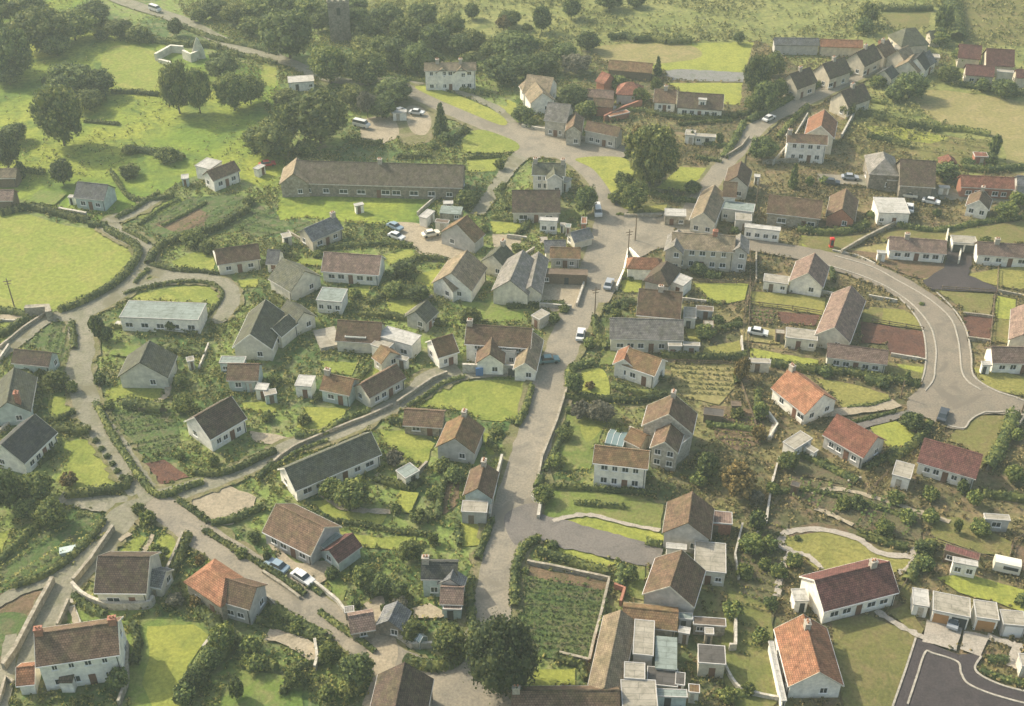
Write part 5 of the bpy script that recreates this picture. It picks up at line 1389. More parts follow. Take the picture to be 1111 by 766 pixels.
# ---- centre, hazy part
T6(200, 200)
H('brown bungalow with pale front, oval lane', (205, 435), (492, 396), (380, 518), 2.8, 5.4, 'tile_brown', 'render_pale', (), (3, 1, 1))
H('blue-grey roofed house with cream gable', (802, 296), (1008, 208), (990, 325), 2.8, 5.4, 'slate_grey', 'render_cream', (1.0,), (3, 1, 1))
H('green-brown roof with white side windows', (655, 492), (805, 578), (590, 650), 2.8, 5.6, 'slate_green', 'render_pale', (), (0, 1, 1))
T6(360, 200)
H('pink-brown roofed long bungalow, centre', (-50, 452), (330, 478), (130, 596), 2.7, 5.2, 'tile_pinkbrown', 'render_white', (), (5, 0, 1), vg='render_white')
H('tawny roofed house above the sandy yard', (838, 262), (905, 205), (1030, 330), 2.9, 5.6, 'tile_rust', 'render_grey', (), (0, 1, 1))
H('large tan house with two white gables', (905, 440), (800, 590), (1040, 560), 3.0, 6.4, 'tile_tan', 'render_white', (), (0, 1, 1),
  wings=[((800, 590), (742, 625), (860, 690), dict(hw=2.8, hr=5.2, roof='tile_tan'))])
BK('white pick of a shed by the meadow', (580, 215), (640, 165), (685, 185), 2.4, 'flat_white', 'render_white', 'shed')
BK('pale hut beyond the white meadow shed', (745, 110), (812, 108), (808, 130), 2.2, 'flat_white', 'render_white', 'hut')
BK('white lean-to on the meadow edge', (145, 130), (205, 118), (215, 135), 2.2, 'flat_white', 'render_white', 'shed')
T6(500, 200)
H('wide brown-grey workshop beside the yard', (415, 440), (330, 640), (250, 610), 3.4, 6.8, 'stone_grey', 'render_pale', (), (0, 0, 1), name='workshop', cat='workshop')
H('second grey workshop roof beside the yard', (520, 450), (470, 680), (560, 640), 3.2, 6.0, 'stone_grey', 'render_pale', (), (0, 0, 1), name='workshop', cat='workshop')
H('rusty low roofs at the yard top', (600, 425), (800, 430), (700, 490), 2.8, 5.2, 'tile_rust', 'render_grey', (), (3, 0, 1))
BK('long dark shed across the yard', (545, 560), (850, 572), (848, 610), 2.8, 'flat_brown', 'timber', 'shed')
T6(200, 310)
H('large green-grey house with white bargeboards', (545, 92), (440, 322), 3.5, 2.9, 6.2, 'slate_green', 'render_pale', (), (0, 1, 1), vg='render_white',
  wings=[((700, 200), (590, 290), (660, 320), dict(hw=2.9, hr=5.4, roof='slate_green'))])
H('brown-roofed wing below the green-grey house', (292, 520), (500, 522), (380, 635), 2.7, 5.0, 'tile_brown', 'render_teal', (), (2, 0, 1))
BK('pale teal flat-roofed house with windows', (925, 8), (1095, 22), (1042, 110), 3.0, 'flat_teal', 'render_white', 'house', 'house', win=3, place=True)
BK('white outbuilding below the brown-roofed wing', (490, 650), (570, 655), (560, 700), 2.4, 'flat_white', 'render_white', 'shed')
BK('pale patio shed beside the middle gardens', (860, 300), (1005, 270), (1000, 400), 1.0, 'flat_felt', 'pale_stone', 'terrace', 'terrace')
T3(0, 180)
BK('modern flat-roofed house with pale blue front', (518, 540), (830, 552), (795, 620), 3.3, 'flat_teal', 'render_white', 'house', 'house', win=5, place=True)
BK('white sun terrace of the modern house', (470, 622), (760, 655), (748, 668), 0.8, 'flat_white', 'render_white', 'terrace', 'terrace')
T6(0, 340)
H('left roof of the dark green twin bungalow', (1000, 182), (935, 325), 4.3, 2.8, 6.2, 'slate_green', 'render_pale', (), (0, 1, 1))
H('dark brown roof with teal end wall', (98, 238), (345, 262), (200, 345), 2.6, 5.2, 'tile_darkbrown', 'render_teal', (), (0, 1, 1))
H('big grey-green roof at the left edge', (93, 362), (45, 590), (235, 505), 2.8, 5.8, 'slate_green', 'render_teal', ((0.9, .5),), (0, 1, 1), chm='brick')
T6(0, 440)
H('dark slate house above the round trees', (8, 262), (232, 58), (272, 288), 2.8, 5.6, 'slate_dark', 'render_white', (), (4, 1, 1), vg='render_pale')
T3(0, 370)
H('white bungalow with dark brown roof, left', (782, 305), (928, 222), (925, 350), 3.0, 6.0, 'tile_darkbrown', 'render_white', (), (4, 1, 1), vg='render_white')
T6(0, 140)
H('pale barn roof at the left edge', (-60, 268), (112, 266), (80, 325), 2.6, 4.6, 'tile_tan', 'timber', (), (0, 0, 1), name='barn', cat='barn')
H('second pale barn at the left edge', (-60, 408), (92, 406), (60, 480), 2.6, 4.8, 'tile_pinkbrown', 'timber', (), (0, 0, 1), name='barn', cat='barn')
H('pale grey house with mossy ridge', (520, 352), (722, 372), (620, 470), 3.0, 6.4, 'slate_grey', 'render_teal', (), (3, 0, 1))
BK('little white shed by the pale grey house', (465, 440), (510, 442), (510, 460), 2.0, 'flat_white', 'render_white', 'shed')
T6(160, 140)
H('white house under the hillside', (398, 282), (578, 212), (500, 325), 3.0, 5.6, 'tile_brown', 'render_white', (), (3, 1, 1))
BK('white gabled end above the hillside house', (315, 245), (398, 190), (470, 235), 3.4, 'flat_white', 'render_white', 'outbuilding')
BK('pale sheds below the hillside house', (225, 305), (275, 300), (285, 330), 2.2, 'flat_white', 'render_teal', 'shed')
BK('white shed near the long stone terrace', (705, 262), (755, 232), (770, 255), 2.2, 'flat_white', 'render_white', 'shed')
T1()
H('long stone terrace across the upper middle', (322, 174), (503, 179), (400, 201), 3.4, 7.0, 'stone_brown', 'dark_stone', (0.5,), (9, 1, 1), name='terrace', cat='terrace',
  wings=[((322, 171), (318, 188), (304, 196), dict(hw=3.6, hr=7.4, roof='tile_tan', wall_='field_stone', win=(0, 1, 1)))])
T6(360, 60)
H('large cream manor under the dark wood', (620, 62), (965, 58), (790, 96), 6.0, 9.4, 'tile_tan', 'render_white', (0.25, 0.7), (7, 1, 2), name='manor', cat='house',
  wings=[((740, 45), (744, 85), (700, 95), dict(hw=5.4, roof='tile_tan', wall_='render_white', win=(0, 1, 2))), ((860, 45), (864, 85), (820, 95), dict(hw=5.4, roof='tile_tan', wall_='render_white', win=(0, 1, 2)))])
BK('pale hut in the scrap yard', (405, 365), (500, 362), (500, 382), 2.4, 'flat_white', 'render_white', 'hut')
T1()
BK('white-roofed shed under the round trees', (312, 83), (340, 81), (341, 88), 2.6, 'flat_white', 'render_white', 'shed')
# church tower in the wood
w_ = Wp((369, 46))
tw = obj('church_tower', None, loc=(w_.x, w_.y + 3, 0), rotz=0.1); tag(tw, 'grey stone church tower rising from the dark wood', 'church tower')
mb = MB().box(-3, 3, -3, 3, 0, 12.0)
mb.build('wall', 'dark_stone', tw)
mb = MB()
mb.box(-3.2, 3.2, -3.2, -2.8, 12.002, 12.5).box(-3.2, 3.2, 2.8, 3.2, 12.002, 12.5).box(-3.2, -2.8, -2.79, 2.79, 12.002, 12.5).box(2.8, 3.2, -2.79, 2.79, 12.002, 12.5)
for k in range(4):
    x = -2.9 + k * 1.7
    mb.box(x, x + .8, -3.19, -2.81, 12.502, 13.3).box(x, x + .8, 2.81, 3.19, 12.502, 13.3)
    if 0 < k < 3: mb.box(-3.19, -2.81, x, x + .8, 12.502, 13.3).box(2.81, 3.19, x, x + .8, 12.502, 13.3)
mb.build('parapet', 'field_stone', tw)
MB().box(-.5, .5, -3.05, -3.001, 8.2, 10.4).build('louvre', 'paint_dark', tw)
PLACES.append(('grey stone church tower', 369, 30))
# pale roofless ruin, upper left
T3(0, 0)
for pts, hh, lk in (([(628, 245), (690, 210), (740, 214)], 2.2, 'low broken wall of the pale ruin'), ([(740, 235), (770, 250), (800, 238)], 2.6, 'near wall of the pale ruin'), ([(640, 250), (690, 262)], 1.0, 'lowest fallen wall of the pale ruin')):
    wall(pts, hh, .8, 'render_pale', lk, 'ruin', 'ruined_wall')
w_ = W((800, 235))
rr = obj('ruined_gable', None, loc=(w_.x, w_.y, 0), rotz=.15)
MB().prism_y([(-1.9, 0), (1.9, 0), (1.7, 2.4), (.6, 5.6), (.1, 6.3), (-.9, 4.2), (-1.7, 2.2)], -.4, .4).build('wall', 'render_pale', rr)
tag(rr, 'pointed pale gable standing in the upper-left ruin', 'ruin')
T1()

# ---- more of the tightly packed village core
T6(360, 200)
BK('low greenish sheds behind the tawny roof', (735, 140), (880, 150), (872, 195), 2.4, 'flat_teal', 'field_stone', 'shed', slope=.1)
BK('brown lean-to below the greenish sheds', (700, 230), (790, 240), (785, 262), 2.3, 'flat_brown', 'render_pale', 'lean_to')
T6(500, 200)
BK('white privy beside the white square cottage', (668, 256), (700, 258), (698, 276), 2.1, 'flat_felt', 'render_white', 'shed')
BK('grey store between cottage and whitish roof', (705, 262), (740, 265), (738, 290), 2.3, 'flat_teal', 'render_grey', 'shed')
H('greenish old cottage left of the workshop', (290, 395), (215, 470), 2.6, 3.0, 5.4, 'slate_green', 'render_pale', (0.0,), (2, 1, 1))
H('low grey cottage behind the pale wall', (560, 375), (700, 372), 2.1, 2.4, 4.0, 'slate_grey', 'render_white', (), (3, 0, 1))
BK('narrow brown store against the workshop', (395, 640), (470, 655), (455, 735), 3.0, 'flat_brown', 'render_pale', 'store')
T6(200, 310)
H('green-roofed cottage behind the big bargeboards', (690, 95), (800, 175), 2.4, 2.6, 4.8, 'slate_green', 'render_pale', (), (2, 1, 1))
BK('grey shed on the corner of the middle lane', (420, 610), (475, 612), (470, 650), 2.3, 'flat_felt', 'render_teal', 'shed')
BK('long pale garden store by the oval lane', (10, 480), (60, 470), (70, 500), 2.1, 'flat_felt', 'render_pale', 'shed')
T6(360, 310)
H('small rusty cottage by the flat-roofed house', (330, 395), (390, 440), 2.0, 2.4, 4.2, 'tile_rust', 'render_pale', (), (1, 1, 1))
BK('white wash house before the corner cottage', (440, 460), (520, 480), (505, 505), 2.3, 'flat_felt', 'render_white', 'shed')
H('grey-green cottage between the two lawns', (640, 95), (560, 170), 2.2, 2.4, 4.4, 'slate_green', 'render_grey', (), (2, 1, 1))
T6(200, 200)
BK('low pale outhouse by the cream gable', (645, 330), (705, 318), (715, 350), 2.2, 'flat_felt', 'render_pale', 'shed')
H('pale cottage half hidden by the dark bush', (560, 435), (640, 440), 2.2, 2.4, 4.4, 'slate_grey', 'render_white', (), (2, 1, 1))
T3(0, 370)
BK('blue-grey shed below the green twin roof', (890, 60), (990, 62), (985, 90), 2.6, 'flat_teal', 'render_teal', 'shed')
T3(280, 370)
BK('pale store behind the white garage', (20, 200), (70, 190), (80, 210), 2.2, 'flat_felt', 'render_teal', 'shed')
T3(550, 370)
BK('garden shed at the end of the rows', (900, 240), (940, 242), (938, 262), 2.0, 'flat_brown', 'timber', 'shed')
T3(550, 180)
BK('grey shed in the dark hedge garden', (790, 620), (830, 622), (826, 650), 2.1, 'flat_felt', 'timber', 'shed')
BK('low brown store by the long fence', (760, 560), (830, 566), (825, 585), 2.2, 'flat_brown', 'render_grey', 'shed')
T3(811, 370)
BK('dark garden shed among the vegetable beds', (180, 560), (215, 570), (208, 590), 2.0, 'flat_dark', 'timber', 'shed')
T3(811, 0)
BK('red-roofed shed by the upper gardens', (905, 610), (960, 612), (958, 630), 2.4, 'tile_red', 'brick', 'shed')
BK('cream hut at the far road corner', (590, 180), (640, 184), (636, 200), 2.4, 'flat_felt', 'render_cream', 'hut')
BK('pale hut between far sheds', (720, 215), (770, 218), (768, 232), 2.4, 'flat_felt', 'render_cream', 'hut')
T1()
# ================================================================== WALLS, HEDGES, FENCES
HG, WL, FN = hedge, wall, fence
T3(0, 180)
HG([(430, 262), (500, 300), (548, 330), (556, 370), (520, 425), (470, 475), (400, 520), (320, 560), (240, 590)], 2.0, 2.2, smooth=True, look='long curving field hedge')
HG([(0, 200), (60, 185), (130, 175), (200, 190), (300, 215), (360, 225)], 2.0, 2.2, smooth=True, look='overgrown dark field hedge')
HG([(0, 585), (60, 596), (110, 605)], 1.6, 1.8)
HG([(360, 240), (430, 248)], 1.8, 2.0)
HG([(470, 215), (540, 180), (600, 140), (640, 115)], 1.5, 1.4, smooth=True)
HG([(600, 400), (640, 335), (720, 300), (860, 262), (930, 222), (1000, 180)], 2.2, 2.4, smooth=True, look='dense dark garden hedge')
HG([(608, 402), (700, 425), (800, 430), (880, 440)], 1.4, 1.2)
HG([(500, 262), (560, 290), (600, 316)], 1.2, 1.2)
HG([(545, 475), (560, 455), (600, 420)], 1.2, 1.0)
HG([(500, 520), (560, 500), (650, 480), (740, 470), (840, 478), (890, 505), (890, 540), (850, 590), (800, 640)], 1.1, 1.0, smooth=True, look='clipped hedge curving round the oval lawn')
HG([(0, 690), (50, 660), (110, 620)], 1.8, 2.0)
HG([(290, 640), (300, 690), (300, 741)], 1.6, 1.4)
HG([(450, 650), (560, 655), (700, 672), (790, 680)], 1.2, 1.1)
HG([(560, 240), (640, 180), (720, 140)], 1.0, 1.0, mat='hedge_olive')
HG([(650, 245), (740, 200), (830, 150)], 1.0, 1.0, mat='hedge_olive')
HG([(450, 30), (520, 130), (620, 140), (700, 125)], 1.5, 1.4, smooth=True)
T3(0, 370)
HG([(70, 100), (140, 180), (150, 250), (120, 300)], 2.0, 2.6, look='dense dark garden hedge', smooth=True)
HG([(170, 320), (240, 320), (300, 290)], 1.5, 1.4, smooth=True)
HG([(225, 362), (290, 370), (365, 372)], 2.2, 2.0)
HG([(270, 630), (360, 622), (440, 612), (520, 590)], 2.2, 2.0, look='thick clipped lawn hedge')
HG([(505, 600), (525, 560)], 1.8, 1.6)
HG([(390, 260), (450, 380), (520, 490), (590, 590), (650, 630), (740, 600), (820, 575)], 1.7, 1.6, smooth=True, look='long hedge following the lane')
HG([(780, 535), (860, 545), (960, 520), (1040, 480), (1111, 450)], 1.8, 1.6, smooth=True)
HG([(505, 260), (560, 270), (655, 285)], 2.6, 3.0, look='boxy dark green hedge')
HG([(240, 400), (220, 450), (150, 500)], 1.4, 1.6)
HG([(720, 650), (780, 690), (840, 735)], 1.5, 1.4)
HG([(850, 741), (950, 720), (1060, 670)], 1.5, 1.8)
HG([(680, 40), (740, 55), (820, 60)], 1.4, 1.6)
T3(280, 180)
HG([(180, 75), (240, 90)], 2.0, 2.0)
HG([(370, 95), (500, 98), (620, 100), (760, 95)], 2.0, 1.8, look='row of shrubs fronting the stone terrace')
HG([(240, 345), (330, 330), (470, 320), (620, 325)], 1.4, 1.4, smooth=True)
HG([(410, 600), (520, 608), (640, 625), (760, 640)], 1.6, 1.8)
HG([(600, 500), (680, 520)], 1.8, 1.6)
HG([(440, 560), (500, 530), (520, 480), (640, 380), (760, 385)], 1.6, 1.6, smooth=True)
HG([(60, 540), (180, 580)], 1.6, 1.8)
HG([(0, 740), (100, 690), (190, 640)], 1.4, 1.4)
HG([(890, 130), (830, 180)], 1.2, 1.2)
HG([(940, 210), (1040, 225), (1111, 222)], 1.4, 1.6)
HG([(1040, 280), (1090, 220)], 1.2, 1.2)
HG([(1000, 180), (960, 110), (990, 80)], 1.4, 2.0)
T3(280, 370)
HG([(150, 390), (260, 380), (340, 330), (450, 290)], 1.7, 1.6, smooth=True, look='long hedge beside the street')
HG([(600, 270), (660, 235), (740, 180), (830, 150)], 1.2, 1.0, smooth=True)
HG([(1100, 190), (1075, 280), (1040, 350)], 1.8, 1.6, smooth=True)
HG([(530, 330), (640, 350), (735, 350)], 1.6, 1.4)
HG([(50, 525), (160, 450), (280, 405)], 1.0, 1.0, smooth=True)
HG([(180, 690), (300, 735)], 1.6, 1.6)
HG([(480, 560), (600, 590), (660, 560)], 1.4, 2.0, smooth=True)
HG([(750, 560), (730, 640), (720, 720)], 1.6, 1.6)
HG([(680, 690), (700, 730)], 1.6, 2.0)
HG([(400, 170), (450, 110)], 1.2, 1.2)
HG([(0, 560), (60, 500)], 1.4, 1.6)
HG([(940, 370), (930, 420), (960, 440)], 1.4, 1.4)
T3(280, 566)
HG([(0, 170), (90, 225), (190, 300)], 1.4, 1.4)
HG([(250, 370), (330, 430), (420, 490), (470, 530)], 1.3, 1.3, look='clipped hedge by the fork lane', smooth=True)
HG([(190, 250), (260, 300)], 1.2, 1.4)
HG([(590, 560), (680, 590), (780, 580), (840, 520)], 1.8, 2.4, smooth=True, look='thick hedge round the corner garden')
HG([(820, 560), (860, 460), (850, 300), (860, 230)], 1.7, 1.6, smooth=True, look='tall hedge along the main road')
HG([(880, 160), (920, 60), (940, 0)], 1.6, 1.6)
HG([(300, 0), (440, 20), (560, 45), (680, 55)], 1.1, 1.0, smooth=True)
HG([(800, 10), (810, 100)], 1.4, 1.4)
HG([(0, 400), (120, 440), (230, 470), (290, 500)], 1.3, 1.6, smooth=True)
HG([(60, 350), (130, 400), (270, 470)], 1.6, 2.4, mat='hedge_olive')
HG([(100, 700), (150, 600), (280, 560)], 1.4, 1.4)
HG([(240, 520), (250, 500), (300, 475)], 1.4, 1.6)
T3(0, 566)
HG([(0, 165), (60, 110), (120, 50), (180, 0)], 1.6, 1.6, smooth=True)
HG([(60, 268), (180, 225), (290, 150), (380, 60), (420, 0)], 1.5, 1.5, smooth=True, look='long hedge beside the farm lane')
HG([(820, 40), (900, 90), (1000, 150), (1111, 205)], 1.3, 1.3, smooth=True)
HG([(640, 290), (700, 200), (760, 60)], 1.8, 2.0, smooth=True)
HG([(730, 735), (780, 640), (850, 560), (940, 480)], 2.4, 3.6, mat='hedge_leaf', look='broad dark shrub belt by the lawn')
HG([(540, 420), (560, 500), (540, 580)], 1.4, 1.6)
HG([(300, 300), (350, 350), (420, 380)], 1.4, 1.8)
HG([(960, 540), (1040, 570), (1111, 590)], 1.8, 2.4)
HG([(750, 250), (760, 310), (850, 400)], 1.6, 2.6, mat='hedge_olive')
HG([(860, 400), (880, 460), (1000, 520)], 2.0, 3.0)
T3(550, 370)
HG([(235, 230), (380, 240), (530, 245), (640, 225)], 1.6, 1.8, look='thick dark hedge between gardens')
HG([(350, 95), (260, 120), (250, 190)], 1.8, 2.4, smooth=True)
HG([(620, 65), (760, 75), (900, 75), (960, 70)], 2.0, 2.0, look='tall hedge under the grey house')
HG([(420, 180), (470, 200), (600, 220)], 1.5, 1.8)
HG([(240, 285), (340, 290), (400, 320)], 1.6, 2.4)
HG([(150, 530), (180, 480), (240, 340)], 1.4, 1.4)
HG([(120, 600), (140, 560)], 2.0, 2.0)
HG([(270, 655), (360, 662), (470, 672)], 1.2, 1.2)
HG([(120, 590), (300, 598), (400, 604), (600, 620)], 1.4, 1.2)
HG([(800, 340), (920, 350), (1000, 365)], 1.2, 1.6, mat='hedge_olive')
HG([(930, 110), (925, 180)], 1.6, 2.0, mat='hedge_olive')
HG([(1010, 210), (1000, 330)], 1.5, 1.8)
T3(550, 566)
HG([(30, 350), (35, 200), (70, 110), (130, 75)], 1.8, 1.8, smooth=True)
HG([(130, 130), (250, 165), (400, 215)], 1.8, 2.2, look='thick hedge above the vegetable plot')
HG([(200, 555), (300, 580), (320, 640)], 1.4, 1.6)
HG([(460, 190), (450, 270)], 2.0, 2.0)
HG([(395, 330), (370, 460)], 1.2, 1.2)
HG([(950, 130), (1020, 40)], 1.3, 1.4)
HG([(560, 90), (620, 100)], 1.4, 2.0)
HG([(850, 700), (900, 690), (960, 700)], 1.2, 1.6, mat='hedge_olive')
T3(550, 180)
HG([(560, 110), (660, 140), (760, 150)], 1.6, 2.0, look='dark hedge under the green')
HG([(440, 200), (530, 205), (620, 208)], 1.0, .8)
HG([(0, 215), (120, 215)], 1.5, 2.0)
HG([(60, 270), (90, 230)], 1.4, 1.8)
HG([(0, 570), (120, 565), (230, 560)], 1.4, 1.8)
HG([(350, 610), (360, 680), (400, 740)], 1.5, 1.8)
HG([(390, 590), (450, 560), (510, 550)], 1.4, 1.8)
HG([(460, 460), (500, 390)], 1.4, 1.6)
HG([(720, 390), (780, 430), (860, 450)], 1.5, 2.4)
HG([(780, 650), (860, 660), (940, 640)], 1.5, 2.4)
HG([(780, 545), (860, 560)], 1.2, 1.4)
T3(550, 0)
HG([(560, 455), (680, 478), (860, 480), (960, 462), (1111, 420)], 1.8, 2.0, smooth=True, look='long dark hedge by the straight road')
HG([(690, 505), (800, 495), (900, 490)], 1.2, 1.2)
HG([(770, 575), (830, 590), (890, 590)], 1.5, 1.4)
HG([(870, 640), (920, 560), (950, 500)], 1.8, 2.4)
HG([(760, 640), (860, 655)], 1.4, 1.4)
HG([(410, 158), (480, 150), (520, 168), (580, 160), (640, 174), (740, 172)], 2.6, 3.4, look='tall dark field-edge hedge')
HG([(0, 200), (80, 190), (190, 185)], 2.6, 3.4, look='tall dark field-edge hedge')
HG([(420, 490), (470, 450), (560, 450)], 1.6, 2.0)
T3(280, 0)
HG([(640, 225), (760, 205), (900, 190), (1111, 200)], 2.6, 3.4, smooth=True, look='tall dark field-edge hedge')
HG([(570, 320), (660, 330), (760, 350), (860, 375), (930, 385)], 1.6, 2.0, smooth=True, look='hedge along the manor verge')
HG([(380, 575), (500, 580)], 1.6, 2.0)
HG([(560, 635), (700, 632)], 1.5, 2.0)
HG([(840, 640), (980, 630)], 1.2, 1.4)
HG([(760, 590), (830, 520)], 1.4, 2.4)
T3(0, 0)
HG([(380, 75), (440, 110), (560, 160), (620, 170)], 2.4, 4.0, smooth=True, look='overgrown hillside hedge')
HG([(610, 165), (700, 180), (850, 190), (880, 200)], 2.4, 3.0, smooth=True)
HG([(840, 230), (960, 225), (1111, 260)], 1.6, 2.0, smooth=True)
HG([(730, 110), (860, 160), (1000, 190), (1111, 220)], 1.8, 2.0, smooth=True, look='hedge beside the hill lane')
HG([(180, 330), (300, 355), (430, 365)], 2.5, 4.0, look='overgrown hillside hedge')
HG([(270, 385), (340, 405), (420, 415)], 3.0, 4.0, look='overgrown hillside hedge')
HG([(450, 375), (530, 375), (640, 385)], 1.6, 2.0)
HG([(340, 490), (480, 502)], 1.0, 1.6, mat='hedge_olive')
HG([(530, 605), (640, 620), (740, 640)], 1.8, 2.6)
HG([(100, 690), (180, 700)], 1.6, 2.0)
T3(811, 0)
HG([(0, 495), (120, 430), (220, 375), (330, 330), (480, 270), (560, 230)], 2.2, 2.8, smooth=True, look='dark roadside hedge of the far row')
HG([(120, 560), (170, 500), (240, 430)], 1.6, 1.8)
HG([(430, 460), (560, 485), (640, 510), (760, 525)], 2.4, 3.0, smooth=True, look='dark hedge across the right gardens')
HG([(760, 520), (860, 525), (970, 545)], 1.6, 2.4)
HG([(480, 555), (580, 575), (650, 590)], 2.0, 2.6)
HG([(850, 345), (960, 365), (1111, 385)], 2.0, 2.4, look='dark hedge by the maroon roofs')
HG([(520, 40), (640, 45), (740, 40)], 2.4, 3.2, look='far dark field hedge')
HG([(800, 0), (830, 80), (840, 170)], 4.5, 6.0, look='tall dark hedge beside the green field')
HG([(860, 680), (960, 690), (1111, 680)], 2.0, 2.6)
HG([(440, 400), (560, 420)], 1.6, 2.0)
T3(811, 180)
HG([(200, 260), (300, 275), (420, 265), (480, 240)], 2.0, 2.8, smooth=True, look='curving hedge round the crescent corner')
HG([(600, 240), (700, 262), (800, 262), (900, 240), (1000, 225), (1111, 212)], 1.5, 1.6, smooth=True, look='long hedge behind the crescent bungalows')
HG([(480, 200), (560, 215), (600, 235)], 1.6, 2.6)
HG([(170, 490), (260, 505), (350, 510)], 1.4, 1.4)
HG([(335, 420), (345, 470)], 1.4, 1.4)
T3(811, 370)
HG([(90, 95), (240, 120), (380, 130), (540, 155), (690, 180)], 1.8, 2.4, smooth=True, look='long dark hedge above the orange bungalow')
HG([(470, 160), (560, 180)], 2.2, 3.0)
HG([(730, 335), (690, 400), (600, 470), (560, 500)], 1.8, 2.0, smooth=True, look='dark corner hedge between the bungalows')
HG([(470, 520), (560, 470), (600, 440)], 1.4, 2.0)
HG([(1070, 300), (1030, 400), (990, 480), (960, 520)], 2.2, 3.0, smooth=True, look='dark hedge at the right edge')
HG([(400, 335), (480, 318), (590, 290)], .9, 1.0)
HG([(400, 270), (500, 262), (570, 240)], .8, .8, mat='hedge_olive')
HG([(180, 450), (260, 480), (380, 540), (440, 570)], 1.3, 2.4, smooth=True)
HG([(250, 80), (500, 95), (700, 100)], .4, .4) if False else None
HG([(100, 620), (220, 600), (400, 640), (600, 700)], 1.0, 1.4, smooth=True)
HG([(940, 620), (1111, 640)], 1.6, 2.0)
T3(811, 566)
HG([(640, 250), (700, 150), (740, 90)], 1.8, 2.6, smooth=True, look='dark overgrown hedge beside the kidney lawn')
HG([(440, 50), (560, 90), (640, 110)], 1.4, 2.0)
HG([(935, 600), (990, 625), (1111, 660)], 1.0, 1.4)
HG([(960, 560), (1040, 560)], 1.2, 2.0)
HG([(1080, 340), (1111, 310)], 1.6, 1.8)
# walls
T3(0, 566)
WL([(218, 250), (180, 320), (120, 430), (70, 530), (20, 600)], 1.6, .6, 'field_stone', 'tall stone wall along the farm lane')
WL([(295, 265), (340, 310), (430, 348), (520, 350), (600, 345), (620, 320)], 1.4, .5, 'pale_stone', 'curved pale yard wall', smooth=True)
WL([(300, 255), (370, 170), (410, 110), (460, 40)], 1.5, .5, 'field_stone', 'stone wall beside the lane')
WL([(625, 300), (680, 200), (740, 60)], 1.3, .4, 'field_stone')
WL([(235, 430), (280, 330)], 1.2, .4, 'field_stone')
WL([(480, 741), (515, 650), (515, 500)], 1.2, .4, 'field_stone')
WL([(280, 320), (320, 425)], .3, .9, 'pale_stone', 'pale garden path kerb')
WL([(820, 520), (850, 480)], 1.1, .4, 'pale_stone')
WL([(1040, 280), (1111, 350)], 1.2, .4, 'field_stone')
WL([(60, 660), (30, 640), (0, 741)], 1.2, .4, 'field_stone')
T3(280, 566)
WL([(560, 470), (620, 510), (700, 505)], 1.2, .4, 'pale_stone')
WL([(170, 220), (240, 265), (320, 330), (350, 370)], 1.1, .4, 'pale_stone')
WL([(20, 210), (110, 270), (170, 315)], .8, .4, 'field_stone')
WL([(230, 490), (240, 560), (230, 600)], 1.2, .4, 'pale_stone')
T3(280, 370)
WL([(822, 130), (960, 132), (1111, 135)], 2.2, .5, 'pale_stone', 'tall stone wall before the terrace')
WL([(560, 262), (620, 220), (700, 165), (760, 140)], 1.2, .4, 'field_stone')
WL([(60, 500), (140, 440), (260, 385), (360, 345), (450, 310), (540, 268)], 1.0, .4, 'field_stone', 'low stone wall beside the street', smooth=True)
WL([(980, 480), (950, 600), (930, 720)], 1.5, .4, 'pale_stone', 'pale wall beside the main road')
WL([(680, 500), (660, 520), (620, 560)], 1.0, .4)
WL([(500, 360), (690, 495)], .9, .3) if False else None
T3(550, 370)
WL([(490, 370), (560, 405)], 1.6, .4, 'pale_stone', 'pale stone garden wall')
WL([(940, 0), (945, 60)], 1.4, .3, 'pale_stone')
WL([(1020, 260), (1085, 345), (1050, 400)], .9, .3, 'render_pale', 'white zigzag garden wall')
WL([(1090, 480), (1060, 600), (1040, 741)], 1.0, .3, 'pale_stone', 'long pale boundary wall')
WL([(100, 640), (135, 665), (125, 720)], 1.2, .5, 'pale_stone')
WL([(120, 590), (140, 480), (200, 330), (240, 200)], 1.0, .4, 'field_stone', 'low wall beside the main road')
T3(550, 566)
WL([(82, 172), (250, 205), (410, 240), (380, 370), (345, 500), (330, 570)], 1.0, .4, 'field_stone', 'stone wall round the vegetable plot')
WL([(330, 570), (210, 540)], 1.0, .4, 'field_stone')
WL([(430, 270), (472, 285), (455, 340)], 1.2, .4, 'brick', 'low brick wall')
WL([(870, 580), (900, 640), (940, 685), (1010, 705), (1111, 725)], 1.0, .35, 'pale_stone', 'pale field wall', smooth=True)
WL([(915, 400), (915, 520), (890, 520)], 1.6, .4, 'pale_stone')
WL([(945, 20), (915, 140), (930, 240)], .9, .3, 'pale_stone')
WL([(1040, 0), (960, 130)], .9, .3, 'field_stone')
T3(550, 180)
WL([(487, 350), (470, 430), (440, 500)], 1.2, .4, 'render_white', 'white wall round the corner garden')
WL([(490, 350), (530, 390)], 1.4, .5, 'render_white', 'white gate wall')
WL([(320, 450), (280, 570)], 1.2, .4, 'pale_stone')
WL([(130, 570), (260, 580)], 1.2, .4, 'pale_stone')
WL([(1000, 360), (1000, 470)], 1.0, .3, 'field_stone')
WL([(700, 545), (800, 555)], 1.0, .3, 'pale_stone')
WL([(620, 210), (470, 208)], 1.0, .4, 'field_stone', 'dark wall on the square')
WL([(0, 290), (80, 300)], 1.0, .3, 'pale_stone')
T3(550, 0)
WL([(390, 490), (470, 450), (540, 425)], 1.8, .5, 'brick', 'orange brick wall catching the sun')
WL([(60, 515), (200, 540), (330, 570), (440, 600)], 1.2, .5, 'pale_stone', 'low wall before the chapel')
WL([(875, 640), (940, 600), (970, 560)], 1.1, .3)
T3(811, 0)
WL([(100, 665), (180, 570), (240, 470)], 1.2, .3, 'pale_stone', 'pale wall beside the straight road')
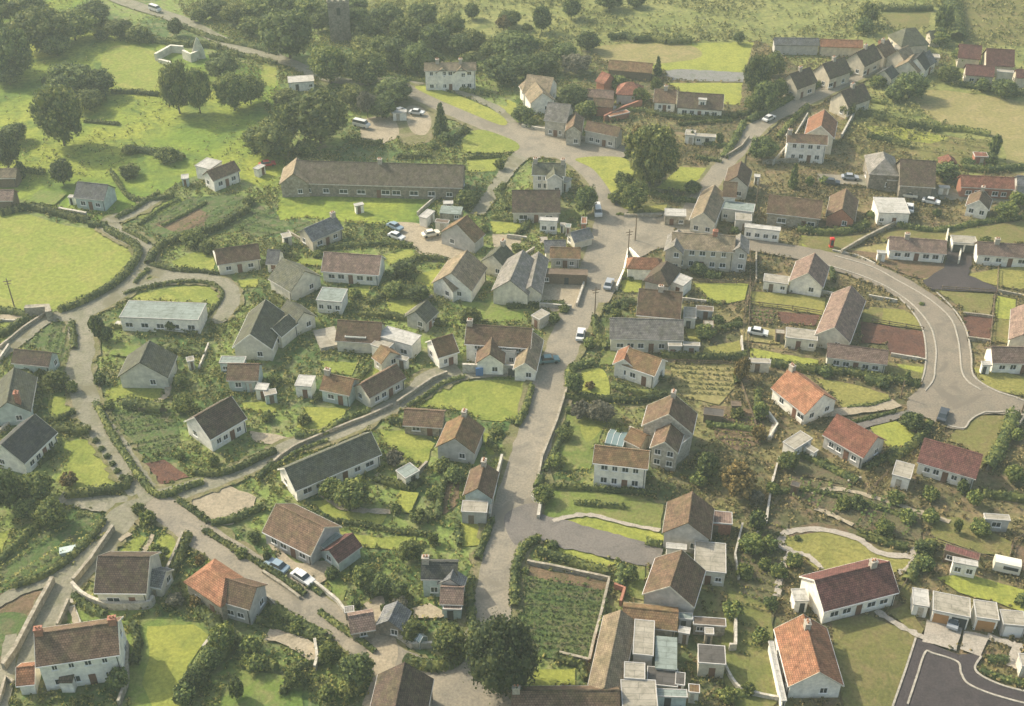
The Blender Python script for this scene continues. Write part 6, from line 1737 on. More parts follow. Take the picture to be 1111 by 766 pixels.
WL([(375, 560), (435, 450)], 1.4, .4, 'pale_stone', 'pale wall of the white house garden')
WL([(60, 660), (220, 650)], 1.2, .3, 'field_stone')
T3(811, 180)
WL([(375, 355), (470, 300), (590, 240)], 1.2, .4, 'field_stone', 'straight wall across the crescent green')
WL([(340, 345), (440, 365), (512, 400)], .6, .3, 'pale_stone')
WL([(800, 282), (790, 345)], 2.0, .3, 'render_pale', 'pale screen wall by the garage pair')
WL([(858, 322), (845, 400)], 1.4, .3, 'render_pale', 'pale dividing wall between drives')
WL([(160, 500), (280, 515), (345, 528)], 1.2, .35, 'pale_stone')
WL([(485, 530), (600, 550)], .8, .3, 'pale_stone')
WL([(1005, 510), (1111, 530)], .8, .3, 'field_stone')
WL([(865, 600), (990, 615)], .8, .3, 'field_stone')
WL([(882, 700), (975, 712)], .9, .3, 'field_stone')
T3(811, 370)
WL([(575, 60), (715, 85)], .8, .3, 'pale_stone')
WL([(50, 270), (118, 345), (90, 400)], .8, .3, 'pale_stone', 'zigzag pale path wall')
WL([(400, 572), (455, 556)], .6, .3, 'pale_stone')
WL([(100, 560), (70, 741)], 1.0, .3, 'pale_stone', 'long pale boundary wall')
WL([(1111, 310), (1020, 440), (960, 520)], .8, .3, 'field_stone')
T3(0, 180)
WL([(0, 625), (90, 630)], .6, .3, 'pale_stone')
WL([(0, 741), (100, 660), (190, 600)], 1.0, .4, 'field_stone')
WL([(110, 605), (200, 600), (205, 625)], 2.4, 1.2, 'field_stone', 'stone bridge parapet by the lanes')
WL([(240, 185), (350, 205)], 1.2, .6, 'pale_stone')
WL([(860, 360), (890, 440)], 1.2, .3, 'render_pale')
T3(0, 370)
WL([(0, 90), (40, 30)], 1.2, .4, 'pale_stone')
WL([(0, 375), (60, 320), (140, 280)], 1.0, .4, 'pale_stone')
WL([(800, 120), (840, 20)], .8, .3, 'pale_stone')
T3(280, 180)
WL([(640, 200), (720, 130)], 1.0, .3, 'pale_stone', 'pale wall climbing from the white shed')
WL([(1111, 340), (960, 440)], 1.0, .3, 'pale_stone')
WL([(590, 610), (700, 530)], .8, .3, 'field_stone')
WL([(120, 270), (240, 340)], .8, .3, 'field_stone')
# fences
T3(550, 370)
FN([(945, 60), (940, 180), (1000, 350), (1005, 420)])
FN([(620, 90), (900, 100)])
T3(550, 180)
FN([(1000, 460), (960, 560), (940, 741)], look='long dark back-garden fence')
FN([(745, 470), (980, 480)])
T3(811, 180)
FN([(10, 350), (8, 560), (0, 741)], look='long dark back-garden fence')
FN([(0, 560), (180, 580), (300, 600)])
FN([(1005, 420), (1000, 520)])
FN([(990, 530), (970, 741)])
FN([(500, 630), (705, 665)])
FN([(780, 500), (1000, 515)])
T3(811, 370)
FN([(480, 620), (560, 540)])
FN([(0, 100), (90, 105)], 1.6, 'white-posted garden fence', 'paint_white', 5)
T3(811, 566)
FN([(680, 115), (700, 160), (600, 300)])
FN([(740, 80), (1000, 170), (1111, 190)])
FN([(1050, 150), (1060, 100), (1111, 60)])
T3(0, 370)
FN([(590, 92), (660, 80), (670, 100)], 1.0, 'short white garden fence', 'paint_white', 1.0)
FN([(560, 290), (670, 290)], look='thin timber garden fence')
# doors and small features
T3(280, 370)
w_ = W((890, 138)); tag(MB().box(-.7, .7, -.5, -.3, 0, 2.0).build('garden_gate', 'door_blue', loc=(w_.x, w_.y, 0)), 'blue painted gate in the tall stone wall', 'gate')
w_ = W((1018, 138)); tag(MB().box(-.6, .6, -.5, -.3, 0, 1.9).build('garden_gate', 'paint_dark', loc=(w_.x, w_.y, 0)), 'dark gate in the tall stone wall', 'gate')

# ================================================================== TREES
T = tree
T1()
WOOD = 'trees of the wood at the top'
for x, y, rx, ry, k in [(385, 22, 16, 14, 'd'), (402, 34, 16, 14, 'd'), (420, 18, 18, 13, 'd'), (440, 34, 17, 15, 'g'), (458, 16, 16, 12, 'd'), (430, 56, 18, 16, 'd'), (452, 62, 16, 16, 'd'), (471, 40, 16, 14, 'd'), (490, 26, 14, 12, 'g'), (498, 48, 14, 11, 'd'),
                        (470, 66, 12, 10, 'd'), (412, 52, 14, 14, 'g'), (396, 50, 14, 12, 'o'), (280, 8, 18, 12, 'g'), (304, 6, 16, 9, 'd'), (334, 8, 15, 9, 'g'), (256, 14, 16, 10, 'o'), (272, 28, 14, 9, 'g'), (232, 8, 14, 9, 'd'), (216, 16, 10, 7, 'g'),
                        (354, 16, 12, 9, 'd'), (385, 5, 14, 8, 'd'), (345, 24, 10, 9, 'd'), (515, 42, 11, 9, 'o'), (507, 66, 10, 8, 'g')]:
    T(k, x, y, rx, ry, None, WOOD)
for x, y, rx, ry, k in [(42, 30, 28, 22, 'g'), (78, 26, 24, 17, 'g'), (12, 56, 22, 26, 'd'), (100, 14, 18, 12, 'd'), (30, 8, 20, 10, 'g'), (60, 48, 16, 12, 'd'), (-20, 40, 24, 30, 'd'), (128, 30, 14, 7, 'g'), (8, 80, 16, 10, 'd'), (-8, 10, 20, 16, 'g'), (150, 36, 12, 6, 'g'), (110, 38, 10, 7, 'k'),
                        (62, 124, 24, 30, 'g'), (15, 144, 14, 10, 'd'), (4, 162, 15, 20, 'd'), (66, 186, 12, 14, 'd'), (190, 29, 8, 9, 'd'), (190, 93, 16, 26, 'g'), (213, 96, 14, 23, 'g'), (240, 72, 17, 13, 'd'), (252, 98, 19, 20, 'g'), (270, 96, 16, 16, 'g'), (75, 86, 24, 9, 'd'), (103, 89, 20, 12, 'd'), (95, 108, 16, 7, 'g'), (132, 92, 8, 5, 'k'), (22, 185, 8, 12, 'k'), (140, 162, 10, 8, 'p'), (140, 186, 14, 5, 'b'), (182, 168, 16, 5, 'b'),
                        (312, 35, 28, 26, 'd'), (357, 68, 20, 20, 'g'), (396, 73, 24, 19, 'g'), (345, 127, 30, 27, 'g'), (310, 135, 14, 20, 'g'), (290, 150, 26, 20, 'g'), (428, 97, 19, 12, 'd'), (414, 116, 14, 12, 'd'), (382, 103, 14, 12, 'o'), (398, 112, 11, 14, 'y'), (332, 160, 16, 10, 'b'), (375, 152, 14, 6, 'b'), (310, 106, 14, 10, 'o'),
                        (545, 75, 21, 13, 'd'), (570, 72, 18, 12, 'd'), (592, 68, 14, 11, 'd'), (612, 56, 13, 10, 'd'), (638, 44, 12, 10, 'd'), (560, 50, 24, 7, 'd'), (530, 54, 10, 8, 'g'), (600, 50, 10, 8, 'o'), (625, 68, 16, 9, 'y'),
                        (512, 12, 8, 8, 'd'), (552, 20, 12, 9, 'g'), (588, 20, 10, 13, 'd'), (620, 8, 10, 11, 'd'), (661, 0, 14, 6, 'd'), (690, 0, 10, 5, 'd'), (802, 41, 6, 6, 'd'), (714, 71, 5, 9, 'c'), (546, 25, 8, 8, 'r'), (572, 30, 8, 6, 'b'),
                        (478, 130, 10, 16, 'c'), (484, 150, 10, 9, 'k'), (494, 158, 8, 8, 'k'), (506, 142, 5, 5, 'b'), (470, 158, 8, 6, 'b'), (518, 168, 6, 4, 'k'), (542, 178, 6, 6, 'g'),
                        (707, 164, 26, 34, 'q'), (718, 172, 18, 24, 'g'), (692, 150, 12, 13, 'r'), (687, 212, 17, 16, 'l'), (678, 196, 12, 8, 'l'), (636, 217, 11, 15, 'd'), (567, 124, 12, 7, 'd'), (575, 134, 10, 6, 'k'), (622, 104, 15, 13, 'd'), (636, 118, 12, 8, 'g'), (670, 90, 10, 9, 'g'), (697, 104, 9, 7, 'g'), (692, 103, 7, 9, 'l'), (712, 92, 7, 8, 'l'),
                        (751, 148, 5, 6, 'c'), (781, 150, 6, 7, 'k'), (828, 160, 16, 13, 'd'), (822, 82, 14, 22, 'd'), (830, 104, 13, 16, 'd'), (840, 70, 12, 12, 'g'), (816, 112, 9, 9, 'g'), (845, 96, 10, 10, 'g'), (752, 203, 9, 6, 'd'), (668, 214, 9, 6, 'l'), (704, 186, 16, 10, 'g'),
                        (989, 92, 18, 14, 'd'), (972, 100, 12, 9, 'd'), (1019, 41, 11, 8, 'g'), (1030, 80, 12, 9, 'g'), (1089, 95, 13, 10, 'd'), (1067, 92, 7, 7, 'd'), (1046, 60, 12, 8, 'g'), (1025, 20, 9, 14, 'd'), (1020, 38, 9, 8, 'd'), (943, 14, 10, 12, 'o'), (938, 28, 10, 8, 'd'), (958, 32, 9, 4, 'k'), (1080, 158, 6, 14, 'd'), (1074, 172, 12, 7, 'k'), (1027, 186, 13, 11, 'd'), (1050, 176, 9, 6, 'k'), (953, 88, 12, 8, 'b'), (920, 118, 8, 8, 'o'), (962, 106, 8, 8, 'b'), (1024, 138, 8, 5, 'k'),
                        (862, 190, 6, 12, 'c'), (879, 197, 6, 7, 'k'), (897, 237, 9, 8, 'k'), (1017, 231, 6, 6, 'k'), (1092, 228, 12, 10, 'g'), (1104, 216, 8, 8, 'g'), (846, 186, 7, 5, 'k'), (925, 232, 12, 8, 'b'), (895, 196, 8, 4, 'b'),
                        (105, 354, 9, 14, 'd'), (115, 362, 8, 9, 'd'), (138, 344, 6, 7, 'g'), (152, 347, 6, 8, 'd'), (186, 352, 7, 8, 'd'), (108, 411, 9, 9, 'k'), (101, 395, 7, 6, 'k'), (110, 430, 8, 9, 'k'), (118, 440, 8, 6, 'b'), (196, 413, 9, 8, 'g'), (199, 438, 16, 14, 'b'), (38, 528, 20, 18, 'g'), (5, 532, 18, 22, 'd'), (55, 556, 18, 9, 'g'), (28, 552, 14, 8, 'd'), (74, 520, 10, 4, 'r'), (150, 552, 9, 9, 'b'), (160, 562, 12, 8, 'b'), (182, 566, 9, 6, 'b'), (60, 412, 14, 9, 'g'), (45, 404, 9, 8, 'b'), (78, 420, 8, 10, 'b'), (250, 455, 8, 6, 'b'), (232, 500, 8, 8, 'b'), (195, 494, 8, 7, 'b'), (136, 470, 12, 7, 'b'),
                        (104, 478, 5, 4, 'k'), (110, 487, 5, 4, 'k'), (116, 495, 5, 4, 'k'), (122, 503, 5, 4, 'k'), (127, 511, 5, 4, 'k'), (133, 518, 5, 4, 'k'), (137, 525, 6, 5, 'k'),
                        (308, 271, 9, 7, 'd'), (322, 236, 7, 8, 'b'), (270, 218, 9, 6, 'b'), (345, 276, 8, 4, 'b'), (439, 290, 13, 11, 'd'), (428, 314, 12, 10, 'g'), (453, 318, 13, 5, 'd'), (510, 343, 13, 11, 'g'), (496, 350, 8, 7, 'p'), (400, 300, 8, 9, 'b'), (385, 318, 9, 6, 'b'), (304, 346, 8, 5, 'b'), (330, 300, 8, 6, 'b'), (292, 306, 7, 5, 'b'), (526, 248, 7, 6, 'b'), (505, 215, 12, 8, 'g'), (492, 222, 9, 6, 'b'), (470, 232, 7, 5, 'b'), (210, 258, 16, 8, 'b'), (188, 268, 12, 6, 'b'), (165, 262, 9, 5, 'b'), (225, 268, 12, 6, 'b'), (560, 268, 7, 6, 'b'), (575, 252, 8, 5, 'b'),
                        (241, 692, 15, 16, 'g'), (228, 714, 14, 13, 'd'), (212, 734, 13, 13, 'd'), (200, 752, 12, 12, 'd'), (256, 747, 9, 12, 'd'), (128, 736, 12, 13, 'd'), (217, 608, 6, 7, 'r'), (214, 652, 9, 8, 'r'), (190, 650, 10, 8, 'y'), (272, 700, 12, 9, 'g'), (268, 716, 10, 7, 'b'), (140, 620, 5, 6, 'k'), (172, 600, 12, 6, 'l'), (120, 744, 8, 8, 'k'),
                        (358, 709, 13, 14, 'g'), (388, 727, 20, 17, 'd'), (355, 752, 10, 10, 'g'), (378, 746, 12, 9, 'o'), (395, 626, 16, 11, 'g'), (412, 634, 14, 10, 'd'), (430, 640, 12, 9, 'd'), (445, 597, 14, 10, 'g'), (447, 684, 14, 13, 'g'), (488, 696, 20, 15, 'g'), (546, 711, 37, 43, 'D'), (386, 655, 6, 6, 'd'), (290, 604, 5, 7, 'd'), (372, 612, 8, 6, 'k'), (360, 622, 10, 7, 'k'), (310, 620, 9, 5, 'k'), (340, 640, 8, 5, 'k'), (262, 600, 9, 7, 'b'), (276, 582, 9, 6, 'k'), (462, 612, 8, 9, 'b'), (470, 585, 8, 9, 'b'), (300, 672, 9, 6, 'b'), (322, 680, 10, 7, 'b'), (340, 694, 9, 6, 'b'), (278, 720, 14, 8, 'b'), (320, 735, 16, 8, 'b'), (416, 660, 5, 6, 'k'), (434, 654, 9, 6, 'y'),
                        (428, 497, 10, 10, 'y'), (383, 536, 20, 12, 'g'), (405, 545, 16, 10, 'b'), (360, 530, 14, 8, 'g'), (430, 552, 8, 8, 'b'), (453, 560, 10, 9, 'g'), (493, 515, 12, 7, 'd'), (470, 535, 10, 8, 'b'), (480, 505, 12, 6, 'b'), (440, 520, 12, 7, 'b'), (540, 468, 8, 7, 'b'), (505, 560, 5, 7, 'b'), (556, 458, 4, 4, 'k'), (310, 420, 9, 6, 'b'), (345, 430, 7, 6, 'b'), (300, 412, 8, 6, 'b'), (330, 455, 10, 5, 'p'), (360, 450, 9, 4, 'b'), (290, 452, 9, 4, 'b'),
                        (803, 522, 22, 17, 'r'), (820, 540, 10, 8, 'y'), (768, 505, 14, 16, 'd'), (790, 500, 12, 10, 'p'), (758, 520, 10, 8, 'g'), (624, 416, 10, 12, 'd'), (640, 418, 6, 5, 'r'), (630, 445, 12, 7, 'y'), (652, 446, 16, 10, 'y'), (672, 470, 5, 9, 'k'), (612, 470, 12, 10, 'b'), (604, 500, 12, 9, 'b'), (648, 486, 8, 6, 'b'), (590, 536, 12, 8, 'g'), (720, 420, 10, 8, 'b'), (712, 408, 9, 7, 'k'), (800, 448, 10, 5, 'p'), (826, 445, 9, 10, 'g'), (740, 470, 8, 7, 'p'), (805, 400, 10, 14, 'r'), (745, 505, 8, 8, 'k'), (700, 515, 10, 5, 'b'), (640, 540, 14, 4, 'b'), (700, 590, 9, 5, 'b'), (600, 592, 8, 3, 'k'), (570, 620, 6, 5, 'b'), (572, 706, 9, 6, 'p'),
                        (795, 662, 12, 12, 'g'), (684, 622, 9, 10, 'd'), (815, 590, 14, 12, 'g'), (808, 620, 12, 12, 'b'), (830, 640, 10, 8, 'b'), (822, 565, 10, 12, 'd'), (838, 530, 8, 8, 'g'), (845, 620, 12, 9, 'b'), (825, 690, 12, 8, 'b'), (790, 755, 12, 7, 'p'), (812, 748, 10, 6, 'b'), (830, 612, 10, 8, 'b'), (836, 654, 10, 7, 'k'),
                        (1040, 571, 5, 9, 'l'), (1000, 594, 9, 9, 'd'), (1006, 612, 9, 10, 'd'), (996, 630, 8, 8, 'k'), (1010, 560, 10, 8, 'g'), (1058, 540, 9, 10, 'g'), (1102, 514, 11, 11, 'g'), (1088, 492, 9, 6, 'b'), (1104, 472, 7, 8, 'g'), (1045, 528, 8, 10, 'k'), (990, 457, 13, 9, 'd'), (1004, 466, 8, 6, 'k'), (985, 408, 6, 7, 'c'), (958, 416, 9, 5, 'k'), (924, 408, 12, 5, 'k'), (896, 404, 10, 5, 'k'), (876, 510, 12, 8, 'b'), (856, 500, 12, 10, 'g'), (902, 522, 14, 7, 'b'), (940, 520, 12, 7, 'b'), (972, 540, 12, 7, 'b'), (930, 545, 12, 6, 'k'), (1010, 536, 12, 6, 'b'), (985, 560, 12, 8, 'b'), (915, 548, 10, 6, 'b'), (960, 572, 14, 7, 'b'), (1100, 650, 7, 10, 'b'), (985, 740, 1, 1, 'b'), (865, 584, 5, 4, 'k'), (862, 608, 12, 6, 'b'), (830, 420, 7, 8, 'b'), (824, 470, 9, 9, 'r'), (866, 480, 9, 7, 'b'), (1064, 572, 14, 6, 'b'), (1096, 720, 12, 5, 'k'), (835, 590, 12, 10, 'b'),
                        (779, 347, 7, 6, 'd'), (765, 360, 14, 5, 'b'), (792, 356, 9, 6, 'k'), (801, 348, 6, 5, 'k'), (770, 298, 8, 5, 'b'), (758, 292, 10, 5, 'd'), (655, 352, 8, 8, 'k'), (664, 372, 9, 6, 'k'), (640, 372, 10, 5, 'b'), (698, 362, 10, 3, 'b'), (684, 302, 5, 4, 'k'), (678, 332, 6, 5, 'k'), (668, 340, 9, 5, 'b'), (600, 345, 10, 6, 'b'), (612, 335, 8, 6, 'b'), (797, 250, 7, 4, 'k'), (836, 312, 4, 3, 'k'), (876, 330, 7, 4, 'k'), (900, 330, 6, 6, 'k'), (900, 345, 5, 5, 'b'), (945, 215, 14, 6, 'b'), (1070, 262, 9, 3, 'b'), (1000, 330, 4, 2, 'b')]:
    if rx <= 2: continue
    if k in 'bkp' and rx > 6 and (int(x) * 7 + int(y) * 3) % 10 < 3: continue
    T(k, x, y, rx, ry)
# pale columnar shrub row beside the lane lawn is above; bare saplings near the walled yard
# ================================================================== VEHICLES AND SMALL THINGS
T3(0, 0); car(625, 48, 655, 58, 'car_white', 'white delivery van standing on the hill lane', 'van', 'parked_van', 'van')
T6(160, 140); car(805, 255, 840, 250, 'car_red', 'small red car')
T6(360, 60); car(570, 402, 600, 405, 'car_white', 'white scrap-yard car'); car(450, 395, 420, 405, 'car_grey', 'grey scrap-yard car'); car(200, 485, 230, 492, 'car_white', 'white old van on grass', 'van', 'parked_van', 'van')
T6(360, 200); car(425, 305, 470, 325, 'car_blue', 'pale blue car'); car(435, 370, 475, 385, 'car_white', 'white car'); car(665, 352, 700, 345, 'car_cream', 'cream car')
T6(500, 200); car(915, 205, 925, 260, 'car_white', 'white roadside car', 'van', 'parked_van', 'van'); car(990, 690, 1010, 640, 'car_grey', 'silver-grey kerbside car')
T6(480, 310); car(925, 350, 935, 300, 'car_white', 'white car driving up the road'); car(712, 520, 760, 515, 'car_teal', 'teal car beside the terrace end')
T3(811, 0); car(85, 487, 120, 470, 'car_white', 'white car on the straight road')
T3(811, 180); car(335, 78, 370, 82, 'car_dark', 'dark parked car'); car(410, 58, 440, 60, 'car_grey', 'grey parked car'); car(735, 155, 770, 162, 'car_white', 'white parked car'); car(650, 182, 650, 160, 'car_white', 'white parked car'); car(645, 130, 680, 135, 'car_cream', 'cream parked car'); car(40, 682, 75, 688, 'car_white', 'white car in the back garden')
T3(811, 370); car(782, 312, 790, 290, 'car_dark', 'dark parked car')
T3(811, 566); car(826, 408, 845, 340, 'car_grey', 'grey car at the garage mouth')
T3(280, 566); car(78, 192, 50, 178, 'car_blue', 'pale blue car'); car(182, 240, 205, 255, 'car_white', 'white car in the driveway')
T3(0, 370); car(330, 5, 330, -20, 'car_cream', 'cream car') if False else None
# caravan with a row of windows
T6(931, 560)
a, b = W((895, 350)), W((1070, 388)); ang = math.atan2(b.y - a.y, b.x - a.x)
cv = obj('caravan', None, loc=((a.x + b.x) / 2, (a.y + b.y) / 2, .15), rotz=ang); tag(cv, 'white caravan with three dark windows on the lawn', 'caravan'); auto
Lc = (Vector((b.x - a.x, b.y - a.y)).length) / 2
MB().prism_x([(-1, .45), (1, .45), (1.02, 1.5), (.85, 2.15), (.3, 2.32), (-.3, 2.32), (-.85, 2.15), (-1.02, 1.5)], -Lc, Lc).build('body', 'car_cream', cv)
for k in range(3):
    x = -Lc * .1 + k * Lc * .36
    MB().box(x - .38, x + .38, -1.06, -1.0, 1.2, 1.8).build('window', 'window_glass', cv)
for sy in (-1, 1):
    MB().add([(.35 * math.cos(t * .5236), sy * .85 - .1, .33 + .35 * math.sin(t * .5236)) for t in range(12)] + [(.35 * math.cos(t * .5236), sy * .85 + .1, .33 + .35 * math.sin(t * .5236)) for t in range(12)],
             [tuple(range(12)), tuple(range(12, 24))[::-1]] + [(i, 12 + i, 12 + (i + 1) % 12, (i + 1) % 12) for i in range(12)]).build('wheel', 'tyre_rubber', cv)
# red phone-box like kiosk on the crescent green
T3(811, 180)
w_ = W((335, 328)); kb = obj('telephone_kiosk', None, loc=(w_.x, w_.y, .2)); tag(kb, 'bright red kiosk on the green above the estate road', 'kiosk')
MB().box(-.42, .42, -.42, .42, 0, 2.0).box(-.46, .46, -.46, .46, 2.0, 2.15).box(-.3, .3, -.3, .3, 2.15, 2.28).build('body', 'red_plastic', kb)
for an in range(4):
    MB().box(-.3, .3, -.45, -.421, .5, 1.85).build('pane', 'window_glass', kb, (0, 0, 0), an * math.pi / 2)
# telegraph poles
T1()
pole(681, 282, 7.5, 'telegraph pole'); pole(645, 346, 7.5, 'telegraph pole'); pole(16, 334, 7, 'telegraph pole in the big meadow'); pole(1108, 449, 6, 'telegraph pole'); pole(820, 224, 7, 'telegraph pole'); pole(689, 262, 6.5, 'lamp post', arm=False); pole(977, 432, 4, 'white post', arm=False); pole(110, 366, 5, 'white post', arm=False)
greenhouse('greenhouse with dark glass behind the rusty-roofed farmhouse', (663, 462), (682, 466), (680, 482))
greenhouse('small glasshouse in the gardens of the slate cottage', (455, 683), (462, 688), (458, 694))
T3(0, 566)
w_ = W((275, 125)); tag(MB().box(-1.2, 1.2, -.7, .7, .1, .8).build('water_trough', 'render_teal', loc=(w_.x, w_.y, 0), rotz=.3), 'pale water trough in the rough plot', 'trough')

# ================================================================== GROUND COVER
def plants(name, n, mat, test, hmin, hmax, per=8, card=0.42):
    """loose plants where the ground is free"""
    X = rng.uniform(-310, 310, n * 20); Y = rng.uniform(98, 480, n * 20)
    ok = test(X, Y); print(name, int(ok.sum())); X, Y = X[ok][:n], Y[ok][:n]; n = len(X)
    # keep what the camera can see
    s = rng.uniform(hmin, hmax, n)
    dth = rng.uniform(0, 6.283, (n, per)); r = np.sqrt(rng.uniform(0, 1, (n, per))) * s[:, None] * .8
    Px = X[:, None] + r * np.cos(dth); Py = Y[:, None] + r * np.sin(dth); Pz = s[:, None] * rng.uniform(.25, 1, (n, per)) * (1 - .4 * (r / s[:, None]) ** 2) + .25
    P = np.stack([Px, Py, Pz], 2).reshape(-1, 3)
    Nn = np.stack([np.cos(dth), np.sin(dth), np.full(dth.shape, .9)], 2).reshape(-1, 3)
    sz = np.repeat(card * (0.6 + .5 * s), per)
    o = obj(name, quads_mesh(name, cards(P, Nn, sz, .5), mat)); tag(o, kind='stuff')
    print(name, n); return o
def infront(X, Y):      # inside the picture, with a margin
    d = Y * _c + CAMH * _s
    u = FPX * X / d; v = FPX * (Y * _s - CAMH * _c) / d
    return (abs(u) < PW / 2 + 230) & (v > -PH / 2 - 110) & (v < PH / 2 + 40)
def pix(X, Y):
    d = Y * _c + CAMH * _s
    return PW / 2 + FPX * X / d, PH / 2 - FPX * (Y * _s - CAMH * _c) / d
def clump(X, Y, s, th):
    return (np.sin(X / s + 1.7 * np.sin(Y / s * .7)) + np.sin(Y / s * 1.3 + 1.3 * np.sin(X / s * .6 + 2)) + rng.normal(0, .6, X.shape)) > th
BEDS = []
# small lawns, beds and dug plots behind the houses, lying square to the nearest house
HS = [(o.location.x, o.location.y, o.rotation_euler[2]) for o in bpy.data.objects if o.parent is None and o.name.split('.')[0] in ('house', 'farmhouse', 'terrace', 'inn')]
nb = 0
for k in range(2600):
    if nb >= 190: break
    X = rng.uniform(-150, 190); Y = rng.uniform(100, 330); q = pix(X, Y)
    if not (0 < q[0] < 1111 and 205 < q[1] < 766): continue
    hx, hy, ha = min(HS, key=lambda t: (t[0] - X) ** 2 + (t[1] - Y) ** 2)
    a = rng.uniform(1.6, 4.6); b = rng.uniform(1.2, 3.4); ca, sa = math.cos(ha), math.sin(ha)
    rect = [(X + ca * u * a - sa * v * b, Y + sa * u * a + ca * v * b) for u, v in ((-1, -1), (1, -1), (1, 1), (-1, 1))]
    g_ = np.array([(X + ca * u * (a + .4) - sa * v * (b + .4), Y + sa * u * (a + .4) + ca * v * (b + .4)) for u in np.linspace(-1, 1, 5) for v in np.linspace(-1, 1, 5)])
    if mask_at(g_[:, 0], g_[:, 1]).any(): continue
    mt = ['lawn', 'lawn', 'lawn_deep', 'lawn_dry', 'crop_ground', 'brown_soil', 'crop_ground', 'concrete', 'lawn_deep'][int(rng.integers(0, 9))]
    if mt == 'concrete': rect = [(X + (p[0] - X) * .5, Y + (p[1] - Y) * .5) for p in rect]
    nm = {'lawn': 'lawn', 'lawn_deep': 'lawn', 'lawn_dry': 'lawn', 'concrete': 'patio'}.get(mt, 'garden_bed')
    ZL[0] += 0.0005
    sheet(nm, mt, rect, ZL[0], 1); nb += 1
    if nm == 'garden_bed': BEDS.append((rect, ha))
print('beds', nb)
hill = [(-200, -60), (150, -40), (240, 62), (312, 150), (300, 205), (200, 195), (140, 235), (0, 215), (-200, 220)]
past = [(430, -60), (1300, -60), (1300, 190), (1095, 185), (1000, 175), (910, 130), (1000, 90), (1040, 60), (840, 50), (815, 45), (640, 45), (560, 50), (440, 10)]
def inpix(poly): return lambda X, Y: inside(np.array(poly, float), *pix(X, Y))
inh, inp = inpix(hill), inpix(past)
free = lambda X, Y: mask_at(X, Y) == 0
east = lambda X: (X + rng.normal(0, 12, X.shape)) > 18
plants('garden_plants', 36000, 'plants_mixed', lambda X, Y: ~east(X) & infront(X, Y) & free(X, Y) & ~inh(X, Y) & ~inp(X, Y) & (clump(X, Y, 5, 0.0) | (rng.uniform(0, 1, X.shape) < .3)), .15, .7)
plants('garden_plants', 26000, 'plants_dry', lambda X, Y: east(X) & infront(X, Y) & free(X, Y) & ~inh(X, Y) & ~inp(X, Y) & (clump(X, Y, 5, 0.0) | (rng.uniform(0, 1, X.shape) < .3)), .15, .65)
plants('pasture_scrub', 7500, 'plants_scrub', lambda X, Y: infront(X, Y) & free(X, Y) & inp(X, Y) & (clump(X, Y, 7, .1) | (rng.uniform(0, 1, X.shape) < .12)), .25, 1.1, 9, .5)
plants('hillside_scrub', 5000, 'plants_mixed', lambda X, Y: infront(X, Y) & free(X, Y) & inh(X, Y) & (clump(X, Y, 9, .5) | (rng.uniform(0, 1, X.shape) < .08)), .2, .8, 7, .4)
# rows of vegetables
def rows(poly, p0, p1, gap, name='vegetable_rows', h=.45, mat='plants_crop', keep=.85):
    P = np.array([tuple(W(p))[:2] for p in poly]); a, b = np.array(tuple(W(p0))[:2]), np.array(tuple(W(p1))[:2])
    d = (b - a) / np.linalg.norm(b - a); nn = np.array((-d[1], d[0]))
    S = P @ d; Tt = P @ nn
    qs = []
    for t in np.arange(Tt.min(), Tt.max(), gap):
        if rng.uniform() > keep: continue
        s = np.arange(S.min(), S.max(), .45); s = s + rng.normal(0, .1, len(s)); tt = t + rng.normal(0, .09, len(s))
        pt = np.outer(s, d) + np.outer(tt, nn); ok = inside(P, pt[:, 0], pt[:, 1]); pt = pt[ok]
        if not len(pt): continue
        k = 4; hh = h * rng.uniform(.6, 1.3)
        q = np.repeat(pt, k, 0) + rng.normal(0, .16, (len(pt) * k, 2)); z = rng.uniform(.3, 1, len(q)) * hh + .22
        qs.append(cards(np.column_stack([q, z]), np.column_stack([rng.normal(0, .5, (len(q), 2)), np.ones(len(q))]), .38, .4))
    if qs:
        o = obj(name, quads_mesh(name, np.concatenate(qs), mat)); tag(o, kind='stuff')
def bed_rows():
    qs = []
    for rect, ha in BEDS:
        P = np.array(rect); d = P[1] - P[0]; L = np.linalg.norm(d); d /= L; e = P[3] - P[0]; D = np.linalg.norm(e); e /= D
        for t in np.arange(.3, D - .2, .8):
            if rng.uniform() < .2: continue
            s_ = np.arange(.2, L - .2, .35); pt = P[0] + np.outer(s_, d) + e * t; pt = np.repeat(pt, 3, 0) + rng.normal(0, .12, (len(s_) * 3, 2))
            qs.append(cards(np.column_stack([pt, rng.uniform(.3, .65, len(pt))]), np.column_stack([rng.normal(0, .5, (len(pt), 2)), np.ones(len(pt))]), .32, .4))
    o = obj('vegetable_rows', quads_mesh('vegetable_rows', np.concatenate(qs), 'plants_crop')); tag(o, kind='stuff')
bed_rows()
T1()
rows([(562, 622), (656, 640), (640, 716), (586, 710), (558, 690)], (562, 640), (656, 650), 1.15, h=.55, keep=.95)
rows([(146, 240), (205, 214), (262, 212), (300, 232), (256, 252), (190, 262)], (160, 252), (215, 222), 2.4, h=.7)
rows([(262, 228), (300, 232), (310, 252), (280, 258), (246, 244)], (250, 240), (305, 252), 2.2, h=.7)
rows([(28, 372), (55, 352), (80, 352), (84, 372), (78, 396), (55, 396)], (58, 392), (70, 354), 1.4)
rows([(728, 396), (800, 398), (798, 420), (780, 440), (742, 432), (728, 412)], (728, 410), (800, 414), 1.5, mat='plants_scrub', h=.4)
rows([(770, 440), (826, 446), (832, 480), (800, 490), (776, 475)], (770, 455), (830, 462), 1.5, mat='plants_mixed')
rows([(850, 520), (920, 528), (1000, 556), (1000, 590), (930, 575), (860, 540)], (862, 560), (885, 525), 1.4, h=.6)
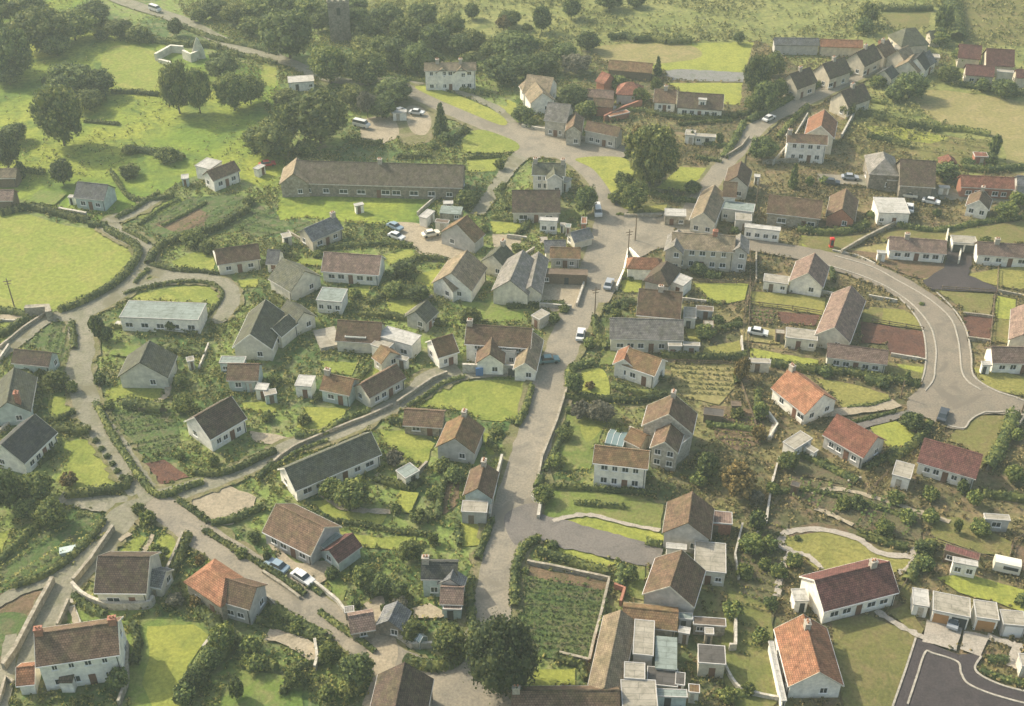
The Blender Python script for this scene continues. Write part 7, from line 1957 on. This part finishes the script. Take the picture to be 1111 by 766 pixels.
rows([(120, 446), (190, 448), (196, 480), (180, 495), (140, 488), (118, 462)], (120, 470), (195, 455), 1.6)
rows([(52, 575), (112, 562), (118, 578), (80, 614), (20, 637), (0, 640), (0, 615)], (20, 630), (110, 570), 1.6, mat='plants_mixed', h=.5)
rows([(812, 336), (842, 338), (838, 352), (812, 350)], (812, 340), (840, 342), 1.3)
rows([(484, 516), (500, 512), (496, 548), (480, 560)], (486, 555), (498, 516), 1.3)
rows([(905, 130), (960, 132), (1040, 150), (1085, 152), (1080, 190), (1000, 176), (935, 172), (920, 155)], (920, 140), (1060, 158), 3.0, mat='plants_scrub', h=.8, keep=.7)
rows([(820, 560), (855, 568), (850, 640), (830, 700), (800, 720), (800, 620)], (810, 620), (850, 630), 1.8, mat='plants_mixed', h=.6)
# ================================================================== labels of the things named after their neighbours
def finish_labels():
    items = []
    count = {}
    for a in AUTO: count[a[1]] = count.get(a[1], 0) + 1
    for o, look, x, y in AUTO:
        if len(look.split()) >= 5 and count[look] == 1:
            o['label'] = look; continue
        near = sorted(PLACES, key=lambda p: (p[1] - x) ** 2 + ((p[2] - y) * 1.5) ** 2)
        best = next(p for p in near if len(p[0].split()) + len(look.split()) + (1 if count[look] > 1 else 0) <= max(10, len(look.split()) + 3))
        dx, dy = x - best[1], y - best[2]
        if abs(dx) > abs(dy) * 1.3: rel = 'left of' if dx < 0 else 'right of'
        else: rel = 'behind' if dy < 0 else 'in front of'
        items.append([o, look, rel, best[0], x, y])
    groups = {}
    for it in items: groups.setdefault((it[1], it[2], it[3]), []).append(it)
    def words(s): return len(s.split())
    ORD = ['', 'second', 'third', 'fourth', 'fifth', 'sixth', 'seventh', 'eighth', 'ninth', 'tenth', 'eleventh', 'twelfth', 'thirteenth', 'fourteenth', 'fifteenth', 'sixteenth', 'seventeenth', 'eighteenth', 'nineteenth', 'twentieth', 'twenty-first', 'twenty-second', 'twenty-third', 'twenty-fourth']
    for (look, rel, place), g in groups.items():
        g.sort(key=lambda it: it[4]); n = len(g)
        for k, it in enumerate(g):
            if n > 2 and 0 < k < n - 1 and len(look.split()) + len(place.split()) > 9: look_ = ' '.join(look.split()[-3:])
            else: look_ = look
            if n == 1: s = look
            elif k == 0: s = 'leftmost ' + look
            elif k == n - 1: s = 'rightmost ' + look
            elif k < 24: s = ORD[k] + ' ' + look_ + ' from left'
            else: s = look
            lab = '%s %s the %s' % (s, rel, place)
            it[0]['label'] = lab
            if 'group' not in it[0].keys(): it[0]['group'] = None
            if it[0]['group'] is None: del it[0]['group']
            if words(lab) > 16: print('LONG', words(lab), lab)
    seen = {}
    for o in bpy.data.objects:
        if o.parent is None and 'label' in o.keys():
            seen.setdefault(o['label'], []).append(o)
    for l, os_ in seen.items():
        if len(os_) > 1:
            if not all('group' in o.keys() for o in os_): print('DUP', l, [o.name for o in os_][:4])
finish_labels()
print('objects', len(bpy.data.objects), 'tops', sum(o.parent is None for o in bpy.data.objects))
